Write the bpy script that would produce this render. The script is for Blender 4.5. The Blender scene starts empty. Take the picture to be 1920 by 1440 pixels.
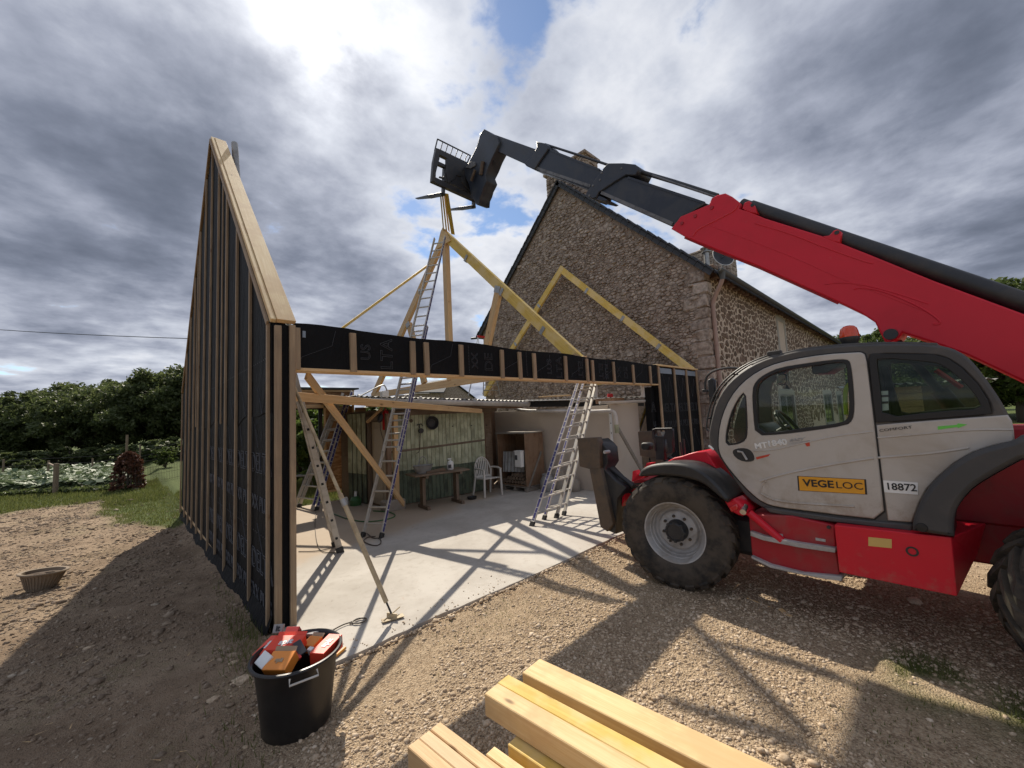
import bpy, bmesh, math, random
import numpy as np
from mathutils import Vector, Matrix
random.seed(7)
rng = np.random.default_rng(7)
PI = math.pi
C = bpy.context.scene.collection
sc = bpy.context.scene

# ------------------------------------------------------------------ camera
F_PX = 747.36
AZ, PITCH, ROLL = math.radians(43.832), math.radians(4.660), math.radians(-2.773)
CAM = Vector((-0.9908, -4.4417, 1.9))
fwd = Vector((math.sin(AZ)*math.cos(PITCH), math.cos(AZ)*math.cos(PITCH), math.sin(PITCH)))
rgt0 = Vector((math.cos(AZ), -math.sin(AZ), 0)); up0 = rgt0.cross(fwd)
rgt = rgt0*math.cos(ROLL) + up0*math.sin(ROLL)
upv = -rgt0*math.sin(ROLL) + up0*math.cos(ROLL)
cam = bpy.data.cameras.new('camera'); camo = bpy.data.objects.new('camera', cam); C.objects.link(camo)
cam.sensor_width = 36; cam.sensor_fit = 'HORIZONTAL'; cam.lens = 36*F_PX/1920
cam.clip_start = 0.05; cam.clip_end = 3000
camo.matrix_world = Matrix(((rgt.x, upv.x, -fwd.x, CAM.x), (rgt.y, upv.y, -fwd.y, CAM.y), (rgt.z, upv.z, -fwd.z, CAM.z), (0, 0, 0, 1)))
sc.camera = camo
sc.view_settings.view_transform = 'Standard'; sc.view_settings.look = 'None'
sc.view_settings.gamma = 1; sc.view_settings.use_curve_mapping = False
sc.view_settings.exposure = 0.52
sc.render.engine = 'CYCLES'
try:
    sc.cycles.use_denoising = True
    sc.cycles.max_bounces = 6; sc.cycles.transparent_max_bounces = 12
    sc.cycles.sample_clamp_indirect = 6
except Exception: pass

def ray(x, y):
    return (rgt*((x-960)/F_PX) + upv*((720-y)/F_PX) + fwd)
def U(x, y, axis, val):
    """survey point: where the sight line through a photo point meets a real plane"""
    d = ray(x, y); a = 'xyz'.index(axis); t = (val-CAM[a])/d[a]
    return CAM + d*t
def UP(x, y, p0, n):
    d = ray(x, y); t = (Vector(p0)-CAM).dot(n)/d.dot(n)
    return CAM + d*t

# ------------------------------------------------------------------ node helpers
def nd(nt, t, ins=None, **props):
    n = nt.nodes.new(t)
    for k, v in props.items(): setattr(n, k, v)
    for k, v in (ins or {}).items():
        s = n.inputs[k]
        if isinstance(v, bpy.types.NodeSocket): nt.links.new(v, s)
        else: s.default_value = v
    return n
def mth(nt, op, a, b=None, c=None, clamp=False):
    n = nt.nodes.new('ShaderNodeMath'); n.operation = op; n.use_clamp = clamp
    for i, v in enumerate((a, b, c)):
        if v is None: continue
        if isinstance(v, bpy.types.NodeSocket): nt.links.new(v, n.inputs[i])
        else: n.inputs[i].default_value = v
    return n.outputs[0]
def ramp(nt, fac, stops, interp='LINEAR'):
    n = nt.nodes.new('ShaderNodeValToRGB'); n.color_ramp.interpolation = interp
    e = n.color_ramp.elements
    while len(e) < len(stops): e.new(0.5)
    for i, (p, c) in enumerate(stops):
        e[i].position = p
        e[i].color = (c, c, c, 1) if isinstance(c, (int, float)) else (c[0], c[1], c[2], 1)
    nt.links.new(fac, n.inputs[0]); return n.outputs[0]
def mix(nt, fac, a, b, blend='MIX'):
    n = nt.nodes.new('ShaderNodeMix'); n.data_type = 'RGBA'; n.blend_type = blend
    for s, v in ((n.inputs[0], fac), (n.inputs[6], a), (n.inputs[7], b)):
        if isinstance(v, bpy.types.NodeSocket): nt.links.new(v, s)
        elif isinstance(v, (int, float)): s.default_value = v
        else: s.default_value = (v[0], v[1], v[2], 1)
    return n.outputs[2]
def smooth(nt, v, a, b):
    n = nt.nodes.new('ShaderNodeMapRange'); n.interpolation_type = 'SMOOTHSTEP'
    nt.links.new(v, n.inputs[0]); n.inputs[1].default_value = a; n.inputs[2].default_value = b
    return n.outputs[0]
def noise(nt, vec, scale, detail=4, rough=0.55, dist=0.0):
    return nd(nt, 'ShaderNodeTexNoise', {'Vector': vec, 'Scale': scale, 'Detail': detail, 'Roughness': rough, 'Distortion': dist}).outputs[0]
def vmul(nt, vec, s):
    return nd(nt, 'ShaderNodeMapping', {'Vector': vec, 'Scale': s}).outputs[0]

# ------------------------------------------------------------------ sky and sun
SUN_EL, SUN_AZ = math.radians(45.5), math.radians(19.0)      # azimuth from +Y towards +X
SUN_DIR = Vector((math.sin(SUN_AZ)*math.cos(SUN_EL), math.cos(SUN_AZ)*math.cos(SUN_EL), math.sin(SUN_EL)))
sun = bpy.data.lights.new('sun', 'SUN'); sun.energy = 4.0; sun.angle = math.radians(0.53); sun.color = (1.0, 0.91, 0.77)
suno = bpy.data.objects.new('sun', sun); C.objects.link(suno)
suno.rotation_euler = SUN_DIR.to_track_quat('Z', 'Y').to_euler(); suno.location = SUN_DIR*60

def make_world():
    w = bpy.data.worlds.new('World'); sc.world = w; w.use_nodes = True
    nt = w.node_tree; nt.nodes.clear()
    out = nd(nt, 'ShaderNodeOutputWorld')
    sky = nd(nt, 'ShaderNodeTexSky', sky_type='NISHITA')
    sky.sun_disc = False; sky.sun_elevation = SUN_EL; sky.sun_rotation = SUN_AZ; sky.air_density = 1.0; sky.dust_density = 0.2; sky.ozone_density = 3.0
    tc = nd(nt, 'ShaderNodeTexCoord'); d = tc.outputs['Generated']
    sep = nd(nt, 'ShaderNodeSeparateXYZ', {0: d}); z = sep.outputs[2]
    den = mth(nt, 'ADD', mth(nt, 'MAXIMUM', z, 0.0), 0.16)
    px = mth(nt, 'DIVIDE', sep.outputs[0], den); py = mth(nt, 'DIVIDE', sep.outputs[1], den)
    p = nd(nt, 'ShaderNodeCombineXYZ', {0: px, 1: py, 2: 0.0}).outputs[0]
    def blob(x, y, k, wgt):
        v = ray(x, y).normalized()
        dp = nd(nt, 'ShaderNodeVectorMath', {0: d, 1: tuple(v)}, operation='DOT_PRODUCT').outputs['Value']
        e = mth(nt, 'EXPONENT', mth(nt, 'MULTIPLY', mth(nt, 'SUBTRACT', dp, 1.0), k))
        return mth(nt, 'MULTIPLY', e, wgt)
    def total(bl):
        acc = None
        for b in bl:
            v = blob(*b); acc = v if acc is None else mth(nt, 'ADD', acc, v)
        return acc
    n1 = noise(nt, p, 1.25, 9, 0.52, 0.15)
    n2 = noise(nt, p, 4.6, 7, 0.58, 0.1)
    n3 = noise(nt, p, 0.45, 3, 0.5, 0.0)
    cloud = mth(nt, 'ADD', mth(nt, 'MULTIPLY', n1, 0.68), mth(nt, 'MULTIPLY', n2, 0.32))
    # cloud cover: gaps of clear sky where the deck is thin
    gaps = total([(985, 60, 700, -0.15), (965, 165, 420, -0.15), (880, 230, 800, -0.05), (1000, 10, 700, -.05), (1130, 265, 900, -0.04), (900, 420, 300, .05), (1330, 165, 900, .03), (1400, 150, 200, .10), (1850, 180, 60, .10), (500, 620, 60, .10),
                  (520, 120, 40, 0.10), (1600, 350, 25, 0.12), (300, 400, 30, 0.12), (760, 480, 80, 0.08), (700, 100, 120, 0.05), (1160, 90, 300, .08)])
    cover_v = mth(nt, 'ADD', mth(nt, 'ADD', mth(nt, 'MULTIPLY_ADD', cloud, 1.9, -0.45), mth(nt, 'MULTIPLY', mth(nt, 'SUBTRACT', n3, 0.5), 0.25)), mth(nt, 'ADD', gaps, 0.10))
    cover = smooth(nt, cover_v, 0.415, 0.535)
    # optical thickness of the cloud deck: thick is grey, thin is white
    thick_b = total([(200, 390, 60, 0.20), (520, 420, 130, 0.16), (640, 500, 200, 0.07), (80, 230, 60, 0.06), (1720, 380, 40, 0.10), (1900, 100, 60, .04), (80, 560, 200, 0.12), (1450, 40, 60, .06),
                     (740, 30, 260, -0.16), (860, 200, 120, -0.04), (950, 480, 90, -0.13), (1120, 190, 90, -0.12), (130, 330, 500, -0.12), (330, 330, 700, .06), (300, 650, 200, -0.12), (40, 640, 200, -.10), (1330, 150, 120, -0.06), (1500, 560, 80, -.1)])
    tv = mth(nt, 'ADD', mth(nt, 'ADD', mth(nt, 'MULTIPLY', cloud, 1.35), mth(nt, 'MULTIPLY', n3, 0.40)), thick_b)
    thick = smooth(nt, tv, 0.56, 1.24)
    col = ramp(nt, thick, [(0.0, (0.64, 0.65, 0.68)), (0.28, (0.425, 0.45, 0.512)), (0.55, (0.268, 0.290, 0.356)), (0.8, (0.160, 0.180, 0.234)), (1.0, (0.098, 0.114, 0.154))])
    vs = SUN_DIR.normalized()
    dps = nd(nt, 'ShaderNodeVectorMath', {0: d, 1: tuple(vs)}, operation='DOT_PRODUCT').outputs['Value']
    def lobe(k, wgt): return mth(nt, 'MULTIPLY', mth(nt, 'EXPONENT', mth(nt, 'MULTIPLY', mth(nt, 'SUBTRACT', dps, 1.0), k)), wgt)
    glow = mth(nt, 'MULTIPLY', mth(nt, 'ADD', lobe(260, 1.1), lobe(45, 0.22)), mth(nt, 'MULTIPLY_ADD', smooth(nt, cloud, 0.36, 0.62), -1.0, 1.25))
    glowc = nd(nt, 'ShaderNodeVectorMath', {0: (1.0, 0.985, 0.95), 'Scale': glow}, operation='SCALE').outputs[0]
    cl = nd(nt, 'ShaderNodeVectorMath', {0: col, 1: glowc}, operation='ADD').outputs[0]
    skyc = nd(nt, 'ShaderNodeVectorMath', {0: sky.outputs[0], 'Scale': 0.09}, operation='SCALE').outputs[0]
    fin = mix(nt, cover, skyc, cl)
    # below the horizon: dull earth tone
    fin = mix(nt, smooth(nt, z, -0.04, 0.0), (0.10, 0.09, 0.07), fin)
    bg = nd(nt, 'ShaderNodeBackground', {'Color': fin, 'Strength': 1.0})
    nt.links.new(bg.outputs[0], out.inputs[0])
make_world()

# ------------------------------------------------------------------ materials
MATS = {}
def newmat(name):
    m = bpy.data.materials.new(name); m.use_nodes = True
    nt = m.node_tree; b = nt.nodes['Principled BSDF']; MATS[name] = m
    return m, nt, b
def L(nt, a, b): nt.links.new(a, b)
def objco(nt): return nd(nt, 'ShaderNodeTexCoord').outputs['Object']
def geopos(nt): return nd(nt, 'ShaderNodeNewGeometry').outputs['Position']
def orand(nt): return nd(nt, 'ShaderNodeObjectInfo').outputs['Random']
def irand(nt): return nd(nt, 'ShaderNodeNewGeometry').outputs['Random Per Island']
def bump(nt, b, h, strength=0.3, dist=0.01):
    bn = nd(nt, 'ShaderNodeBump', {'Height': h, 'Strength': strength, 'Distance': dist}); L(nt, bn.outputs[0], b.inputs['Normal'])

def wood(name, light, dark, knot=(0.16, 0.08, 0.03), grain=1.0, rough=0.65, var=0.25, knots=True, stain=None, amount=0.5):
    m, nt, b = newmat(name); co = objco(nt); r = orand(nt)
    off = nd(nt, 'ShaderNodeCombineXYZ', {0: mth(nt, 'MULTIPLY', r, 37.0), 1: mth(nt, 'MULTIPLY', r, 11.0), 2: mth(nt, 'MULTIPLY', r, 5.0)}).outputs[0]
    v = nd(nt, 'ShaderNodeVectorMath', {0: co, 1: off}, operation='ADD').outputs[0]
    g1 = noise(nt, vmul(nt, v, (0.7*grain, 16*grain, 16*grain)), 2.2, 5, 0.6, 0.8)
    g2 = noise(nt, vmul(nt, v, (1.5, 60, 60)), 3.0, 3, 0.6)
    g3 = noise(nt, v, 2.6, 4, 0.6)
    t = mth(nt, 'ADD', mth(nt, 'MULTIPLY', g1, 0.7), mth(nt, 'MULTIPLY', g2, 0.3))
    c = mix(nt, smooth(nt, t, 0.36, 0.64), dark, light)
    if stain is not None:
        c = mix(nt, mth(nt, 'MULTIPLY', smooth(nt, g3, 0.42, 0.6), amount), c, stain)
    if knots:
        vo = nd(nt, 'ShaderNodeTexVoronoi', {'Vector': vmul(nt, v, (1.0, 2.6, 2.6)), 'Scale': 2.3, 'Randomness': 1.0})
        kd = vo.outputs['Distance']
        kk = smooth(nt, kd, 0.12, 0.04)
        sel = smooth(nt, nd(nt, 'ShaderNodeSeparateColor', {0: vo.outputs['Color']}).outputs[0], 0.30, 0.36)
        ring = smooth(nt, kd, 0.26, 0.10)
        c = mix(nt, mth(nt, 'MULTIPLY', mth(nt, 'MULTIPLY', ring, sel), 0.30), c, dark)
        c = mix(nt, mth(nt, 'MULTIPLY', mth(nt, 'MULTIPLY', kk, sel), 0.85), c, knot)
    hs = nd(nt, 'ShaderNodeHueSaturation', {'Color': c, 'Value': mth(nt, 'ADD', 1-var/2, mth(nt, 'MULTIPLY', r, var))}).outputs[0]
    L(nt, hs, b.inputs['Base Color']); b.inputs['Roughness'].default_value = rough
    bump(nt, b, t, 0.25, 0.004)
    return m
wood('pine', (0.72, 0.52, 0.29), (0.60, 0.40, 0.205), stain=(0.55, 0.38, 0.22))
wood('pine_pale', (0.78, 0.575, 0.30), (0.68, 0.46, 0.21), stain=(0.60, 0.38, 0.18), amount=0.7)
wood('pine_yellow', (0.73, 0.52, 0.13), (0.60, 0.39, 0.075), stain=(0.74, 0.56, 0.27), amount=0.7)
wood('pine_orange', (0.68, 0.47, 0.245), (0.54, 0.33, 0.15), stain=(0.58, 0.39, 0.21))
wood('batten_wood', (0.38, 0.275, 0.17), (0.27, 0.18, 0.105), stain=(0.23, 0.165, 0.105))
wood('old_wood', (0.20, 0.14, 0.09), (0.12, 0.078, 0.048), stain=(0.25, 0.19, 0.14))
wood('brown_board', (0.24, 0.145, 0.085), (0.15, 0.082, 0.044), stain=(0.28, 0.19, 0.125))
wood('grey_wood', (0.27, 0.24, 0.20), (0.17, 0.145, 0.12), stain=(0.32, 0.29, 0.25))
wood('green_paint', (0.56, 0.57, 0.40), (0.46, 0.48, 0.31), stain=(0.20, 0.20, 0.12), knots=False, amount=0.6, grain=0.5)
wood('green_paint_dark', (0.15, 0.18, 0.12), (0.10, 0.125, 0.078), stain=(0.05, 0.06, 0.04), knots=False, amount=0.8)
wood('door_paint', (0.50, 0.43, 0.33), (0.46, 0.38, 0.28), knots=False, var=0.1)

def flat(name, col, rough=0.5, metal=0.0, nz=0.12, scale=8.0, dirt=None, dscale=2.5, damt=0.5, bmp=0.0, coat=0.0, spec=0.5, low=None):
    m, nt, b = newmat(name); co = objco(nt)
    n = noise(nt, co, scale, 5, 0.6)
    c = mix(nt, n, tuple(x*(1-nz) for x in col), tuple(min(1, x*(1+nz)) for x in col))
    if dirt is not None:
        d1 = noise(nt, co, dscale, 7, 0.65, 0.6)
        d2 = mth(nt, 'MULTIPLY', smooth(nt, d1, 0.42, 0.68), damt)
        c = mix(nt, d2, c, dirt)
        rr = mth(nt, 'ADD', rough, mth(nt, 'MULTIPLY', d2, 0.8-rough)); L(nt, rr, b.inputs['Roughness'])
    else: b.inputs['Roughness'].default_value = rough
    if low:   # dried mud splashes on the lower part
        zz = nd(nt, 'ShaderNodeSeparateXYZ', {0: geopos(nt)}).outputs[2]; sp = noise(nt, geopos(nt), 9, 8, 0.72); sp2 = noise(nt, vmul(nt, geopos(nt), (7, 7, 1.0)), 3, 5, 0.6)
        lv = mth(nt, 'ADD', smooth(nt, zz, low[1], low[0]), mth(nt, 'MULTIPLY', mth(nt, 'SUBTRACT', sp2, 0.5), 0.5))
        c = mix(nt, mth(nt, 'MULTIPLY', smooth(nt, mth(nt, 'ADD', sp, mth(nt, 'MULTIPLY', lv, 0.28)), low[2], low[2]+.25), low[3]), c, (0.27, 0.205, 0.145))
    L(nt, c, b.inputs['Base Color']); b.inputs['Metallic'].default_value = metal
    b.inputs['Coat Weight'].default_value = coat; b.inputs['Coat Roughness'].default_value = 0.15
    b.inputs['Specular IOR Level'].default_value = spec
    if bmp: bump(nt, b, noise(nt, co, scale*6, 4), bmp, 0.004)
    return m
DUST = (0.26, 0.21, 0.155)
flat('red_paint', (0.62, 0.012, 0.030), 0.36, 0, 0.06, 3, dirt=(0.50, 0.022, 0.036), dscale=3.2, damt=0.35, coat=0.08, spec=0.35, low=(0.25, 0.9, .64, .35))
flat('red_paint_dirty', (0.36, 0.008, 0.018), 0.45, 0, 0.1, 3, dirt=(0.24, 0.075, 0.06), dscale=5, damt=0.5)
flat('boom_grey', (0.020, 0.026, 0.040), 0.40, 0, 0.2, 3, dirt=(0.085, 0.085, 0.085), dscale=3, damt=0.4)
flat('boom_rail', (0.16, 0.16, 0.165), 0.45, 0, 0.3, 6, dirt=(0.05, 0.05, 0.05), dscale=9, damt=0.6)
flat('black_steel', (0.022, 0.023, 0.026), 0.42, 0, 0.2, 4, dirt=(0.09, 0.075, 0.06), dscale=4, damt=0.35)
flat('black_plastic', (0.018, 0.018, 0.019), 0.45, 0, 0.2, 5, dirt=(0.07, 0.06, 0.05), dscale=3, damt=0.3)
flat('cab_frame_grey', (0.062, 0.059, 0.058), 0.55, 0, 0.1, 5, dirt=(0.15, 0.125, 0.10), dscale=2.5, damt=0.35)
flat('fender_grey', (0.048, 0.047, 0.048), 0.6, 0, 0.1, 5, dirt=(0.12, 0.10, 0.085), dscale=2.5, damt=0.35, bmp=0.15)
flat('panel_grey', (0.475, 0.440, 0.398), 0.42, 0, 0.05, 3, dirt=(0.35, 0.29, 0.225), dscale=2.2, damt=0.55, coat=0.15, low=(0.85, 1.35, .60, .5))
flat('seal_black', (0.008, 0.008, 0.009), 0.5)
flat('rim_grey', (0.43, 0.42, 0.41), 0.45, 0.1, 0.1, 5, dirt=(0.20, 0.165, 0.125), dscale=4, damt=0.6)
flat('rust_plate', (0.115, 0.082, 0.056), 0.75, 0, 0.3, 7, dirt=(0.07, 0.06, 0.05), dscale=8, damt=0.7, bmp=0.4)
flat('steel_bright', (0.55, 0.55, 0.55), 0.28, 1.0, 0.1, 5)
flat('galv', (0.40, 0.40, 0.39), 0.42, 0.6, 0.2, 10, dirt=(0.28, 0.26, 0.23), damt=0.5)
flat('zinc', (0.36, 0.36, 0.35), 0.5, 0.3, 0.15, 6, dirt=(0.22, 0.2, 0.18), damt=0.6)
flat('alu', (0.58, 0.55, 0.50), 0.42, 0.45, 0.12, 9, dirt=(0.40, 0.35, 0.28), dscale=6, damt=0.6)
flat('alu_dull', (0.50, 0.45, 0.385), 0.5, 0.2, 0.12, 9, dirt=(0.33, 0.28, 0.22), dscale=6, damt=0.6)
flat('prop_steel', (0.50, 0.40, 0.25), 0.6, 0.0, 0.15, 9, dirt=(0.19, 0.13, 0.08), dscale=7, damt=0.6)
flat('plastic_white', (0.60, 0.57, 0.52), 0.4, 0, 0.05, 5, dirt=(0.40, 0.36, 0.30), damt=0.5)
flat('white', (0.75, 0.75, 0.73), 0.5, 0, 0.03)
flat('pvc_grey', (0.60, 0.57, 0.53), 0.45, 0, 0.08, 5, dirt=(0.30, 0.27, 0.24), damt=0.5)
flat('pvc_pink', (0.37, 0.25, 0.20), 0.5, 0, 0.08, 5, dirt=(0.29, 0.2, 0.16), damt=0.4)
flat('slate', (0.040, 0.045, 0.055), 0.75, 0, 0.35, 6, dirt=(0.12, 0.115, 0.10), damt=0.4, bmp=0.3)
flat('gutter_zinc', (0.085, 0.095, 0.098), 0.5, 0.2, 0.2, 5, dirt=(0.13, 0.125, 0.11), damt=0.4)
flat('plaster', (0.54, 0.475, 0.395), 0.85, 0, 0.05, 2, dirt=(0.46, 0.39, 0.32), dscale=1.2, damt=0.5, bmp=0.1)
flat('cement', (0.34, 0.30, 0.25), 0.9, 0, 0.12, 4, dirt=(0.24, 0.2, 0.16), damt=0.5, bmp=0.3)
flat('concrete_trim', (0.36, 0.33, 0.285), 0.9, 0, 0.08, 4, dirt=(0.29, 0.26, 0.22), damt=0.5, bmp=0.2)
flat('terracotta_old', (0.25, 0.19, 0.13), 0.85, 0, 0.25, 14, dirt=(0.15, 0.11, 0.08), damt=0.6, bmp=0.4)
flat('soil', (0.10, 0.07, 0.05), 0.95, 0, 0.35, 9, bmp=0.8)
flat('bin_black', (0.012, 0.012, 0.013), 0.34, 0, 0.2, 5, dirt=(0.075, 0.065, 0.055), dscale=3.0, damt=0.22)
flat('box_red', (0.80, 0.062, 0.028), 0.45, 0, 0.06, 9, dirt=(0.7, 0.07, 0.035), damt=0.3)
flat('box_dark_red', (0.42, 0.022, 0.022), 0.5, 0, 0.08, 9)
flat('box_orange', (0.80, 0.27, 0.04), 0.45, 0, 0.06, 9)
flat('box_card', (0.38, 0.27, 0.17), 0.8, 0, 0.08, 9)
flat('box_grey', (0.30, 0.29, 0.28), 0.6, 0, 0.08, 9)
flat('print_black', (0.012, 0.012, 0.014), 0.5)
flat('print_dark', (0.06, 0.06, 0.07), 0.6)
flat('print_white', (0.78, 0.78, 0.76), 0.5)
flat('print_membrane', (0.060, 0.062, 0.070), 0.7)
flat('print_line', (0.085, 0.088, 0.095), 0.7)
flat('print_blue', (0.045, 0.045, 0.20), 0.5)
flat('plate_yellow', (0.72, 0.33, 0.018), 0.45, 0, 0.03)
flat('tag_yellow', (0.62, 0.42, 0.13), 0.5)
flat('green_sticker', (0.14, 0.55, 0.08), 0.5)
flat('lime', (0.42, 0.60, 0.03), 0.45)
flat('sticker_red', (0.50, 0.05, 0.02), 0.5)
flat('sticker_pale', (0.50, 0.58, 0.58), 0.5)
flat('orange_lens', (0.62, 0.055, 0.006), 0.2, coat=0.6)
flat('red_lens', (0.60, 0.03, 0.03), 0.15, coat=0.8)
flat('hose', (0.02, 0.02, 0.02), 0.5)
flat('cord', (0.085, 0.065, 0.05), 0.6)
flat('strap_yellow', (0.48, 0.35, 0.06), 0.6)
flat('chisel_orange', (0.62, 0.27, 0.03), 0.45)
flat('extinguisher', (0.50, 0.012, 0.012), 0.3)
flat('green_can', (0.05, 0.15, 0.05), 0.5)
flat('bark', (0.060, 0.046, 0.034), 0.9, 0, 0.3, 6, bmp=0.6)
flat('rust_leaf', (0.11, 0.045, 0.026), 0.8, 0, 0.5, 6)
flat('tape_blue', (0.22, 0.26, 0.31), 0.45, 0, 0.1)
flat('post_wood', (0.20, 0.15, 0.10), 0.85, 0, 0.25, 8, bmp=0.4)
flat('wire', (0.09, 0.085, 0.08), 0.5, 0.5)

def m_membrane():
    m, nt, b = newmat('membrane'); co = geopos(nt)
    n = noise(nt, vmul(nt, co, (1, 1, 0.35)), 2.6, 5, 0.6, 0.7); n2 = noise(nt, co, 18, 4)
    c = mix(nt, n, (0.0045, 0.0045, 0.005), (0.0095, 0.0095, 0.0105))
    dust = smooth(nt, noise(nt, co, 1.1, 6, 0.65), 0.5, 0.75)
    c = mix(nt, mth(nt, 'MULTIPLY', dust, 0.30), c, (0.026, 0.024, 0.022))
    L(nt, c, b.inputs['Base Color']); b.inputs['Roughness'].default_value = 0.72; b.inputs['Specular IOR Level'].default_value = 0.15
    bump(nt, b, mth(nt, 'ADD', n, mth(nt, 'MULTIPLY', n2, 0.15)), 0.9, 0.07)
m_membrane()
def m_concrete():
    m, nt, b = newmat('concrete'); co = geopos(nt)
    n = noise(nt, co, 0.9, 7, 0.62, 0.4); n2 = noise(nt, co, 9, 6, 0.65); n3 = noise(nt, co, 70, 3)
    c = mix(nt, smooth(nt, n, 0.32, 0.68), (0.40, 0.365, 0.32), (0.52, 0.485, 0.435))
    c = mix(nt, mth(nt, 'MULTIPLY', smooth(nt, n2, 0.5, 0.72), 0.35), c, (0.30, 0.255, 0.205))
    # older beige dusty floor towards the back left, trowel marks, rusty spills
    sep = nd(nt, 'ShaderNodeSeparateXYZ', {0: co})
    edge = mth(nt, 'ADD', mth(nt, 'SUBTRACT', sep.outputs[1], mth(nt, 'MULTIPLY', sep.outputs[0], 0.30)), mth(nt, 'MULTIPLY', n, 1.4))
    back = smooth(nt, edge, 1.9, 2.5)
    c = mix(nt, mth(nt, 'MULTIPLY', back, 0.75), c, (0.40, 0.30, 0.205))
    ru = smooth(nt, noise(nt, nd(nt, 'ShaderNodeVectorMath', {0: co, 1: (3.1, 7.7, 0)}, operation='ADD').outputs[0], 1.7, 4, 0.7, 1.5), 0.66, 0.74)
    c = mix(nt, mth(nt, 'MULTIPLY', ru, 0.45), c, (0.36, 0.17, 0.08))
    sp = smooth(nt, noise(nt, co, 26, 2, 0.5), 0.70, 0.76)
    c = mix(nt, mth(nt, 'MULTIPLY', sp, 0.6), c, (0.18, 0.15, 0.12))
    L(nt, c, b.inputs['Base Color']); b.inputs['Roughness'].default_value = 0.88
    h = mth(nt, 'ADD', n2, mth(nt, 'MULTIPLY', n3, 0.5))
    bump(nt, b, h, 0.35, 0.006)
m_concrete()
def m_ground():
    m, nt, b = newmat('ground_soil'); co = geopos(nt)
    ga = nd(nt, 'ShaderNodeAttribute', attribute_name='gravel').outputs['Fac']
    gr = nd(nt, 'ShaderNodeAttribute', attribute_name='grass').outputs['Fac']
    n = noise(nt, co, 1.1, 7, 0.65, 0.3); n2 = noise(nt, co, 14, 6, 0.7); n3 = noise(nt, co, 60, 4, 0.7)
    earth = mix(nt, smooth(nt, n, 0.3, 0.7), (0.205, 0.142, 0.092), (0.355, 0.262, 0.178))
    earth = mix(nt, mth(nt, 'MULTIPLY', smooth(nt, n2, 0.52, 0.75), 0.6), earth, (0.34, 0.27, 0.19))
    earth = mix(nt, mth(nt, 'MULTIPLY', smooth(nt, n2, 0.48, 0.25), 0.6), earth, (0.075, 0.05, 0.034))
    weed = mth(nt, 'MULTIPLY', smooth(nt, noise(nt, co, 0.8, 6, 0.7), 0.5, 0.68), mth(nt, 'MULTIPLY', smooth(nt, n3, 0.42, 0.6), 0.55))
    earth = mix(nt, weed, earth, (0.13, 0.135, 0.055))
    grav = mix(nt, smooth(nt, n2, 0.3, 0.7), (0.27, 0.19, 0.118), (0.48, 0.36, 0.235))
    grav = mix(nt, smooth(nt, n3, 0.55, 0.7), grav, (0.54, 0.43, 0.30))
    grav = mix(nt, mth(nt, 'MULTIPLY', smooth(nt, n, 0.5, 0.66), 0.55), grav, (0.28, 0.19, 0.115))
    vo = nd(nt, 'ShaderNodeTexVoronoi', {'Vector': co, 'Scale': 90.0}); vr = nd(nt, 'ShaderNodeSeparateColor', {0: vo.outputs['Color']}).outputs[0]
    grav = mix(nt, mth(nt, 'MULTIPLY', smooth(nt, vr, 0.45, 1.0), 0.55), grav, (0.58, 0.46, 0.32)); grav = mix(nt, mth(nt, 'MULTIPLY', smooth(nt, vr, 0.35, 0.0), 0.55), grav, (0.13, 0.095, 0.065))
    gra = mix(nt, n2, (0.045, 0.065, 0.018), (0.12, 0.15, 0.042))
    c = mix(nt, ga, earth, grav); c = mix(nt, gr, c, gra)
    L(nt, c, b.inputs['Base Color']); b.inputs['Roughness'].default_value = 0.95
    b.inputs['Specular IOR Level'].default_value = 0.2
    bump(nt, b, mth(nt, 'ADD', mth(nt, 'ADD', n2, mth(nt, 'MULTIPLY', n3, 0.6)), mth(nt, 'MULTIPLY', vo.outputs['Distance'], -18.0 if False else -0.55)), 0.9, 0.02)
m_ground()
def varied(name, stops, rough=0.9, per='island', nscale=12, bmp=0.4, spec=0.3, nmix=0.35):
    m, nt, b = newmat(name); r = irand(nt) if per == 'island' else orand(nt)
    c = ramp(nt, r, stops); n = noise(nt, geopos(nt), nscale, 5, 0.65)
    c = mix(nt, nmix, c, mix(nt, smooth(nt, n, 0.3, 0.7), tuple(x*0.45 for x in stops[0][1]), tuple(min(1, x*1.25) for x in stops[-1][1])))
    L(nt, c, b.inputs['Base Color']); b.inputs['Roughness'].default_value = rough
    b.inputs['Specular IOR Level'].default_value = spec
    if bmp: bump(nt, b, noise(nt, geopos(nt), nscale*4, 5, 0.65), bmp, 0.02)
    return m
varied('pebble', [(0, (0.25, 0.17, 0.10)), (0.3, (0.41, 0.30, 0.19)), (0.75, (0.56, 0.43, 0.295)), (1, (0.70, 0.58, 0.44))], nscale=30, bmp=0.2)
varied('clod', [(0, (0.15, 0.098, 0.062)), (0.7, (0.24, 0.165, 0.106)), (0.95, (0.32, 0.23, 0.155)), (1, (0.46, 0.39, 0.30))], nscale=25, bmp=0.3)
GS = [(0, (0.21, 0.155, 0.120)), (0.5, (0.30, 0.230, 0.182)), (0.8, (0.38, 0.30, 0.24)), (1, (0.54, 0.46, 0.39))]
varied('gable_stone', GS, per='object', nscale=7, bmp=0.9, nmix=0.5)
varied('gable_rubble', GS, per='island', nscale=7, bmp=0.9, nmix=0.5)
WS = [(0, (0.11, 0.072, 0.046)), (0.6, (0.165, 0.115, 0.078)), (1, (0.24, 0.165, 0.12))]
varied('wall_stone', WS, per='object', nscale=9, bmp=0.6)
varied('wall_rubble', WS, per='island', nscale=9, bmp=0.6)
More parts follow.
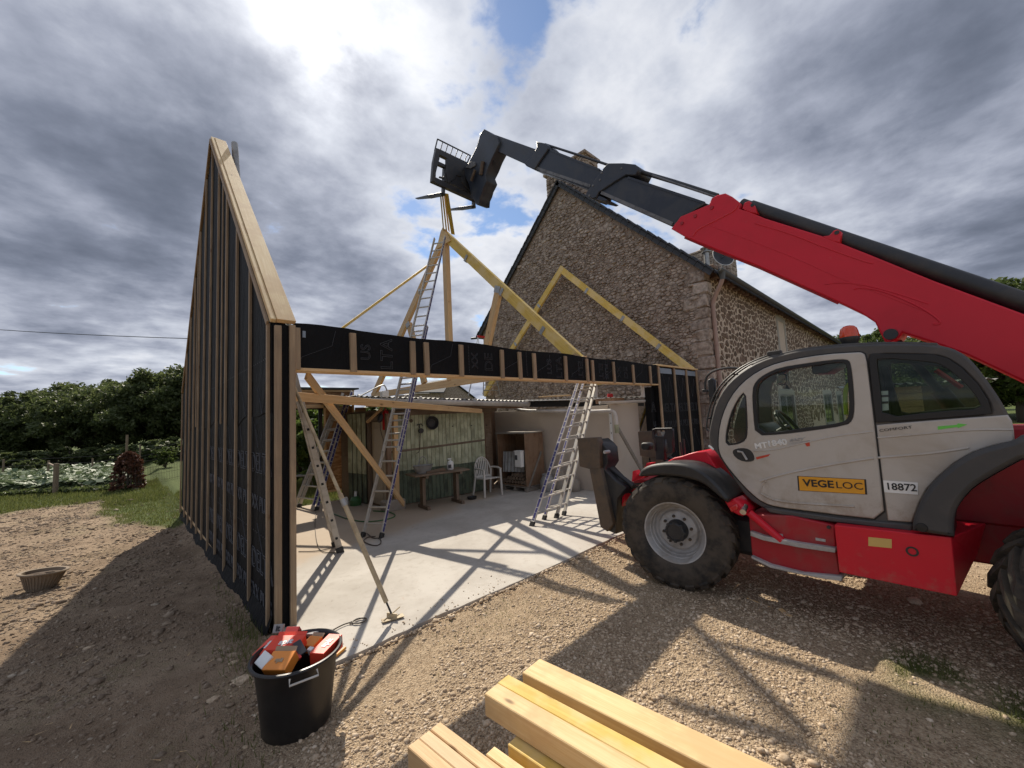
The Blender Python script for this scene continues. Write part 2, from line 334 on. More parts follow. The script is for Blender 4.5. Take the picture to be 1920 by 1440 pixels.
varied('quoin', [(0, (0.16, 0.12, 0.095)), (0.6, (0.215, 0.165, 0.135)), (1, (0.27, 0.20, 0.155))], per='object', nscale=6, bmp=0.9)
varied('old_mortar', [(0, (0.27, 0.205, 0.158)), (1, (0.34, 0.265, 0.21))], per='object', nscale=5, bmp=1.0)
varied('pale_mortar', [(0, (0.56, 0.45, 0.345)), (1, (0.60, 0.49, 0.38))], per='object', nscale=10, bmp=0.4, nmix=0.15)
varied('log_end', [(0, (0.10, 0.07, 0.05)), (1, (0.24, 0.18, 0.13))], nscale=20)
def leafmat(name, stops, trans=0.35):
    m, nt, b = newmat(name); r = irand(nt)
    n = noise(nt, geopos(nt), 0.8, 3)
    c = ramp(nt, mth(nt, 'ADD', mth(nt, 'MULTIPLY', r, 0.7), mth(nt, 'MULTIPLY', n, 0.35), clamp=True), stops)
    L(nt, c, b.inputs['Base Color']); b.inputs['Roughness'].default_value = 0.5
    b.inputs['Specular IOR Level'].default_value = 0.35
    tr = nd(nt, 'ShaderNodeBsdfTranslucent', {'Color': c})
    ms = nd(nt, 'ShaderNodeMixShader', {0: trans, 1: b.outputs[0], 2: tr.outputs[0]})
    L(nt, ms.outputs[0], nt.nodes['Material Output'].inputs[0])
leafmat('leaf_dark', [(0, (0.045, 0.062, 0.022)), (0.6, (0.095, 0.122, 0.044)), (1, (0.16, 0.18, 0.07))], 0.48)
leafmat('leaf_green', [(0, (0.045, 0.07, 0.018)), (0.6, (0.09, 0.125, 0.032)), (1, (0.15, 0.185, 0.055))], 0.45)
leafmat('leaf_vine', [(0, (0.05, 0.09, 0.02)), (1, (0.16, 0.22, 0.05))], 0.45)
leafmat('leaf_squash', [(0, (0.09, 0.135, 0.06)), (0.6, (0.16, 0.21, 0.11)), (1, (0.29, 0.33, 0.22))], 0.25)
leafmat('grass_blade', [(0, (0.07, 0.09, 0.022)), (0.6, (0.13, 0.15, 0.04)), (1, (0.24, 0.23, 0.09))], 0.4)
leafmat('leaf_rust', [(0, (0.07, 0.026, 0.016)), (0.7, (0.14, 0.06, 0.035)), (1, (0.24, 0.15, 0.10))], 0.2)
def m_glass(name, tint, refl=0.12):
    m, nt, b = newmat(name)
    t = nd(nt, 'ShaderNodeBsdfTransparent', {'Color': (*tint, 1)}); g = nd(nt, 'ShaderNodeBsdfGlossy', {'Color': (0.9, 0.95, 0.93, 1), 'Roughness': 0.03})
    fr = nd(nt, 'ShaderNodeFresnel', {'IOR': 1.35}).outputs[0]
    ms = nd(nt, 'ShaderNodeMixShader', {0: mth(nt, 'ADD', mth(nt, 'MULTIPLY', fr, 0.35), refl*0.1), 1: t.outputs[0], 2: g.outputs[0]})
    L(nt, ms.outputs[0], nt.nodes['Material Output'].inputs[0])
m_glass('glass', (0.90, 0.93, 0.90)); m_glass('glass_tint', (0.66, 0.71, 0.66))
flat('pane_dark', (0.02, 0.022, 0.024), 0.08, coat=0.5)
flat('mirror_glass', (0.75, 0.78, 0.70), 0.06, 0.9, 0.02)
def m_rubber():
    m, nt, b = newmat('rubber'); co = objco(nt)
    n = noise(nt, co, 5, 6, 0.65); n2 = noise(nt, co, 22, 4)
    c = mix(nt, smooth(nt, n, 0.33, 0.63), (0.018, 0.017, 0.016), (0.075, 0.060, 0.045))
    L(nt, c, b.inputs['Base Color']); b.inputs['Roughness'].default_value = 0.82
    bump(nt, b, n2, 0.3, 0.01)
m_rubber()
def m_osb():
    m, nt, b = newmat('osb'); co = geopos(nt)
    vo = nd(nt, 'ShaderNodeTexVoronoi', {'Vector': vmul(nt, co, (1, 1, 2.6)), 'Scale': 11.0})
    f = nd(nt, 'ShaderNodeSeparateColor', {0: vo.outputs['Color']}).outputs[0]
    n = noise(nt, co, 2, 4)
    c = ramp(nt, f, [(0, (0.20, 0.095, 0.035)), (0.5, (0.31, 0.165, 0.07)), (1, (0.42, 0.25, 0.12))])
    c = mix(nt, mth(nt, 'MULTIPLY', smooth(nt, n, 0.45, 0.65), 0.4), c, (0.18, 0.085, 0.03))
    L(nt, c, b.inputs['Base Color']); b.inputs['Roughness'].default_value = 0.75
m_osb()
def m_ladderstrip():
    m, nt, b = newmat('ladder_strip'); co = objco(nt)
    s = nd(nt, 'ShaderNodeSeparateXYZ', {0: co})
    w = noise(nt, vmul(nt, co, (1, 0.0, 0.0)), 22, 2, 0.5)
    c = mix(nt, smooth(nt, w, 0.56, 0.60), (0.042, 0.038, 0.17), (0.55, 0.54, 0.55))
    L(nt, c, b.inputs['Base Color']); b.inputs['Roughness'].default_value = 0.5
m_ladderstrip()
def m_corr():
    m, nt, b = newmat('corrugated'); co = geopos(nt)
    n = noise(nt, co, 3, 5)
    c = mix(nt, n, (0.17, 0.165, 0.155), (0.27, 0.26, 0.245))
    L(nt, c, b.inputs['Base Color']); b.inputs['Roughness'].default_value = 0.6; b.inputs['Metallic'].default_value = 0.2
m_corr()

# ------------------------------------------------------------------ geometry helpers
WM = {}
I4 = Matrix.Identity(4)
def link(o, parent=None, M=None):
    M = M or I4
    C.objects.link(o); WM[o.name] = M.copy()
    if parent is not None:
        o.parent = parent; o.matrix_parent_inverse = WM[parent.name].inverted()
    o.matrix_basis = M
    return o
def tag(o, label=None, cat=None, group=None, kind=None):
    if label: o['label'] = label
    if cat: o['category'] = cat
    if group: o['group'] = group
    if kind: o['kind'] = kind
    return o
def empty(name, loc=(0, 0, 0), M=None, label=None, cat=None, group=None):
    o = bpy.data.objects.new(name, None); o.empty_display_size = 0.1
    link(o, None, M or Matrix.Translation(Vector(loc)))
    return tag(o, label, cat, group)
def frame(x, up=(0, 0, 1), loc=(0, 0, 0)):
    x = Vector(x).normalized(); up = Vector(up)
    y = up.cross(x)
    if y.length < 1e-4: y = Vector((0, 1, 0)).cross(x)
    y.normalize(); z = x.cross(y); l = Vector(loc)
    return Matrix(((x.x, y.x, z.x, l.x), (x.y, y.y, z.y, l.y), (x.z, y.z, z.z, l.z), (0, 0, 0, 1)))
class MB:
    def __init__(s): s.v = []; s.f = []
    def add(s, vs, fs):
        b = len(s.v); s.v.extend(Vector(v) for v in vs); s.f.extend(tuple(i+b for i in f) for f in fs); return s
    def box(s, c, d, M=None, ch=0.0):
        hx, hy, hz = d[0]/2, d[1]/2, d[2]/2; c = Vector(c)
        if ch <= 0:
            vs = [(x, y, z) for x in (-hx, hx) for y in (-hy, hy) for z in (-hz, hz)]
            fs = [(0, 1, 3, 2), (4, 6, 7, 5), (0, 4, 5, 1), (2, 3, 7, 6), (0, 2, 6, 4), (1, 5, 7, 3)]
        else:
            ch = min(ch, hx*.9, hy*.9, hz*.9); vs = []; ix = {}
            for x in (-1, 1):
                for y in (-1, 1):
                    for z in (-1, 1):
                        for a in range(3):
                            h = [hx-ch, hy-ch, hz-ch]; h[a] = (hx, hy, hz)[a]
                            ix[(x, y, z, a)] = len(vs); vs.append((x*h[0], y*h[1], z*h[2]))
            fs = []
            def q(*k): fs.append(tuple(ix[i] for i in k))
            for sg in (-1, 1):
                o = 1 if sg > 0 else -1
                def face(a, pts):
                    p = pts if sg > 0 else pts[::-1]; q(*[(*t, a) for t in p])
                face(0, [(sg, -1, -1), (sg, 1, -1), (sg, 1, 1), (sg, -1, 1)])
                face(1, [(-1, sg, -1), (-1, sg, 1), (1, sg, 1), (1, sg, -1)])
                face(2, [(-1, -1, sg), (1, -1, sg), (1, 1, sg), (-1, 1, sg)])
            for a in (-1, 1):
                for b2 in (-1, 1):
                    q((a, b2, -1, 0), (a, b2, 1, 0), (a, b2, 1, 1), (a, b2, -1, 1))
                    q((a, -1, b2, 0), (a, 1, b2, 0), (a, 1, b2, 2), (a, -1, b2, 2))
                    q((-1, a, b2, 1), (1, a, b2, 1), (1, a, b2, 2), (-1, a, b2, 2))
                    for z in (-1, 1): q((a, b2, z, 0), (a, b2, z, 1), (a, b2, z, 2))
        vs = [Vector(v)+c for v in vs]
        if M is not None: vs = [M @ v for v in vs]
        return s.add(vs, fs)
    def beam(s, p0, p1, w, h, up=(0, 0, 1), ch=0.0):
        p0, p1 = Vector(p0), Vector(p1)
        return s.box((0, 0, 0), ((p1-p0).length, w, h), frame(p1-p0, up, (p0+p1)/2), ch)
    def tube(s, pts, r, n=8, caps=True, close=False):
        pts = [Vector(p) for p in pts]; N = len(pts); rings = []; prev = None
        for i, p in enumerate(pts):
            t = (pts[(i+1) % N] if (close or i < N-1) else p)-(pts[i-1] if (close or i > 0) else p)
            t.normalize()
            if prev is None: prev = t.orthogonal().normalized()
            prev = (prev-t*prev.dot(t))
            if prev.length < 1e-6: prev = t.orthogonal()
            prev.normalize(); q = t.cross(prev)
            rr = r[i] if isinstance(r, (list, tuple)) else r
            rings.append([p+(prev*math.cos(2*PI*k/n)+q*math.sin(2*PI*k/n))*rr for k in range(n)])
        vs = [v for g in rings for v in g]; fs = []
        for i in range(N if close else N-1):
            j = (i+1) % N
            for k in range(n): fs.append((i*n+k, i*n+(k+1) % n, j*n+(k+1) % n, j*n+k))
        if caps and not close: fs += [tuple(range(n))[::-1], tuple((N-1)*n+k for k in range(n))]
        return s.add(vs, fs)
    def lathe(s, prof, M=None, n=32, sx=1.0, sy=1.0):
        """profile of (r, z) turned about local z"""
        vs = []; fs = []; P = len(prof)
        for i in range(n):
            a = 2*PI*i/n
            for r, z in prof: vs.append(Vector((r*math.cos(a)*sx, r*math.sin(a)*sy, z)))
        for i in range(n):
            j = (i+1) % n
            for k in range(P-1): fs.append((i*P+k, j*P+k, j*P+k+1, i*P+k+1))
        if M is not None: vs = [M @ v for v in vs]
        return s.add(vs, fs)
    def prism(s, poly, off):
        n = len(poly); off = Vector(off); p = [Vector(q) for q in poly]
        return s.add(p+[q+off for q in p], [tuple(range(n))[::-1], tuple(range(n, 2*n))]+[(i, (i+1) % n, n+(i+1) % n, n+i) for i in range(n)])
    def strip(s, line, off):
        n = len(line); off = Vector(off); p = [Vector(q) for q in line]
        return s.add(p+[q+off for q in p], [(i, i+1, n+i+1, n+i) for i in range(n-1)])
    def mesh(s, name, smooth=False):
        me = bpy.data.meshes.new(name)
        me.from_pydata([tuple(v) for v in s.v], [], s.f); me.update()
        if smooth: me.shade_smooth()
        return me
    def build(s, name, mat, parent=None, M=None, smooth=False, bevel=0.0, fix=True, seg=1, angle=35):
        me = s.mesh(name, smooth)
        if fix:
            bm = bmesh.new(); bm.from_mesh(me); bmesh.ops.recalc_face_normals(bm, faces=bm.faces); bm.to_mesh(me); bm.free()
        me.materials.append(MATS[mat] if isinstance(mat, str) else mat)
        o = bpy.data.objects.new(name, me); link(o, parent, M)
        if bevel:
            b = o.modifiers.new('bevel', 'BEVEL'); b.width = bevel; b.segments = seg; b.limit_method = 'ANGLE'; b.angle_limit = math.radians(30); b.harden_normals = False
        if smooth == 'auto':
            try: me.set_sharp_from_angle(angle=math.radians(angle))
            except Exception: pass
        return o
def obj(name, me, parent=None, M=None, mat=None):
    if mat and not me.materials: me.materials.append(MATS[mat])
    return link(bpy.data.objects.new(name, me), parent, M)
def board(name, p0, p1, w, h, mat, parent=None, up=(0, 0, 1), ch=0.004, jit=0.0):
    """sawn timber with its own long local axis, so the grain runs along it"""
    p0, p1 = Vector(p0), Vector(p1); l = (p1-p0).length
    m = MB().box((0, 0, 0), (l, w, h), None, ch)
    if jit: m.v = [v+Vector((0, random.uniform(-jit, jit), random.uniform(-jit, jit))) for v in m.v]
    return m.build(name, mat, parent, frame(p1-p0, up, (p0+p1)/2), fix=False)
def npmesh(name, verts, faces, mat, parent=None, kind=None, smooth=False):
    """verts (n,3), faces (m,k) arrays with constant k"""
    me = bpy.data.meshes.new(name); k = faces.shape[1]
    me.vertices.add(len(verts)); me.vertices.foreach_set('co', np.ascontiguousarray(verts, dtype=np.float32).ravel())
    me.loops.add(faces.size); me.loops.foreach_set('vertex_index', np.ascontiguousarray(faces, dtype=np.int32).ravel())
    me.polygons.add(len(faces)); me.polygons.foreach_set('loop_start', np.arange(0, faces.size, k, dtype=np.int32))
    try: me.polygons.foreach_set('loop_total', np.full(len(faces), k, dtype=np.int32))
    except Exception: pass
    me.update(calc_edges=True); me.validate()
    if smooth: me.shade_smooth()
    me.materials.append(MATS[mat])
    o = bpy.data.objects.new(name, me); link(o, parent)
    if kind: o['kind'] = kind
    return o
def chaikin(pts, it=1, closed=True):
    pts = [tuple(p) for p in pts]
    for _ in range(it):
        out = []; n = len(pts)
        rngi = range(n) if closed else range(n-1)
        if not closed: out.append(pts[0])
        for i in rngi:
            a, b = pts[i], pts[(i+1) % n]
            out.append(tuple(x*.75+y*.25 for x, y in zip(a, b))); out.append(tuple(x*.25+y*.75 for x, y in zip(a, b)))
        if not closed: out.append(pts[-1])
        pts = out
    return pts
def plate(name, outer, holes, thick, mat, parent, M, bevel=0.006, smooth_it=0, hole_it=None):
    """cut sheet: outline and holes in local x,y, thickness along local z (0..-thick)"""
    cu = bpy.data.curves.new('outline', 'CURVE'); cu.dimensions = '2D'; cu.fill_mode = 'BOTH'
    ht = max(0.0005, thick/2-bevel); cu.extrude = ht; cu.bevel_depth = bevel; cu.bevel_resolution = 1; cu.offset = -bevel
    for i, ring in enumerate([outer]+list(holes)):
        it = smooth_it if i == 0 else (smooth_it if hole_it is None else hole_it)
        r = chaikin(ring, it) if it else ring
        sp = cu.splines.new('POLY'); sp.points.add(len(r)-1); sp.use_cyclic_u = True
        for p, q in zip(sp.points, r): p.co = (q[0], q[1], 0, 1)
    tmp = bpy.data.objects.new('outline', cu)
    me = bpy.data.meshes.new_from_object(tmp); bpy.data.objects.remove(tmp); bpy.data.curves.remove(cu)
    me.name = name; me.transform(Matrix.Translation((0, 0, -thick/2)))
    me.materials.clear(); me.materials.append(MATS[mat])
    return link(bpy.data.objects.new(name, me), parent, M)
def text(body, size, M, mat, parent, extrude=0.001, outline=0.0, name='lettering', align='CENTER', shear=0.0, xs=1.0, bold=0.0):
    cu = bpy.data.curves.new(name, 'FONT'); cu.body = body; cu.size = size; cu.align_x = align; cu.align_y = 'CENTER'
    cu.resolution_u = 3; cu.shear = shear
    if outline: cu.fill_mode = 'NONE'; cu.bevel_depth = outline; cu.bevel_resolution = 0
    else: cu.extrude = extrude; cu.offset = bold
    tmp = bpy.data.objects.new(name, cu); me = bpy.data.meshes.new_from_object(tmp); bpy.data.objects.remove(tmp); bpy.data.curves.remove(cu)
    if xs != 1.0: me.transform(Matrix.Diagonal((xs, 1, 1, 1)))
    me.name = name; me.materials.clear(); me.materials.append(MATS[mat])
    return link(bpy.data.objects.new(name, me), parent, M)
def basis(x, y, loc):
    x = Vector(x).normalized(); y = Vector(y).normalized(); z = x.cross(y).normalized(); l = Vector(loc)
    return Matrix(((x.x, y.x, z.x, l.x), (x.y, y.y, z.y, l.y), (x.z, y.z, z.z, l.z), (0, 0, 0, 1)))

_tabs = {}
def vnoise(x, y, seed=0):
    if seed not in _tabs: _tabs[seed] = np.random.default_rng(seed+100).random((256, 256))
    T = _tabs[seed]; xi = np.floor(x).astype(int); yi = np.floor(y).astype(int); fx = x-xi; fy = y-yi
    fx = fx*fx*(3-2*fx); fy = fy*fy*(3-2*fy)
    a = T[xi % 256, yi % 256]; b = T[(xi+1) % 256, yi % 256]; c = T[xi % 256, (yi+1) % 256]; d = T[(xi+1) % 256, (yi+1) % 256]
    return (a*(1-fx)+b*fx)*(1-fy)+(c*(1-fx)+d*fx)*fy
def fbm(x, y, f, o=4, seed=0, g=0.5):
    s = 0; a = 1; t = 0
    for i in range(o):
        s = s+a*vnoise(x*f, y*f, seed+i); t += a; a *= g; f *= 2.03
    return s/t-0.5
def sst(x, a, b):
    t = np.clip((x-a)/(b-a), 0, 1); return t*t*(3-2*t)

# ------------------------------------------------------------------ ground
SLAB_Y0, SLAB_Y1, SLAB_X1 = -0.93, 6.25, 10.55
def slab_left(y): return 0.06
def in_slab(x, y): return (x > 0.08) & (x < SLAB_X1) & (y > SLAB_Y0) & (y < SLAB_Y1)
def gh_base(x, y):
    left = sst(-x, -0.3, 0.25)
    h = -0.045-0.33*left*sst(y, -0.5, 9.5)+0.03*np.exp(-((y-SLAB_Y0+.05)/0.25)**2)*sst(x, 0, .4)*(1-sst(x, 5, 7))
    h = h-0.02*sst(x, 2, 5)*sst(-y, 1.0, 3.0)
    h = h-0.10*sst(y, 12, 25)*(1-left)
    r = np.hypot(x, y-0.0)
    return h+0.5*sst(r, 60, 400)*0
def gmask(x, y):
    n = fbm(x, y, 1.4, 4, 3)
    g = sst(x+0.9*n+0.10*(y+2), -0.50, 0.10)*sst(-y, 0.3, 0.8)
    g = np.maximum(g, sst(x, 0.02, 0.1)*sst(-y, 0.3, 0.8)*0.6)
    return np.clip(g, 0, 1)
def grassmask(x, y):
    n = fbm(x, y, 0.7, 4, 11); n2 = fbm(x, y, 3.0, 3, 15)
    a = sst(y+1.2*n, 6.0, 6.5)*sst(x, 0.1, 0.4)                             # behind the slab
    b = sst(y-2.4*(-x)+5*n, 8.0, 9.4)*sst(-x, -0.5, 0.1)*sst(x, -2.0, -1.2)   # strip beside the wall
    c = sst(y+2.2*n, 15.4, 16.6)*(1-sst(x, 0.0, 0.5))
    far = np.maximum(sst(np.hypot(x, y), 24, 34), sst(y, 9.6, 10.4)*sst(x, -1.6, -0.8))
    d = np.exp(-(((x-3.05)/0.35)**2+((y+4.25)/0.22)**2))*1.3*sst(n2, -0.3, 0.2)
    e = np.exp(-(((x-2.75)/0.5)**2+((y+4.75)/0.25)**2))*1.3*sst(n2, -0.3, 0.2)
    return np.clip(np.maximum.reduce([a, b, c, far, d, e]), 0, 1)
def gh(x, y):
    x = np.asarray(x, float); y = np.asarray(y, float)
    near = np.exp(-((np.hypot(x-1, y+1)/14.0)**2))
    gm = gmask(x, y)
    amp = (0.035*(1-gm)+0.014*gm)*(0.35+0.65*near)
    h = gh_base(x, y)+fbm(x, y, 0.55, 3, 5)*0.07*near*(1-0.6*gm)+fbm(x, y, 3.2, 5, 21, 0.62)*amp*2.2
    ins = sst(x, -0.02, 0.22)*sst(y, SLAB_Y0-0.10, SLAB_Y0+0.06)*(1-sst(y, 6.2, 6.6))*(1-sst(x, 14, 16))
    ins = ins*1.0
    return h*(1-ins)+(-0.13)*ins
def axis_coords(lo, hi, step, far, ratio=1.16, soft=False):
    d = list(np.arange(lo, hi, step)); s = step; x = hi
    while x < far: d.append(x); s *= (1.012 if soft and s < 0.12 else ratio); x += s
    s = step; x = lo-step; e = []
    while x > -far: e.append(x); s *= ratio; x -= s
    return np.array(e[::-1]+d)
def make_ground():
    xs = axis_coords(-5.2, 4.6, 0.032, 420); ys = axis_coords(-4.3, 4.2, 0.032, 420, soft=True)
    X, Y = np.meshgrid(xs, ys, indexing='ij'); Z = gh(X, Y)
    V = np.stack([X, Y, Z], -1).reshape(-1, 3); nx, ny = len(xs), len(ys)
    i = np.arange(nx*ny).reshape(nx, ny)
    Fq = np.stack([i[:-1, :-1], i[1:, :-1], i[1:, 1:], i[:-1, 1:]], -1).reshape(-1, 4)
    o = npmesh('ground', V, Fq, 'ground_soil', None, 'structure', True)
    for nm, fn in (('gravel', gmask), ('grass', grassmask)):
        at = o.data.attributes.new(nm, 'FLOAT', 'POINT'); at.data.foreach_set('value', np.ascontiguousarray(fn(X, Y).ravel(), dtype=np.float32))
make_ground()

# concrete slab: one sheet with a slightly ragged front edge
def make_slab():
    m = MB(); n = 90; top = []; 
    x0, x1 = 0.07, SLAB_X1
    fr = []
    for k in range(n+1):
        x = x0+(x1-x0)*k/n
        fr.append(Vector((x, SLAB_Y0-0.02+0.035*math.sin(x*1.7)*0.5+random.uniform(-.006, .006)*(2.5 if x < 1.6 else 1), random.uniform(-.004, 0))))
    bk = [Vector((x1, SLAB_Y1, 0)), Vector((x0, SLAB_Y1-0.1, 0))]
    poly = fr+bk; m.prism(poly, (0, 0, -0.14)); o = m.build('concrete_slab', 'concrete'); o['kind'] = 'structure'
make_slab()

ICO_V = None
def ico():
    global ICO_V, ICO_F
    if ICO_V is None:
        bm = bmesh.new(); bmesh.ops.create_icosphere(bm, subdivisions=1, radius=1); bm.verts.ensure_lookup_table()
        ICO_V = np.array([v.co[:] for v in bm.verts]); ICO_F = np.array([[v.index for v in f.verts] for f in bm.faces]); bm.free()
    return ICO_V, ICO_F
def stones(name, P, S, flatz, mat, sink=0.3, rough=0.22):
    """many small angular stones joined in one mesh; P (n,3), S (n,)"""
    V, Fi = ico(); n = len(P)
    j = V[None]*(1+rng.uniform(-rough, rough, (n, len(V), 1)))
    sc3 = np.stack([rng.uniform(0.75, 1.35, n), rng.uniform(0.65, 1.05, n), flatz*rng.uniform(0.7, 1.2, n)], -1)
    j = j*sc3[:, None, :]
    a = rng.uniform(0, 2*PI, n); tl = rng.normal(0, 0.28, n)
    y2 = j[..., 1]*np.cos(tl)[:, None]-j[..., 2]*np.sin(tl)[:, None]; z2 = j[..., 1]*np.sin(tl)[:, None]+j[..., 2]*np.cos(tl)[:, None]
    x3 = j[..., 0]*np.cos(a)[:, None]-y2*np.sin(a)[:, None]; y3 = j[..., 0]*np.sin(a)[:, None]+y2*np.cos(a)[:, None]
    W = np.stack([x3, y3, z2], -1)*S[:, None, None]
    W = W+P[:, None, :]; W[..., 2] += (S*flatz*(1-2*sink))[:, None]*0.5
    Fa = (Fi[None]+(np.arange(n)*len(V))[:, None, None]).reshape(-1, 3)
    return npmesh(name, W.reshape(-1, 3), Fa, mat, None, 'stuff')
def scatter(n, dens, box, near=True, pw=1.6, rmax=14):
    """points on the ground, denser near the camera position"""
    out = []
    while sum(len(o) for o in out) < n:
        r = 1.3+(rng.random(n)**pw)*rmax; th = rng.uniform(0, 2*PI, n)
        x = CAM.x+r*np.sin(th); y = CAM.y+r*np.cos(th)
        ok = (x > box[0]) & (x < box[1]) & (y > box[2]) & (y < box[3])
        fx = (x-CAM.x)*fwd.x+(y-CAM.y)*fwd.y; rx = (x-CAM.x)*rgt0.x+(y-CAM.y)*rgt0.y
        ok &= (fx > 0.3) & (np.abs(rx) < 1.75*fx+0.5)
        ok &= ~((x > 0.05) & (y > SLAB_Y0-0.01)); ok &= rng.random(n) < dens(x, y)
        out.append(np.stack([x[ok], y[ok]], -1))
    P = np.concatenate(out)[:n]; return P
def make_gravel():
    bare = lambda x, y: np.clip(0.06+1.5*sst(fbm(x, y, 0.9, 4, 31), -0.14, 0.12)*gmask(x, y), 0, 1)*(gmask(x, y) > 0.15)
    P = scatter(60000, bare, (-0.6, 9, -6.0, -0.5), pw=1.05)
    r = np.hypot(P[:, 0]-CAM.x, P[:, 1]-CAM.y)
    S = np.exp(rng.normal(math.log(0.0060), 0.45, len(P)))*(1+0.06*r)
    stones('gravel', np.c_[P, gh(P[:, 0], P[:, 1])], S, 0.62, 'pebble')
    # a fringe of loose stones along the slab edge
    P = np.stack([rng.uniform(0.1, 5.2, 1500), SLAB_Y0-np.abs(rng.normal(0.02, 0.05, 1500))], -1)
    S = np.exp(rng.normal(math.log(0.011), 0.4, len(P)))
    stones('gravel', np.c_[P, gh(P[:, 0], P[:, 1])+0.015], S, 0.7, 'pebble')
    P = np.stack([rng.uniform(0.1, 2.2, 90), SLAB_Y0+np.abs(rng.normal(0.0, 0.18, 90))], -1)
    stones('gravel', np.c_[P, np.zeros(90)], np.exp(rng.normal(math.log(0.006), 0.4, 90)), 0.7, 'pebble')
    de = lambda x, y: (1-gmask(x, y))*(0.25+0.75*sst(fbm(x, y, 1.3, 4, 41), -0.1, 0.2))*(1-0.8*grassmask(x, y))
    P = scatter(26000, de, (-9, 0.15, -6.0, 19), pw=0.9, rmax=20)
    r = np.hypot(P[:, 0]-CAM.x, P[:, 1]-CAM.y)
    S = np.exp(rng.normal(math.log(0.0055), 0.55, len(P)))*(1+0.10*r)
    stones('earth_clods', np.c_[P, gh(P[:, 0], P[:, 1])], S, 0.5, 'clod', rough=0.3)
make_gravel()

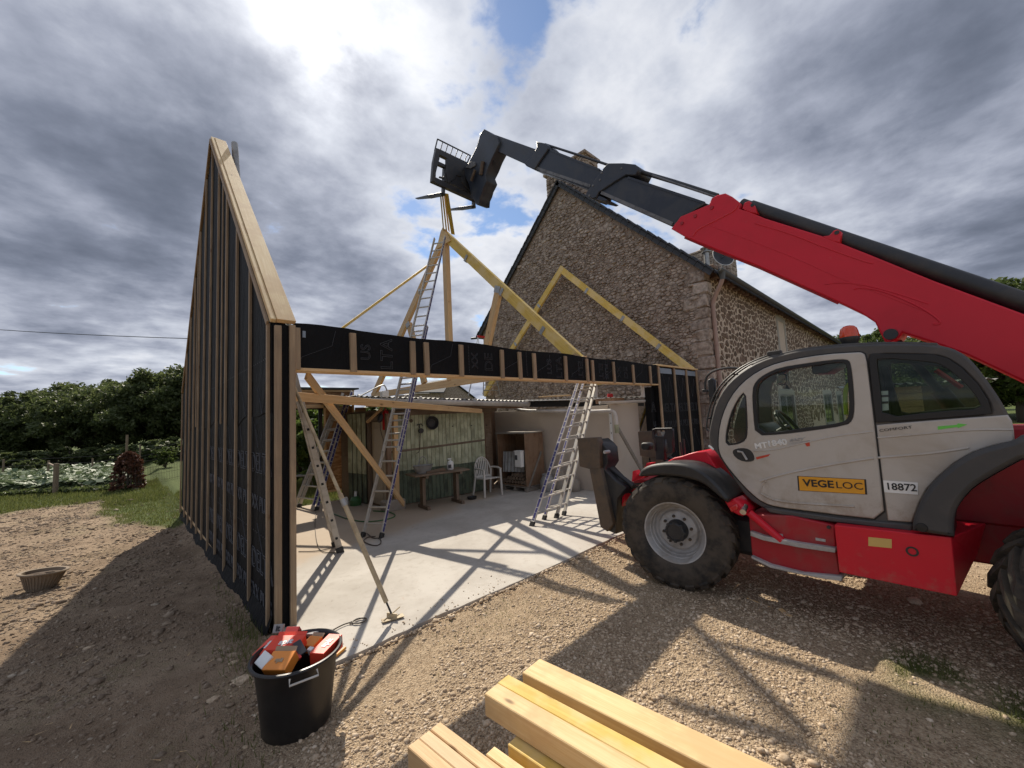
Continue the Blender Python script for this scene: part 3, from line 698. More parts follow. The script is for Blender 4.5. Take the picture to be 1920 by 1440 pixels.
# ------------------------------------------------------------------ timber frame walls (membrane skins with battens)
D = 9.3; YA = 4.45; HT = 2.97; RID = 7.42; TW = 0.21
def roofz(y): return HT+(RID-HT)*(y/YA if y < YA else (D-y)/(D-YA))
def gable_wall():
    t = empty('gable_wall', (0, 0, 0), label='tall timber gable wall wrapped in black membrane with vertical battens, at the left end of the new frame', cat='timber wall')
    zb = -0.62
    # membrane core (outer skin X=0.02 .. inner 0.19)
    m = MB(); poly = [(0.02, 0.02, zb), (0.02, D, zb), (0.02, D, roofz(D)-0.03), (0.02, YA, RID-0.03), (0.02, 0.02, HT-0.03)]
    m.prism(poly, (TW-0.04, 0, 0)); m.build('membrane', 'membrane', t)
    # lapped upper sheet with a sagging seam, 5 mm proud
    ys = np.linspace(0.03, D, 60); seam = [2.02+0.05*math.sin(y*2.1)+0.03*math.sin(y*5.3+1)-0.012*y for y in ys]
    m = MB(); m.prism([(0.012, y, z) for y, z in zip(ys, seam)]+[(0.012, D, roofz(D)-0.06), (0.012, YA, RID-0.08), (0.012, 0.03, HT-0.05)], (0.006, 0, 0))
    m.build('membrane_sheet', 'membrane', t)
    # damp strip folded on to the soil
    m = MB()
    for k in range(70):
        y0, y1 = D*k/70, D*(k+1)/70
        w0, w1 = 0.045+0.015*math.sin(k*0.5), 0.045+0.015*math.sin((k+1)*.5)
        g0, g1 = float(np.mean(gh(np.full(9, -0.08), y0+np.linspace(-.5, .5, 9)))), float(np.mean(gh(np.full(9, -0.08), y1+np.linspace(-.5, .5, 9))))
        m.add([(0.012, y0, g0+0.16), (0.012, y1, g1+0.16), (-w1, y1, g1+0.0), (-w0, y0, g0+0.0)], [(0, 1, 2, 3)])
    m.build('membrane_skirt', 'membrane', t)
    # vertical battens
    for y in (0.085, 0.92, 1.74, 2.55, 3.38, 4.20, 4.98, 5.80, 6.62, 7.42, 8.22, 9.24):
        zt = roofz(y)-0.10; zz = float(gh(-0.05, y))
        board('batten', (-0.008, y, zz+0.02+random.uniform(0, .12)), (-0.008, y+random.uniform(-.01, .01), zt), 0.042, 0.030, 'batten_wood', t, up=(-1, 0, 0), ch=0.003, jit=0.001)
    for y in (1.30, 3.0, 4.6, 6.2, 7.8):    # thinner lath between
        zt = roofz(y)-0.10
        if y in (3.0, 6.2): board('batten', (-0.002, y, 2.0), (-0.002, y, zt), 0.03, 0.018, 'batten_wood', t, up=(-1, 0, 0), ch=0.002)
    # rakes: structural plank and outer capping lath, both slopes
    for sgn in (1, -1):
        a = Vector((0, 0.0 if sgn > 0 else D, HT)); b = Vector((0, YA-(0.0 if sgn > 0 else -0.0), RID))
        nrm = Vector((0, -sgn*(RID-HT), YA if sgn > 0 else D-YA)).normalized(); up = nrm
        board('rake_plank', a+Vector((0.135, 0, 0))+nrm*0.0, b+Vector((0.135, 0, 0)), 0.175, 0.045, 'pine_pale', t, up=up, ch=0.004)
        board('rake_lath', a+Vector((0.018, 0, 0))-nrm*0.004, b+Vector((0.018, 0, 0))-nrm*0.004, 0.052, 0.045, 'pine_pale', t, up=up, ch=0.004)
        board('edge_batten', a+Vector((-0.02, 0.06*sgn, -0.02)), b+Vector((-0.02, 0, -0.06)), 0.022, 0.05, 'batten_wood', t, up=up, ch=0.002)
    # corner boards on the front return
    board('corner_board', (0.056, -0.012, -0.03), (0.056, -0.012, HT-0.05), 0.062, 0.036, 'batten_wood', t, up=(0, -1, 0))
    board('corner_board', (0.186, -0.012, -0.02), (0.186, -0.012, HT-0.03), 0.055, 0.036, 'batten_wood', t, up=(0, -1, 0))
    MB().box((0.12, 0.045, 1.45), (0.17, 0.07, 2.95)).build('corner_post', 'membrane', t)
    board('sole_plate', (0.10, 0.1, -0.03), (0.10, D, -0.03), 0.17, 0.06, 'pine', t)
    # grey pole strapped behind the ridge
    m = MB(); m.tube([(0.36, YA-0.35, RID-0.95), (0.36, YA-0.02, RID+0.03)], 0.055, 12); m.build('ridge_pole', 'zinc', t, smooth='auto')
    # printed lettering on the membrane
    def let(body, y, z, size, o=0.0048, mat='print_membrane'):
        text(body, size, basis((0, -1, 0), (0, 0, 1), (0.008 if z > 2.0 else 0.016, y, z)), mat, t, outline=o)
    for k, y in enumerate((0.50, 1.34, 2.15, 2.97, 3.8)):
        let('DELTA', y, 1.52, 0.30); let('XX PLUS', y, 1.10, 0.21)
        let('DELTA', y-0.05, 0.50, 0.30); let('XX PLUS', y-0.05, 0.16, 0.21)
        m = MB()
        for a, b in (((y-0.3, 2.5), (y-0.1, 2.05)), ((y-0.1, 2.05), (y+0.12, 2.35)), ((y+0.12, 0.9), (y-0.14, 0.62)), ((y+0.25, 1.95), (y+0.1, 1.7))):
            m.beam((0.007, a[0], a[1]), (0.007, b[0], b[1]), 0.002, 0.006, up=(1, 0, 0))
        m.build('printed_line', 'print_membrane', t)
    for zz in (2.62, 0.80):
        m = MB()
        for k in range(60): m.box((0.012, 0.1+k*0.09, zz), (0.003, 0.02, 0.012))
        m.build('printed_dashes', 'print_membrane', t)
gable_wall()

def header_wall():
    t = empty('header_beam', (4.2, 0.1, 2.5), label='long black membrane covered header beam with pale battens over the wide opening', cat='lintel beam')
    x0, x1, z0, z1 = 0.215, 8.10, 2.478, 2.965
    n = 60; m = MB(); top = []
    for k in range(n+1):
        x = x0+(x1-x0)*k/n; top.append((x, 0.0, z1+0.012*math.sin(x*3.1)+random.uniform(-.004, .004)))
    m.prism([(x0, 0.0, z0+0.03), (x1, 0.0, z0+0.03)]+top[::-1], (0, 0.20, 0)); m.build('membrane', 'membrane', t)
    board('soffit_board', (x0, 0.095, z0+0.012), (x1, 0.095, z0+0.012), 0.215, 0.03, 'pine_orange', t)
    for a in (0.235, 0.808, 1.556, 1.758, 2.305, 3.07, 3.455, 3.79, 4.605, 5.254, 5.43, 6.18, 6.958, 7.728):
        w = 0.07 if a > 0.3 else 0.052
        board('batten', (a, -0.014, z0+0.004), (a+random.uniform(-.006, .006), -0.014, z1-0.035-random.uniform(0, .03)), w, 0.034, 'batten_wood', t, up=(0, -1, 0), ch=0.003, jit=0.001)
    # sideways printed lettering
    def let(body, x, z, size, o=0.003, flip=1):
        text(body, size, basis((0, 0, flip), (-flip, 0, 0), (x, -0.004, z)), 'print_membrane', t, outline=o)
    for k, x in enumerate((1.06, 2.66, 4.28, 6.5)): let(('LTA', 'DE', 'LTA', 'DE')[k], x+0.16, 2.715, 0.215); let(('US', 'XX', 'LUS', 'XX')[k], x-0.1, 2.72, 0.16)
    for x in (5.05, 5.72): let('ELT', x, 2.71, 0.20, flip=-1); let('PLUS', x+0.2, 2.71, 0.14, flip=-1)
    m = MB()
    for x in (0.42, 1.98, 3.25, 4.0, 4.95, 6.0, 7.2, 7.9):
        for a, b in (((x-.14, 2.62), (x+.16, 2.76)), ((x+.16, 2.76), (x+.2, 2.93)), ((x-.14, 2.62), (x-.17, 2.56))): m.beam((a[0], -0.003, a[1]), (b[0], -0.003, b[1]), 0.005, 0.003)
    m.build('printed_line', 'print_membrane', t)
    m = MB()
    for k in range(18):
        for x in (2.45, 3.62, 5.9): m.box((x, -0.003, 2.55+k*0.022), (0.012, 0.003, 0.008))
    m.build('printed_dashes', 'print_membrane', t)
    MB().box((0.30, -0.004, 2.86), (0.03, 0.003, 0.07)).build('tape', 'tape_blue', t)
header_wall()

def panel_wall():
    t = empty('wall_panel', (9.3, 0.1, 0), label='black membrane wall panel with battens between header beam and stone house', cat='timber wall')
    x0, x1 = 8.14, 10.52
    MB().box(((x0+x1)/2, 0.105, 1.44), (x1-x0, 0.17, 2.98)).build('membrane', 'membrane', t)
    for x in (8.18, 9.03, 9.76, 10.44): board('batten', (x, -0.0, -0.04), (x, -0.0, 2.93), 0.08, 0.036, 'batten_wood', t, up=(0, -1, 0))
    board('top_plank', (x0-0.03, 0.085, 2.965), (x1, 0.085, 2.965), 0.22, 0.04, 'pine_pale', t)
    for x in (8.6, 9.4, 10.1): MB().box((x, 0.014, 2.84), (0.62, 0.004, 0.13)).build('tape', 'tape_blue', t)
    for x in (8.62, 9.42, 10.12):
        text('DELTA', 0.30, basis((1, 0, 0), (0, 0, 1), (x, 0.016, 1.92)), 'print_line', t, outline=0.0028)
        text('XX PLUS', 0.22, basis((1, 0, 0), (0, 0, 1), (x, 0.016, 1.52)), 'print_line', t, outline=0.0028)
    m = MB()
    for x in (8.6, 9.4, 10.1):
        for a, b in (((-.2, 2.75), (0, 2.2)), ((0, 2.2), (.15, 2.7)), ((.15, 2.7), (.3, 2.3)), ((-.25, 0.9), (-.05, 1.35)), ((-.05, 1.35), (.25, .8))): m.beam((x+a[0], 0.017, a[1]), (x+b[0], 0.017, b[1]), 0.006, 0.003)
    m.build('printed_line', 'print_line', t)
    # membrane jamb return with the U mark
    MB().box((8.02, 0.2, 1.22), (0.19, 0.16, 2.44)).build('jamb_membrane', 'membrane', t)
    text('A', 0.34, basis((1, 0, 0), (0, 0, 1), (8.02, 0.117, 1.95)), 'print_line', t, outline=0.003)
    text('U', 0.18, basis((1, 0, 0), (0, 0, 1), (8.02, 0.117, 1.55)), 'print_line', t, outline=0.003)
panel_wall()

# ------------------------------------------------------------------ roof truss under the forks
TX = 5.25
def truss():
    t = empty('roof_truss', (TX, YA, 2.9), label='big triangular timber roof truss with king post, its ridge under the raised forks', cat='roof truss')
    ap = Vector((TX, YA, 7.17)); ft = [Vector((TX, 0.02, 2.93)), Vector((TX, D-0.02, 2.93))]
    for i, (f, sg) in enumerate(((ft[0], 1), (ft[1], -1))):
        dr = (ap-f).normalized(); nr = Vector((0, -sg*dr.z, abs(dr.y))).normalized()
        board('rafter', f-nr*0.11+Vector((0.003*sg, 0, 0)), ap-nr*0.11-dr*0.06+Vector((0.003*sg, 0, 0)), 0.10, 0.235, 'pine_yellow' if sg > 0 else 'pine_orange', t, up=nr, ch=0.005)  # far rafter in orange pine: its shaded side is put into the colour
        for q in (0.24, 0.53, 0.80) if sg > 0 else (0.30, 0.6):   # joist hangers on the rafter
            p = ap.lerp(f, q)-nr*0.16; s = MB()
            s.box((0, 0, 0), (0.09, 0.012, 0.18), frame(dr, nr, p+Vector((-0.058, 0, 0.0))))
            s.box((0, -0.05, -0.09), (0.10, 0.12, 0.012), frame(dr, nr, p+Vector((-0.03, 0, 0.0)))); s.build('joist_hanger', 'galv', t)
    board('king_post', (TX, YA, 2.95), (TX, YA, 6.78), 0.14, 0.17, 'pine_orange', t, up=(0, 1, 0))
    board('tie_beam', (TX, -0.0, 2.88), (TX, D, 2.88), 0.09, 0.20, 'pine_orange', t)
    MB().prism([(TX-0.05, 0.02, 2.95), (TX-0.05, 0.55, 2.98), (TX-0.05, 0.2, 3.06)], (0.1, 0, 0)).build('foot_wedge', 'pine_orange', t)
    for sg in (1, -1):
        a = Vector((TX, YA-sg*1.32, 3.0)); b = Vector((TX, YA-sg*2.12, 4.94))
        board('strut', a, b, 0.11, 0.19, 'pine_orange', t, up=(0, 1, 0))
        for e in (a.lerp(b, 0.98), a.lerp(b, 0.55)) if sg < 0 else (a.lerp(b, 0.98),):
            MB().box((0, 0, 0), (0.16, 0.20, 0.012), frame(b-a, (-1, 0, 0), e+Vector((-0.062, 0, 0)))).build('nail_plate', 'galv', t)
    # gusset plates round the ridge
    m = MB(); m.prism([(TX-0.062, YA-0.34, 6.72), (TX-0.062, YA+0.34, 6.72), (TX-0.062, YA+0.10, 7.14), (TX-0.062, YA, 7.22), (TX-0.062, YA-0.10, 7.14)], (-0.025, 0, 0)); m.build('ridge_gusset', 'pine_pale', t)
    return ap
APEX = truss()
def wall_rafters():
    t = empty('rafter_pair', (10.30, YA, 3), label='pair of yellow rafters meeting in an inverted V against the stone gable', cat='rafters')
    X = 10.30; ap = Vector((X, 4.42, 7.30))
    for f, sg in ((Vector((X, -0.02, 2.98)), 1), (Vector((X, 9.2, 2.98)), -1)):
        dr = (ap-f).normalized(); nr = Vector((0, -sg*dr.z, abs(dr.y))).normalized()
        board('rafter', f-nr*0.10+Vector((0.003*sg, 0, 0)), ap-nr*0.10-dr*0.02*sg+Vector((0.003*sg, 0, 0)), 0.09, 0.215, 'pine_yellow', t, up=nr)
        for q in (0.26, 0.55, 0.8):
            p = ap.lerp(f, q)-nr*0.12
            m = MB(); m.box((0, 0, 0), (0.10, 0.008, 0.17), frame(dr, nr, p+Vector((-0.05, 0, 0)))); m.box((0, 0, -0.1), (0.08, 0.05, 0.012), frame(dr, nr, p+Vector((-0.055, 0, 0)))); m.build('joist_hanger', 'galv', t)
wall_rafters()
def tagged_board(name, p0, p1, w, h, mat, label, cat, up=(0, 0, 1), group=None):
    return tag(board(name, p0, p1, w, h, mat, None, up, 0.004), label, cat, group)
tagged_board('brace_pole', (0.25, 6.65, 2.0), (5.28, 5.44, 6.47), 0.06, 0.11, 'pine_yellow', 'long thin pale brace sloping from truss rafter down towards the gable wall', 'brace', up=(0, 1, 0))

# ------------------------------------------------------------------ braces in the opening
a = U(575, 703, 'y', 0.25); b = U(757, 945, 'y', 2.9)
tagged_board('diagonal_board', a, b, 0.035, 0.105, 'pine_orange', 'orange diagonal plank running from the corner post down to the stone block', 'plank')
a = U(548, 743, 'y', 0.26); b = U(903, 771, 'y', 3.0)
tagged_board('horizontal_board', a, b, 0.035, 0.10, 'pine_orange', 'long level pale plank crossing in front of the shed gutter', 'plank')
def prop():
    a = Vector((0.235, 0.27, 2.44)); b = Vector((0.875, -0.66, 0.055))
    t = empty('wall_prop', b, label='slim adjustable steel wall prop with base plate standing on the slab edge', cat='wall prop')
    c = a.lerp(b, 0.55)
    m = MB(); m.tube([a, c], 0.017, 10); m.build('upper_tube', 'prop_steel', t, smooth='auto')
    m = MB(); m.tube([c-(b-a)*0.03, a.lerp(b, 0.955)], 0.023, 12); m.build('lower_tube', 'prop_steel', t, smooth='auto')
    MB().tube([c-(b-a).normalized()*0.02, c+(b-a).normalized()*0.05], 0.029, 12).build('collar', 'galv', t, smooth='auto')
    m = MB(); m.tube([a.lerp(b, 0.955), b], 0.010, 8); m.build('screw', 'black_steel', t, smooth='auto')
    m = MB(); m.beam(b+Vector((-.09, .02, -.04)), b+Vector((.11, -.03, -.04)), 0.07, 0.006); m.beam(b+Vector((-.02, .05, -.02)), b+Vector((.03, -.05, -.02)), 0.012, 0.05); m.tube([b+Vector((-.11, -.07, .0)), b+Vector((.12, .06, .005))], 0.006, 6); m.build('base_plate', 'prop_steel', t)
    m = MB(); m.box((0, 0, 0), (0.12, 0.02, 0.06), frame((1, 0, 0), (0, 0, 1), a)); m.build('head_plate', 'prop_steel', t)
prop()
def prop2():
    a = U(1222, 735, 'y', 1.25); b = U(1172, 880, 'y', 1.0); e = U(1158, 905, 'y', .95)
    t = empty('leaning_post', e, label='round pale pole with taped lath leaning at the opening beside the wall panel', cat='pole')
    MB().tube([a, b], 0.055, 12).build('pole_tube', 'pvc_grey', t, smooth='auto')
    board('lath', a+Vector((-.03, -.05, .12)), a.lerp(b, 0.55)+Vector((-.08, -.05, 0)), 0.03, 0.05, 'pine_yellow', t)
    MB().tube([a.lerp(b, .9)+Vector((-.03, 0, 0)), Vector((e.x, e.y, 0.0))], 0.016, 8).build('thin_rod', 'zinc', t)
prop2()

# ------------------------------------------------------------------ ladders
def ladder(name, foot, top, rung, label, width=0.40, rd=(0.075, 0.026), mat='alu', strip=True, rung0=0.22, group='aluminium ladders on the building site', holes=False, feet=True, cat='ladder', sides=(0, 1), rungs=True):
    foot, top = Vector(foot), Vector(top); ax = (top-foot).normalized()
    rv = Vector(rung); rv = (rv-ax*rv.dot(ax)).normalized(); nrm = ax.cross(rv).normalized(); ln = (top-foot).length
    t = empty(name, foot, label=label, cat=cat, group=group)
    for k in (0, 1):
        o = rv*(width*(k-0.5)); side = rv*(1 if k else -1)
        board('rail', foot+o, top+o, rd[1], rd[0], mat, t, up=nrm, ch=0.003)
        if strip and k in sides:
            for sg in (1, -1):
                board('side_strip', foot+o+ax*0.12+side*(rd[1]/2+0.001)*sg, top+o-ax*0.05+side*(rd[1]/2+0.001)*sg, 0.002, rd[0]*0.62, 'ladder_strip', t, up=nrm, ch=0)
            
        if feet: MB().box((-0.03, 0, 0), (0.10, rd[1]+0.02, rd[0]+0.02), frame(ax, nrm, foot+o+ax*0.05), 0.008).build('foot_cap', 'black_plastic', t)
        if holes:
            h = MB()
            for q in range(int((ln-rung0)/0.28)+1):
                p = foot+o+ax*(rung0+0.28*q)+side*(rd[1]/2+0.001)
                h.box((0, 0, 0), (0.032, 0.004, 0.032), frame(ax, nrm, p))
            h.build('rung_end', 'seal_black', t)
    if rungs:
        n = int((ln-rung0)/0.28)+1; rm = MB().box((0, 0, 0), (width-rd[1], 0.030, 0.026), None, 0.004).mesh('rung')
        for q in range(n):
            p = foot+ax*(rung0+0.28*q)
            obj('rung', rm, t, frame(rv, ax, p), 'alu')
    return t

# extension ladder up to the truss ridge
def rails_ladder(t, r0, r1, mat='alu', rd=(0.075, 0.026), strip=(1,), rung0=0.22, feet=True):
    """ladder section from two rails given as (foot, top)"""
    (f0, t0), (f1, t1) = [(Vector(a), Vector(b)) for a, b in (r0, r1)]
    ax = ((t0-f0)+(t1-f1)).normalized(); rv = (f1-f0).normalized(); nrm = ax.cross(rv).normalized()
    for k, (f, tp) in enumerate(((f0, t0), (f1, t1))):
        d = (tp-f).normalized(); side = rv*(1 if k else -1)
        board('rail', f, tp, rd[1], rd[0], mat, t, up=nrm, ch=0.003)
        if k in strip:
            for sg in (1, -1): board('side_strip', f+d*0.10+side*(rd[1]/2+0.001)*sg, tp-d*0.04+side*(rd[1]/2+0.001)*sg, 0.002, rd[0]*0.66, 'ladder_strip', t, up=nrm, ch=0)
        if feet: MB().box((-0.02, 0, 0), (0.11, rd[1]+0.022, rd[0]+0.022), frame(d, nrm, f+d*0.045), 0.008).build('foot_cap', 'black_plastic', t)
    ln = (t0-f0).length; n = int((ln-rung0-0.08)/0.28)+1
    for q in range(n):
        u = (rung0+0.28*q)/ln; a, b = f0.lerp(t0, u), f1.lerp(t1, u); d = (b-a)
        MB().box((0, 0, 0), (d.length-rd[1], 0.030, 0.028), None, 0.004).build('rung', 'alu', t, frame(d, ax, (a+b)/2), fix=False)
def ladders():
    G = 'aluminium ladders on the building site'
    # B: long extension ladder
    rv = Vector((-0.50, 0.866, 0)); ft = Vector((1.97, 2.20, 0)); tp = U(826, 448, 'y', 4.15)
    t = empty('extension_ladder', ft, label='longest aluminium ladder, rising from the slab past the black header to the truss ridge', cat='ladder', group=G)
    w = 0.36
    def pt(p, k, off=0.0): return p+rv*w*(0.5-k)+Vector((0.75, 0.5, -0.55)).normalized()*off
    mid = ft.lerp(tp, 0.60)
    rails_ladder(t, (pt(ft, 0), pt(mid, 0)), (pt(ft, 1), pt(mid, 1)), strip=(1,))
    w = 0.31; lo = ft.lerp(tp, 0.20)
    rails_ladder(t, (pt(lo, 0, -0.05), pt(tp, 0, -0.05)), (pt(lo, 1, -0.05), pt(tp, 1, -0.05)), strip=(1,), rd=(0.065, 0.024), feet=False)
    # A: ladder at the back by the OSB wall
    t = empty('leaning_ladder', (2.05, 5.5, 0), label='short aluminium ladder leaning on the orange chipboard wall at the back left', cat='ladder', group=G)
    fa, fb = U(578, 953, 'z', 0), U(593, 957, 'z', 0); ta, tb = U(643, 737, 'y', 6.25), U(660, 733, 'y', 6.15)
    rails_ladder(t, (fa+Vector((-.1, .35, 0)), ta), (fb, tb), strip=(1,))
    o = Vector((-0.10, -0.03, 0.0))
    rails_ladder(t, (fa+Vector((-.1, .35, 0.03))+o, ta.lerp(fa, .05)+o), (fb+o+Vector((0, 0, .03)), tb.lerp(fb, .05)+o), strip=(1,), feet=False)
    # C: ladder seen edge on, rung ends showing as dark squares
    ft = Vector((1.33, 1.87, 0)); tp = Vector((0.66, 2.09, 3.15)); rv = Vector((0.36, 0.93, 0)).normalized()
    t = empty('edge_on_ladder', ft, label='dusty beige ladder seen edge on, with a row of dark square rung ends', cat='ladder', group=G)
    rails_ladder(t, (ft-rv*0.02, tp-rv*0.02), (ft+rv*0.38+Vector((-.075, .0, 0)), tp+rv*0.34+Vector((-.06, 0, 0))), mat='alu_dull', strip=(), rd=(0.085, 0.028))
    ax = (tp-ft).normalized(); h = MB(); nrm = ax.cross(rv)
    for q in range(11):
        p = ft-rv*0.036+ax*(0.22+0.28*q); h.box((0, 0, 0), (0.034, 0.006, 0.034), frame(ax, nrm, p))
    h.build('rung_end', 'seal_black', t)
    # D: double ladder under the right end of the header
    t = empty('double_ladder', (4.4, 0.5, 0), label='double ladder with blue lettered rails leaning inside the header, its shadow grid on the slab', cat='ladder', group=G)
    def R(px, py, tx, ty, Y): return (U(px, py, 'z', 0), U(tx, ty, 'y', Y))
    rails_ladder(t, R(997, 986, 1086, 712, 0.42), R(1043, 971, 1112, 712, 0.55), strip=(0,))
    rails_ladder(t, R(1020, 974, 1096, 712, 0.46), R(1057, 966, 1119, 712, 0.60), strip=(0,))
    a, b = U(1010, 962, 'y', .45), U(1046, 950, 'y', .62)
    MB().tube([a, b], 0.02, 8).build('spreader_bar', 'galv', t)
ladders()

# ------------------------------------------------------------------ garden shed with green boards
SA, SB = Vector((3.27, 4.12, 0)), Vector((5.80, 3.78, 0)); SU = (SB-SA).normalized(); SN = Vector((SU.y, -SU.x, 0))  # SN faces the camera
def shed():
    t = empty('garden_shed', SA, label='old garden shed clad in peeling pale green vertical boards under a tin roof', cat='shed')
    L0 = (SB-SA).length; n = 25; w = L0/n
    for k in range(n):
        p = SA+SU*(w*(k+0.5)); dz = random.uniform(-.01, .01); o = SN*random.uniform(-.004, .004)
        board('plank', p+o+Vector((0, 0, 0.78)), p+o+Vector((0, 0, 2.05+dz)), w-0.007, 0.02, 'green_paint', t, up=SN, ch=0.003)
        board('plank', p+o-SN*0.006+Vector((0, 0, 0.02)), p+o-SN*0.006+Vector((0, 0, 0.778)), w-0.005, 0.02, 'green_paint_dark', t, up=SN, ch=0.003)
    MB().prism([SA-SN*0.10, SB-SN*0.10+SU*.3, SB-SN*0.03+SU*.02, SA-SN*0.03], (0, 0, 2.2)).build('back_wall', 'old_wood', t)
    board('rail', SA+SN*0.016+Vector((0, 0, 1.22)), SB+SN*0.016+Vector((0, 0, 1.32)), 0.015, 0.05, 'old_wood', t)
    board('wall_plate', SA+SN*0.02+Vector((-.1, 0, 2.10)), SB+SN*0.02+Vector((.4, -.05, 2.12)), 0.06, 0.12, 'old_wood', t)
    # return wall with the door, running back on the left
    RA, RB = Vector((3.20, 4.20, 0)), Vector((2.93, 6.15, 0)); ru = (RB-RA).normalized(); rn = Vector((-1, 0, 0))
    def onr(px, py): return UP(px, py, RA, Vector((-ru.y, ru.x, 0)))
    def s_of(px): return (onr(px, 850)-RA).dot(ru)
    s_d0, s_d1 = s_of(727), s_of(696)
    sl = [s_of(q) for q in (687, 678, 669, 661, 652)]
    for a, b in zip(sl[:-1], sl[1:]):
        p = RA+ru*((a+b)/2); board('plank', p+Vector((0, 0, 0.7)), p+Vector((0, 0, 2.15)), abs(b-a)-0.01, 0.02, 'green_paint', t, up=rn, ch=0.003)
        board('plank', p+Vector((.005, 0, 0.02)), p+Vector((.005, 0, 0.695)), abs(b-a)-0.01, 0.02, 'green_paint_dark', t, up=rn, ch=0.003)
    dm = (s_d0+s_d1)/2; p = RA+ru*dm
    dr = board('door', p+Vector((0, 0, 0.05)), p+Vector((0, 0, 1.93)), abs(s_d1-s_d0), 0.035, 'door_paint', t, up=rn)
    for z0, z1 in ((0.2, 0.9), (1.02, 1.78)):
        MB().box((0, 0, 0), (z1-z0, abs(s_d1-s_d0)*0.66, 0.012), frame((0, 0, 1), rn, p+Vector((-0.024, 0, (z0+z1)/2))), 0.005).build('door_panel', 'door_paint', dr)
    MB().box((0, 0, 0), (0.10, 0.02, 0.03), frame((0, 0, 1), rn, RA+ru*(s_d0+0.06)+Vector((-0.035, 0, 1.0)))).build('handle', 'black_steel', dr)
    for s in (s_d0-0.05, s_d1+0.05): board('door_post', RA+ru*s+Vector((-.01, 0, 0)), RA+ru*s+Vector((-.01, 0, 2.05)), 0.085, 0.07, 'old_wood', t, up=rn)
    board('lintel', RA+ru*(s_d0-.12)+Vector((-.02, 0, 2.0)), RA+ru*(s_d1+.12)+Vector((-.02, 0, 2.0)), 0.07, 0.12, 'old_wood', t)
    for a, b in ((0.1, 0.8), (0.9, 1.5)): pass
    board('knee_brace', U(688, 792, 'y', 4.4), U(716, 766, 'y', 4.0), 0.06, 0.05, 'pine_orange', t)
    MB().prism([RA+Vector((.03, 0, 0)), RB+Vector((.03, 0, 0)), RB+Vector((.09, 0, 0)), RA+Vector((.09, 0, 0))], (0, 0, 2.2)).build('side_wall', 'old_wood', t)
    # brown board wall at the right end
    BA, BB = SB+SU*0.01, Vector((7.05, 4.75, 0)); bu = (BB-BA).normalized(); bn = Vector((bu.y, -bu.x, 0))
    for k in range(9):
        a = BA+bu*((BB-BA).length*k/9); b = BA+bu*((BB-BA).length*(k+1)/9-.006)
        board('plank', (a+b)/2+Vector((0, 0, .02)), (a+b)/2+Vector((0, 0, 2.22)), (b-a).length, 0.02, 'brown_board', t, up=bn)
    # tin roof: corrugated, front edge facing us
    FA, FB = Vector((2.30, 3.66, 2.475)), Vector((6.72, 3.10, 2.30)); slope = Vector((0.25, 3.2, 0.06))
    m = MB(); N = 150; top = []
    for k in range(N+1):
        q = FA.lerp(FB, k/N); top.append(q+Vector((0, 0, 0.018*math.sin(k*PI*0.5+.3))))
    m.strip(top, slope); o = m.build('roof_sheet', 'corrugated', t, fix=False); sd = o.modifiers.new('t', 'SOLIDIFY'); sd.thickness = 0.006
    board('fascia', FA+Vector((0.05, 0.16, -0.10)), FB+Vector((0, 0.16, -0.10)), 0.03, 0.13, 'seal_black', t)
    board('fascia', FA+Vector((.3, 0.12, -0.20)), FB+Vector((0, 0.12, -0.17)), 0.03, 0.05, 'brown_board', t)
    # gutter
    m = MB(); GA, GB = FA+Vector((0.05, -0.07, -0.045)), FB+Vector((0.05, -0.07, -0.04)); arc = []
    gd = (GB-GA).normalized(); gs = Vector((gd.y, -gd.x, 0))
    for k in range(9):
        a = PI+PI*k/8; arc.append(GA+gs*0.075*math.cos(a)+Vector((0, 0, 0.115*math.sin(a))))
    m.strip(arc, GB-GA); g = m.build('gutter', 'pvc_grey', t, fix=False, smooth=True); sd = g.modifiers.new('t', 'SOLIDIFY'); sd.thickness = 0.005
    m = MB()
    for q in (0.0, 0.3, 0.62, 0.98): m.tube([GA.lerp(GB, q), GA.lerp(GB, q)+gd*0.03], 0.076, 12)
    m.build('gutter_joint', 'pvc_grey', t)
    return FA, FB
FA, FB = shed()
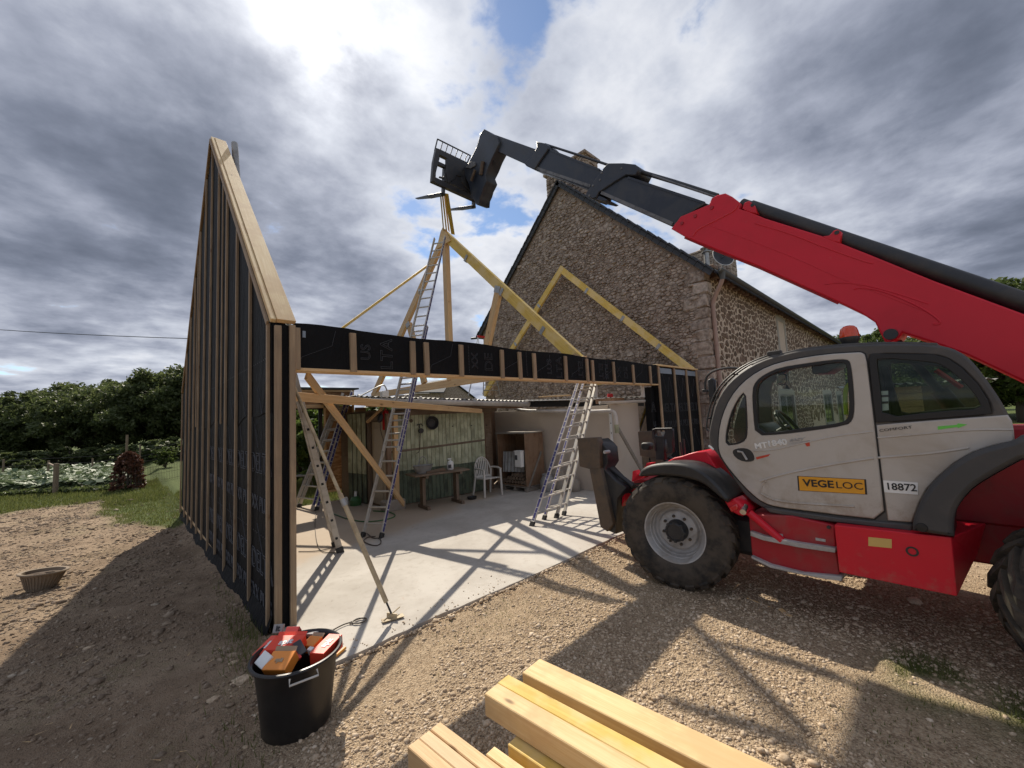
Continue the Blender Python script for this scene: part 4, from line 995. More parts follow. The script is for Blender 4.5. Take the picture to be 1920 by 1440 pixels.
def lean_to():
    t = empty('lean_to', (7.2, 2.6, 0), label='low lean-to with plain beige rendered walls and a white drain pipe under its tin roof', cat='lean-to shed')
    A, B, E = Vector((6.98, 4.7, 0)), Vector((7.24, 0.86, 0)), Vector((8.0, 0.50, 0))
    m = MB(); m.prism([A, B, B+Vector((.12, 0.05, 0)), A+Vector((.12, 0, 0))], (0, 0, 2.06)); m.build('wall', 'plaster', t, bevel=0.004)
    m = MB(); m.prism([B+Vector((.03, -.01, 0)), E, E+Vector((.0, .12, 0)), B+Vector((.12, .12, 0))], (0, 0, 2.10)); m.build('wall', 'plaster', t, bevel=0.004)
    board('corner_trim', B+Vector((.01, -.03, 0)), B+Vector((.01, -.03, 1.98)), 0.05, 0.05, 'white', t, up=(0, -1, 0))
    m = MB()
    for k in range(8): m.tube([B+Vector((-.02, -.045, .25+k*.23)), B+Vector((-.02, -.06, .25+k*.23))], 0.012, 6)
    m.build('screw_cap', 'black_plastic', t)
    P0 = FB+Vector((-0.05, -0.02, 0.02)); P1 = Vector((8.05, 0.30, 2.22)); sl = Vector((2.35, 0.6, 0.06))
    m = MB(); N = 100
    m.strip([P0.lerp(P1, k/N)+Vector((0, 0, 0.016*math.sin(k*PI*.5))) for k in range(N+1)], sl); o = m.build('roof_sheet', 'corrugated', t, fix=False); sd = o.modifiers.new('t', 'SOLIDIFY'); sd.thickness = 0.006
    board('fascia', P0+Vector((.08, .08, -.10)), P1+Vector((.02, .08, -.14)), 0.03, 0.16, 'seal_black', t)
    board('edge_flashing', P0+Vector((0.0, -.02, -.02)), P0.lerp(P1, .72)+Vector((0, -.02, -.02)), 0.10, 0.02, 'white', t)
    # white drain pipe from the shed gutter along the wall, elbow and down
    a0 = U(963, 757, 'x', 6.9); a1 = U(966, 770, 'x', 6.9)
    pts = [a0, a1, U(1040, 771, 'x', 7.0), U(1110, 772, 'x', 7.09), U(1146, 770, 'x', 7.14), U(1154, 775, 'x', 7.15), U(1156, 798, 'x', 7.15)]
    MB().tube(chaikin(pts, 2, False), 0.045, 12).build('drain_pipe', 'pvc_grey', t, smooth='auto')
    MB().tube([U(1156, 796, 'x', 7.15), U(1157, 812, 'x', 7.15)], 0.052, 12).build('pipe_sleeve', 'green_paint', t)
    MB().tube([U(1157, 800, 'x', 7.18), U(1205, 885, 'x', 7.6)], 0.04, 10).build('waste_pipe', 'grey_wood', t)
    # open ended half round gutter on the right
    GA, GB = U(1124, 753, 'x', 7.0), U(1208, 750, 'x', 7.9); gd = (GB-GA).normalized(); gs = Vector((gd.y, -gd.x, 0)); m = MB()
    m.strip([GA+gs*0.06*math.cos(PI+PI*k/8)+Vector((0, 0, 0.06*math.sin(PI+PI*k/8))) for k in range(9)], GB-GA); g = m.build('gutter', 'pvc_grey', t, fix=False, smooth=True); sd = g.modifiers.new('t', 'SOLIDIFY'); sd.thickness = 0.006
    MB().box((7.55, 1.0, 2.17), (0.5, 0.5, 0.12)).build('wall_plate', 'brown_board', t)
lean_to()
def roof_things():
    a, b = U(1120, 728, 'x', 8.2), U(1212, 718, 'x', 9.2)
    tagged_board('roof_lath', a, b, 0.04, 0.04, 'grey_wood', 'thin grey lath lying across above the lean-to tin roof', 'lath')
    a, b = U(1110, 722, 'x', 8.6), U(1205, 708, 'x', 9.6)
    tagged_board('roof_lath', a+Vector((.2, 0, .02)), b, 0.04, 0.05, 'pine_yellow', 'yellowish lath lying above the lean-to roof, behind the grey one', 'lath')
    p = U(1144, 741, 'x', 8.0)+Vector((0, 0, -.07))
    MB().lathe([(0.0, -.11), (.06, -.11), (.075, -.08), (.075, .08), (.06, .11), (0, .11)], frame((0, 0, 1), (1, .3, 0), p) @ Matrix.Rotation(PI/2, 4, 'Y'), 14).build('red_roll', 'extinguisher', None, smooth='auto')
    tag(bpy.data.objects['red_roll'], 'small round red container lying on the lean-to tin roof', 'container')
    tagged_board('roof_plank', U(1003, 750, 'x', 6.9)+Vector((.2, 0, .08)), U(1060, 747, 'x', 7.1)+Vector((.2, 0, .08)), 0.14, 0.035, 'pine_orange', 'short orange board lying on the tin roof edge above the beige wall', 'plank')
    for px, nm in ((1118, 'left'), (1206, 'right')):
        p = U(px, 745, 'x', 7.75); tagged_board('roof_post', p, p+Vector((0, 0, .55)), 0.09, 0.05, 'pvc_grey', 'pale upright post above the lean-to roof at its '+nm+' end', 'post', up=(0, 1, 0))
    # red trestle far behind the header
    c = U(905, 632, 'y', 7.9); t = empty('red_trestle', c, label='small red and white trestle standing behind the header beside the stone gable', cat='trestle')
    MB().box(tuple(c), (0.55, 0.06, 0.09), None, 0.01).build('top_bar', 'red_lens', t)
    m = MB()
    for dx in (-.25, .25):
        for dy in (-.2, .2): m.tube([c+Vector((dx, 0, 0)), c+Vector((dx*1.25, dy, -.9))], 0.015, 6)
    m.build('leg', 'white', t)
    # white step ladder frame seen below the header
    for k, (xa, xb) in enumerate(((872, 860), (905, 908), (915, 930))): pass
    c = U(912, 716, 'y', 6.6); t = empty('step_frame', c, label='thin pale metal step frame on the shed roof seen below the header', cat='step ladder')
    m = MB()
    for xa, xb in ((885, 878), (907, 906), (931, 938)): m.tube([U(xa, 712, 'y', 6.6), U(xb, 742, 'y', 6.6)], 0.02, 6)
    m.build('leg', 'galv', t); m = MB()
    for yy in (722, 732): m.tube([U(907, yy, 'y', 6.6), U(935, yy, 'y', 6.6)], 0.014, 6)
    m.build('rung', 'galv', t)
roof_things()

def osb_wall():
    Y = 6.42; t = empty('chipboard_wall', (1.8, Y, 0), label='orange chipboard wall with a wide opening to the lawn, behind the ladders', cat='partition wall')
    x_o = U(607, 830, 'y', Y).x; x_e = U(664, 830, 'y', Y).x
    def panel(x0, x1, z0, z1, nm='osb_panel', mat='osb', th=0.018): return MB().box(((x0+x1)/2, Y, (z0+z1)/2), (x1-x0, th, z1-z0)).build(nm, mat, t)
    panel(0.25, x_o, 2.42, 2.78); panel(x_o+.02, x_e, 0.24, 2.40); panel(x_o+0.02, x_e, 2.42, 2.78)
    panel(0.25, 0.95, 0.1, 2.40)
    board('top_rail', (0.25, Y-.03, 2.80), (x_e, Y-.03, 2.80), 0.06, 0.05, 'pine_orange', t)
    board('lintel', (0.25, Y-.03, 2.40), (x_o+.1, Y-.03, 2.40), 0.06, 0.09, 'pine_orange', t)
    for x in (x_o+.02, x_e-.03): board('stud', (x, Y-.03, 0.22), (x, Y-.03, 2.77), 0.05, 0.06, 'pine_orange', t, up=(0, 1, 0))
    board('stud', (0.96, Y-.03, 0.0), (0.96, Y-.03, 2.36), 0.05, 0.06, 'pine_orange', t, up=(0, 1, 0))
    board('bottom_rail', (x_o, Y-.03, 0.22), (x_e, Y-.03, 0.22), 0.06, 0.05, 'pine_orange', t)
    MB().box(((x_o-0.06), Y+.05, 1.25), (0.10, 0.03, 2.3)).build('black_jamb', 'seal_black', t)
    MB().box((1.8, Y+.05, 2.36), (1.7, 0.03, 0.08)).build('black_head', 'seal_black', t)
    for x in (1.4, x_e-.4): MB().tube([(x, Y+.01, -.12), (x, Y+.01, .23)], 0.012, 6).build('leg', 'zinc', t)
    # dark felt roof edge over it and a brown inner side wall
    MB().box((1.8, Y+.1, 2.86), (3.4, 0.5, 0.04)).build('roof_edge', 'slate', t)
    MB().box((x_e+.18, Y-.02, 1.2), (0.30, 0.03, 2.3)).build('dark_board', 'brown_board', t)
osb_wall()

# ------------------------------------------------------------------ small things in front of the shed
def wall_pt(px, py, off=0.03): return UP(px, py, SA+SN*off, SN)
def table():
    c = Vector((4.10, 3.36, 0)); u = SU
    t = empty('work_table', c, label='old dark wooden trestle table standing against the green shed', cat='table')
    for k in range(4): board('table_board', c-u*0.70+SN*(-0.22+k*0.145)+Vector((0, 0, .735)), c+u*0.62+SN*(-0.22+k*0.145)+Vector((0, 0, .735)), 0.14, 0.035, 'old_wood', t)
    for s in (-0.42, 0.40):
        p = c+u*s
        board('leg', p+Vector((0, 0, 0.06)), p+Vector((0, 0, 0.70)), 0.16, 0.07, 'old_wood', t, up=u)
        board('foot', p+SN*0.32+Vector((0, 0, .035)), p-SN*0.20+Vector((0, 0, .035)), 0.07, 0.07, 'old_wood', t)
        board('crosspiece', p+SN*0.27+Vector((0, 0, .69)), p-SN*0.22+Vector((0, 0, .69)), 0.06, 0.06, 'old_wood', t)
    z = 0.753
    # zinc trug
    q = c-u*0.40+Vector((0, 0, z)); b = empty('zinc_trug', q, label='dull zinc trug with a hoop handle on the work table', cat='trug')
    fr = Matrix.Translation(q) @ basis(u, Vector((0, 0, 1)).cross(u), (0, 0, 0))
    MB().lathe([(0, .008), (.15, .0), (.16, .02), (.235, .17), (.245, .175), (.225, .165), (.15, .03), (0, .02)], fr, 20, 1.0, 0.62).build('tub', 'zinc', b, smooth='auto')
    MB().tube([fr @ Vector((0.17*math.cos(a)*0.6, 0, .14+.22*math.sin(a))) for a in np.linspace(0, PI, 13)], 0.010, 8).build('handle', 'zinc', b, smooth='auto')
    # white bottle
    q = c+u*0.27+SN*0.0+Vector((0, 0, z)); b = empty('white_bottle', q, label='squat white pump bottle with a dark label on the work table', cat='bottle')
    MB().lathe([(0, 0), (.068, 0), (.075, .012), (.075, .15), (.06, .185), (.025, .20), (.025, .225), (0, .225)], Matrix.Translation(q), 18).build('bottle_body', 'white', b, smooth='auto')
    MB().box(tuple(q+Vector((-.02, 0, .245))), (.10, .03, .025), None, .006).build('pump', 'white', b)
    MB().box((0, 0, 0), (.07, .004, .08), frame((.72, -.69, 0), (0, 0, 1), q+Vector((-.053, -.055, .08)))).build('bottle_label', 'print_dark', b)
    # wooden scraps
    for k, (s, o2, l, ang, mt) in enumerate(((-0.12, .05, .42, .25, 'brown_board'), (-0.22, .12, .30, .1, 'old_wood'), (0.02, -.05, .26, -.3, 'brown_board'))):
        d = (u*math.cos(ang)+SN*math.sin(ang)); p = c+u*s+SN*o2+Vector((0, 0, z+.022+.0*k))
        tagged_board('wood_scrap', p-d*l/2, p+d*l/2, .09, .04, mt, ('longest dark wood offcut lying on the front of the work table', 'grey-brown offcut lying at the front edge of the work table', 'short brown offcut lying beside the white bottle')[k], 'offcut')
table()
def chair():
    c = Vector((5.42, 3.27, 0)); u = SU; n = SN    # faces n
    t = empty('garden_chair', c, label='white plastic garden armchair standing in front of the green shed', cat='chair')
    M = basis(u, -n, c)   # local x right, y back, z = x cross y up
    P = lambda x, y, z: M @ Vector((x, y, z))
    m = MB(); pr = [(-.23, -.23, .42), (.23, -.23, .42), (.20, .20, .39), (-.20, .20, .39)]
    m.prism([P(*q) for q in pr], (0, 0, .025)); m.build('seat', 'plastic_white', t, bevel=.008, seg=2)
    for sx in (-1, 1):
        board('leg', P(sx*.25, -.24, 0), P(sx*.235, -.23, .64), .045, .035, 'plastic_white', t, up=n)
        board('leg', P(sx*.25, .30, 0), P(sx*.215, .17, .62), .045, .035, 'plastic_white', t, up=n)
        m = MB(); m.tube(chaikin([P(sx*.24, -.25, .64), P(sx*.25, -.1, .665), P(sx*.245, .1, .665), P(sx*.215, .22, .64)], 1, False), .024, 8); m.build('armrest', 'plastic_white', t, smooth='auto')
    arch = [P(.235*math.cos(a)*(1 if abs(math.cos(a)) > 0 else 1), .20+.08*0.9*math.sin(a), .46+.45*math.sin(a)**0.8) for a in np.linspace(0.0, PI, 17)]
    m = MB(); m.tube(arch, .019, 8); m.build('back_frame', 'plastic_white', t, smooth='auto')
    for k in range(7):
        x = -.165+.055*k; top = .46+.45*max(0.05, (1-(x/.235)**2))**0.4
        board('back_slat', P(x*.85, .19, .43), P(x, .19+.075, top), .030, .010, 'plastic_white', t, up=n)
    MB().beam(P(-.2, .19, .45), P(.2, .19, .45), .03, .05).build('back_rail', 'plastic_white', t)
chair()
def cupboard():
    fr = Vector((6.22, 2.72, 0)); e1 = Vector((-.04, 1, 0)).normalized(); e2 = Vector((1, .04, 0)).normalized()
    t = empty('wooden_cupboard', fr, label='open fronted brown wooden cupboard on a pallet at the end of the green shed', cat='cupboard')
    W, Dp, z0, z1 = 0.98, 0.72, 0.13, 1.45
    def bx(a0, a1, b0, b1, c0, c1, nm, mat): 
        m = MB(); p = fr+e1*a0+e2*b0; m.prism([p+Vector((0, 0, c0)), fr+e1*a1+e2*b0+Vector((0, 0, c0)), fr+e1*a1+e2*b1+Vector((0, 0, c0)), fr+e1*a0+e2*b1+Vector((0, 0, c0))], (0, 0, c1-c0)); return m.build(nm, mat, t)
    board('side_panel', fr+e2*Dp/2+Vector((0, 0, z0)), fr+e2*Dp/2+Vector((0, 0, z1)), Dp, .02, 'brown_board', t, up=e1)
    board('side_panel', fr+e1*W+e2*Dp/2+Vector((0, 0, z0)), fr+e1*W+e2*Dp/2+Vector((0, 0, z1)), Dp, .02, 'brown_board', t, up=e1)
    bx(.011, W-.011, Dp-.02, Dp, z0, z1, 'back_panel', 'brown_board'); bx(-.04, W+.04, -.05, Dp+.03, z1, z1+.03, 'top_panel', 'grey_wood'); bx(.011, W-.011, 0, Dp-.02, z0, z0+.03, 'bottom_panel', 'brown_board')
    board('diagonal_strut', fr-e1*.03+e2*.02+Vector((0, 0, .05)), fr-e1*.03+e2*.60+Vector((0, 0, .95)), .05, .03, 'grey_wood', t, up=e1)
    p = empty('pallet', fr+e1*.35+e2*.3, label='grey wooden pallet under the brown cupboard', cat='pallet')
    for k in range(5): board('pallet_board', fr-e1*.05+e2*(.0+k*.16)+Vector((0, 0, .115)), fr+e1*.85+e2*(.0+k*.16)+Vector((0, 0, .115)), .10, .02, 'grey_wood', p)
    for k in range(3): board('pallet_block', fr+e1*(.0+k*.38)+e2*-.04+Vector((0, 0, .05)), fr+e1*(.0+k*.38)+e2*.7+Vector((0, 0, .05)), .08, .09, 'grey_wood', p)
    # logs on the cupboard floor
    n = 0
    for r_, cnt in ((0, 8), (1, 6), (2, 4)):
        for k in range(cnt):
            rad = random.uniform(.042, .055); a = fr+e1*(.09+k*.105+r_*.05)+e2*.03+Vector((0, 0, z0+.035+.05+r_*.088)); b = a+e2*.42+Vector((0, 0, random.uniform(-.005, .005)))
            m = MB(); m.tube([a, b], rad, 7); o = m.build('log', 'log_end', None)
            n += 1; tag(o, 'firewood log in the '+('bottom', 'middle', 'top')[r_]+' row of the heap in the open cupboard, '+('first', 'second', 'third', 'fourth', 'fifth', 'sixth', 'seventh', 'eighth')[k]+' from right', 'log', 'firewood logs in the cupboard')
    m = MB(); N = 26; A = fr+e1*.88+e2*.05; B = fr+e1*.24+e2*.2
    m.strip([A.lerp(B, k/N)+e2*.012*math.sin(k*PI/2)+Vector((0, 0, .45)) for k in range(N+1)], Vector((.10, .05, .52))); o = m.build('corrugated_offcut', 'zinc', None, fix=False); sd = o.modifiers.new('t', 'SOLIDIFY'); sd.thickness = .004
    tag(o, 'grey corrugated sheet offcut standing inside the open cupboard', 'metal sheet')
    b = empty('white_canister', fr+e1*.2-e2*.1, label='white plastic box with a printed label hanging at the front of the brown cupboard', cat='plastic box')
    M = basis(-e1, Vector((0, 0, 1)), fr+e1*.15-e2*.06+Vector((0, 0, .82)))
    MB().box((0, 0, 0), (.22, .40, .12), M, .012).build('box_body', 'white', b); MB().box((0, .20, 0), (.24, .025, .14), M, .006).build('box_lid', 'white', b); MB().box((-.05, .04, .062), (.08, .12, .003), M).build('box_label', 'print_dark', b)
cupboard()
def stone_pots():
    for k, (px, py, r, h, mt, lab) in enumerate(((1030, 905, .20, .42, 'zinc', 'dull zinc churn beside the wooden cupboard'), (1052, 915, .15, .50, 'cement', 'narrow stoneware jar standing by the beige wall'), (1075, 918, .15, .34, 'cement', 'short square stone trough foot by the beige wall'))):
        p = Vector((6.62+k*.16, 2.35-k*.28, 0))
        MB().lathe([(0, 0), (r*.85, 0), (r, .05), (r*1.02, h*.6), (r*.7, h*.88), (r*.75, h), (r*.6, h), (0, h*.9)], Matrix.Translation(p), 16).build('stone_pot', mt, None, smooth='auto')
        o = list(C.objects)[-1]; tag(o, lab, 'jar')
stone_pots()
def wall_hangings():
    p = wall_pt(809, 793); t = empty('black_pan', p, label='round black metal pan hanging on the green shed boards', cat='pan')
    M = basis(SU, Vector((0, 0, 1)), p)
    MB().lathe([(0, .0), (.10, .0), (.13, .03), (.15, .07), (.16, .07), (.165, .06), (.14, -.005), (0, -.01)], M, 28).build('pan_body', 'black_steel', t, smooth='auto')
    MB().lathe([(0.06, .006), (.075, .012), (.09, .006)], M, 24).build('pan_ring', 'black_steel', t, smooth='auto')
    p = wall_pt(787, 803, .04); t = empty('iron_hook', p, label='black iron hook bracket with a hanging cable on the green shed boards', cat='wall hook')
    z = Vector((0, 0, 1)); m = MB()
    m.tube([p-SU*.07+z*.06, p-SU*.04+z*.10, p+SU*.05+z*.10, p+SU*.08+z*.05], .010, 8); m.tube([p+z*.10, p+z*.0], .012, 8); m.build('hook', 'black_steel', t)
    MB().lathe([(0, -.03), (.06, -.03), (.06, .03), (0, .03)], basis(SU, z, p+SU*.03-z*.06), 12).build('plug', 'black_plastic', t)
    m = MB(); m.tube(chaikin([p+SU*.02-z*.08, p+SU*.0-z*.25, p-SU*.01-z*.45, p-SU*.03-z*.56, p-SU*.10-z*.58], 2, False), .008, 6); m.build('hanging_cable', 'cord', t)
    p = wall_pt(771, 789, .03); tag(MB().box((0, 0, 0), (.07, .07, .03), basis(SU+Vector((0, 0, .7)), Vector((0, 0, 1))-SU*.7, p), .008).build('star_hook', 'rust_plate', None), 'small rusty diamond shaped fitting on the green boards left of the iron hook', 'fitting')
    for px, py, wh in ((848, 799, 'left'), (883, 798, 'middle'), (911, 797, 'right')):
        p = wall_pt(px, py, .035); MB().tube([p, p+SN*.05], .012, 6).build('wall_peg', 'black_steel', None); tag(list(C.objects)[-1], 'small dark peg in the green shed boards, '+wh+' one of three right of the pan', 'peg', 'pegs in the green boards')
    # fire extinguisher and its lamp by the door
    p = Vector((3.10, 4.02, 1.80)); t = empty('red_extinguisher', p, label='red fire extinguisher hanging above the stone block by the shed door', cat='fire extinguisher')
    q = U(723, 786, 'y', 3.98)
    MB().lathe([(0, -.24), (.06, -.24), (.07, -.22), (.07, .12), (.055, .18), (.02, .20), (.02, .24), (0, .24)], Matrix.Translation(q), 16).build('cylinder', 'extinguisher', t, smooth='auto')
    MB().box(tuple(q+Vector((0, 0, .255))), (.05, .03, .05), None, .006).build('valve', 'black_plastic', t)
    q = U(713, 784, 'y', 3.88); t = empty('site_socket', q, label='dark green cable plug hanging beside the red extinguisher', cat='plug')
    MB().lathe([(0, .08), (.04, .08), (.06, .02), (.055, -.06), (.02, -.10), (0, -.10)], Matrix.Translation(q) @ Matrix.Rotation(.35, 4, 'Y'), 14).build('plug_body', 'black_plastic', t, smooth='auto')
    m = MB(); m.tube(chaikin([q-Vector((0, 0, .1)), q+Vector((.0, 0, -.3)), q+Vector((.08, 0, -.5)), q+Vector((.12, .0, -.9))], 2, False), .008, 6); m.build('plug_cable', 'cord', t)
    # flood lamp on a bent bracket above the gutter
    q = U(721, 739, 'y', 3.5); t = empty('flood_lamp', q, label='white flood lamp on a bent metal bracket above the shed gutter', cat='flood lamp')
    MB().box(tuple(q), (.16, .10, .13), Matrix.Identity(4), .012).build('lamp_housing', 'white', t)
    m = MB(); m.tube(chaikin([U(673, 744, 'y', 3.5), U(716, 721, 'y', 3.5), U(722, 723, 'y', 3.5), U(727, 736, 'y', 3.5)], 2, False), .014, 8); m.build('bracket', 'galv', t)
wall_hangings()
def stone_block():
    c = Vector((3.20, 3.86, 0)); o = MB().box(tuple(c+Vector((0, 0, .11))), (.46, .30, .22), None, .025)
    o.v = [v+Vector((random.uniform(-.012, .012), random.uniform(-.012, .012), random.uniform(-.008, .008))) for v in o.v]
    tag(o.build('stone_block', 'cement', None), 'rough grey stone block on the slab under the porch posts', 'stone block')
    for k, (dx, mt, lab) in enumerate(((-.08, 'pine_orange', 'reddish square porch post, left of the two on the stone block'), (.09, 'pvc_pink', 'pale pinkish porch post, right of the two on the stone block'))):
        tagged_board('porch_post', c+Vector((dx, .0, .22)), c+Vector((dx, .0, 2.10)), .10, .10, 'brown_board' if k == 0 else 'pine_orange', lab, 'post', up=(0, 1, 0))
    q = Vector((2.88, 5.1, 0)); t = empty('green_sprayer', q, label='small green sprayer can with a white cap on the floor by the shed door', cat='sprayer can')
    MB().lathe([(0, 0), (.12, 0), (.13, .03), (.13, .12), (.08, .19), (.03, .21), (0, .21)], Matrix.Translation(q), 16).build('tank', 'green_can', t, smooth='auto'); MB().tube([q+Vector((0, 0, .2)), q+Vector((.01, 0, .32))], .035, 8).build('cap', 'white', t)
    q = Vector((2.72, 5.25, 0)); MB().lathe([(0, 0), (.05, 0), (.05, .16), (.03, .20), (0, .2)], Matrix.Translation(q), 12).build('white_jar', 'white', None, smooth='auto'); tag(list(C.objects)[-1], 'little white jar on the floor left of the green sprayer', 'jar')
    q = Vector((4.9, 3.25, 0)); MB().lathe([(0, 0), (.10, 0), (.12, .06), (.11, .06), (.09, .02), (0, .02)], Matrix.Translation(q), 14).build('black_bowl', 'black_plastic', None, smooth='auto'); tag(list(C.objects)[-1], 'small black bowl on the floor between table and white chair', 'bowl')
stone_block()
def cables():
    z = .012
    def cab(pts, label, r=.008, mat='cord', nm='cable'):
        o = MB().tube(chaikin([(x, y, z if len(q) == 0 else q[0]) for x, y, *q in pts], 3, False), r, 6).build(nm, mat, None, smooth='auto'); tag(o, label, 'cable'); return o
    P = lambda px, py, zz=.012: tuple(U(px, py, 'z', zz))
    cab([P(605, 1193), P(640, 1172), P(660, 1166), P(672, 1160), P(688, 1158), P(686, 1165), P(668, 1170), P(658, 1167), P(672, 1158), P(690, 1160), P(680, 1168), P(655, 1168)], 'dark cable end tied in a small loop on the slab beside the bin', .006)
    cab([P(592, 960), P(590, 985), P(594, 1022), P(604, 1036), P(630, 1036)], 'thin cable hanging down to the floor behind the edge-on ladder', .006)
    cab([P(560, 1034), P(590, 1034), P(612, 1030), P(628, 1026)], 'brown cable lying on the floor at the foot of the edge-on ladder', .007)
    cab([P(688, 1000), P(700, 1010), P(712, 1008), P(716, 1018), P(706, 1024), P(690, 1020), P(680, 1014), P(690, 1006), P(704, 1006)], 'bluish cable coiled round the feet of the longest ladder', .008)
    cab([P(622, 962), P(650, 973), P(690, 980), P(745, 970), P(735, 960), P(700, 958)], 'dark green hose curled on the floor before the stone block', .012, 'green_can', 'hose')
cables()

# ------------------------------------------------------------------ stone house
def clip(poly, n, d):
    out = []; L_ = len(poly)
    for i in range(L_):
        a, b = poly[i], poly[(i+1) % L_]; da = a[0]*n[0]+a[1]*n[1]-d; db = b[0]*n[0]+b[1]*n[1]-d
        if da <= 0: out.append(a)
        if (da < 0 < db) or (db < 0 < da):
            t = da/(da-db); out.append((a[0]+(b[0]-a[0])*t, a[1]+(b[1]-a[1])*t))
    return out
def stone_cells(u0, u1, v0, v1, cw, ch, keep, jit=0.42, seed=1):
    r = random.Random(seed); pts = []; v = v0-ch
    while v < v1+ch:
        h = ch*r.choice((0.6, 0.8, 1.0, 1.2, 1.6)); u = u0-cw*r.random()
        while u < u1+cw:
            w = cw*r.choice((0.38, 0.5, 0.7, 0.9, 1.2, 1.7, 2.1)); pts.append(((u+w/2)/cw, (v+h/2+r.uniform(-jit, jit)*h)/ch)); u += w
        v += h
    grid = {}
    for i, p in enumerate(pts): grid.setdefault((int(p[0]//1), int(p[1]//1)), []).append(i)
    out = []
    for i, p in enumerate(pts):
        if not keep(p[0]*cw, p[1]*ch): continue
        nb = []
        gx, gy = int(p[0]//1), int(p[1]//1)
        for dx in (-2, -1, 0, 1, 2):
            for dy in (-2, -1, 0, 1, 2):
                for j in grid.get((gx+dx, gy+dy), ()):
                    if j != i:
                        q = pts[j]; nb.append(((q[0]-p[0])**2+(q[1]-p[1])**2, j))
        nb.sort(); poly = [(-1.6, -1.6), (1.6, -1.6), (1.6, 1.6), (-1.6, 1.6)]; rad = 9
        for d2, j in nb:
            if d2 > 4*rad: break
            q = (pts[j][0]-p[0], pts[j][1]-p[1]); poly = clip(poly, q, d2/2)
            rad = max(a*a+b*b for a, b in poly)
        out.append([((p[0]+a)*cw, (p[1]+b)*ch) for a, b in poly])
    return out
def area(p): return abs(sum(p[i][0]*p[(i+1) % len(p)][1]-p[(i+1) % len(p)][0]*p[i][1] for i in range(len(p))))/2
def stone_geo(poly, gap, depth, r, inset=0.80, rounding=1):
    cx = sum(a for a, b in poly)/len(poly); cy = sum(b for a, b in poly)/len(poly)
    rm = math.sqrt(area(poly)/PI); k = max(0.35, 1-gap/rm)
    p = [(cx+(a-cx)*k, cy+(b-cy)*k) for a, b in poly]
    if rounding: p = chaikin(p, 1)
    n = len(p); tx, ty = r.uniform(-.35, .35), r.uniform(-.35, .35)
    rings = [[(a, b, -0.03) for a, b in p]]
    rings.append([(cx+(a-cx)*.97, cy+(b-cy)*.97, depth*(.55+r.uniform(-.12, .12))) for a, b in p])
    rings.append([(cx+(a-cx)*inset+r.uniform(-.006, .006), cy+(b-cy)*inset+r.uniform(-.006, .006), depth*(1+r.uniform(-.15, .15))+(a-cx)*tx*.3+(b-cy)*ty*.3) for a, b in p])
    vs = [v for g in rings for v in g]; fs = []
    for q in range(2):
        for i in range(n): fs.append((q*n+i, q*n+(i+1) % n, (q+1)*n+(i+1) % n, (q+1)*n+i))
    fs.append(tuple(2*n+i for i in range(n)))
    return vs, fs, (cx, cy)
HX, HY0, HY1, HZE, HRY, HRZ, HX1 = 10.62, -0.37, 9.40, 5.84, 4.5, 10.55, 36.0
def hroof(y): return HZE+(HRZ-HZE)*(1-abs(y-HRY)/(HRY-HY0))
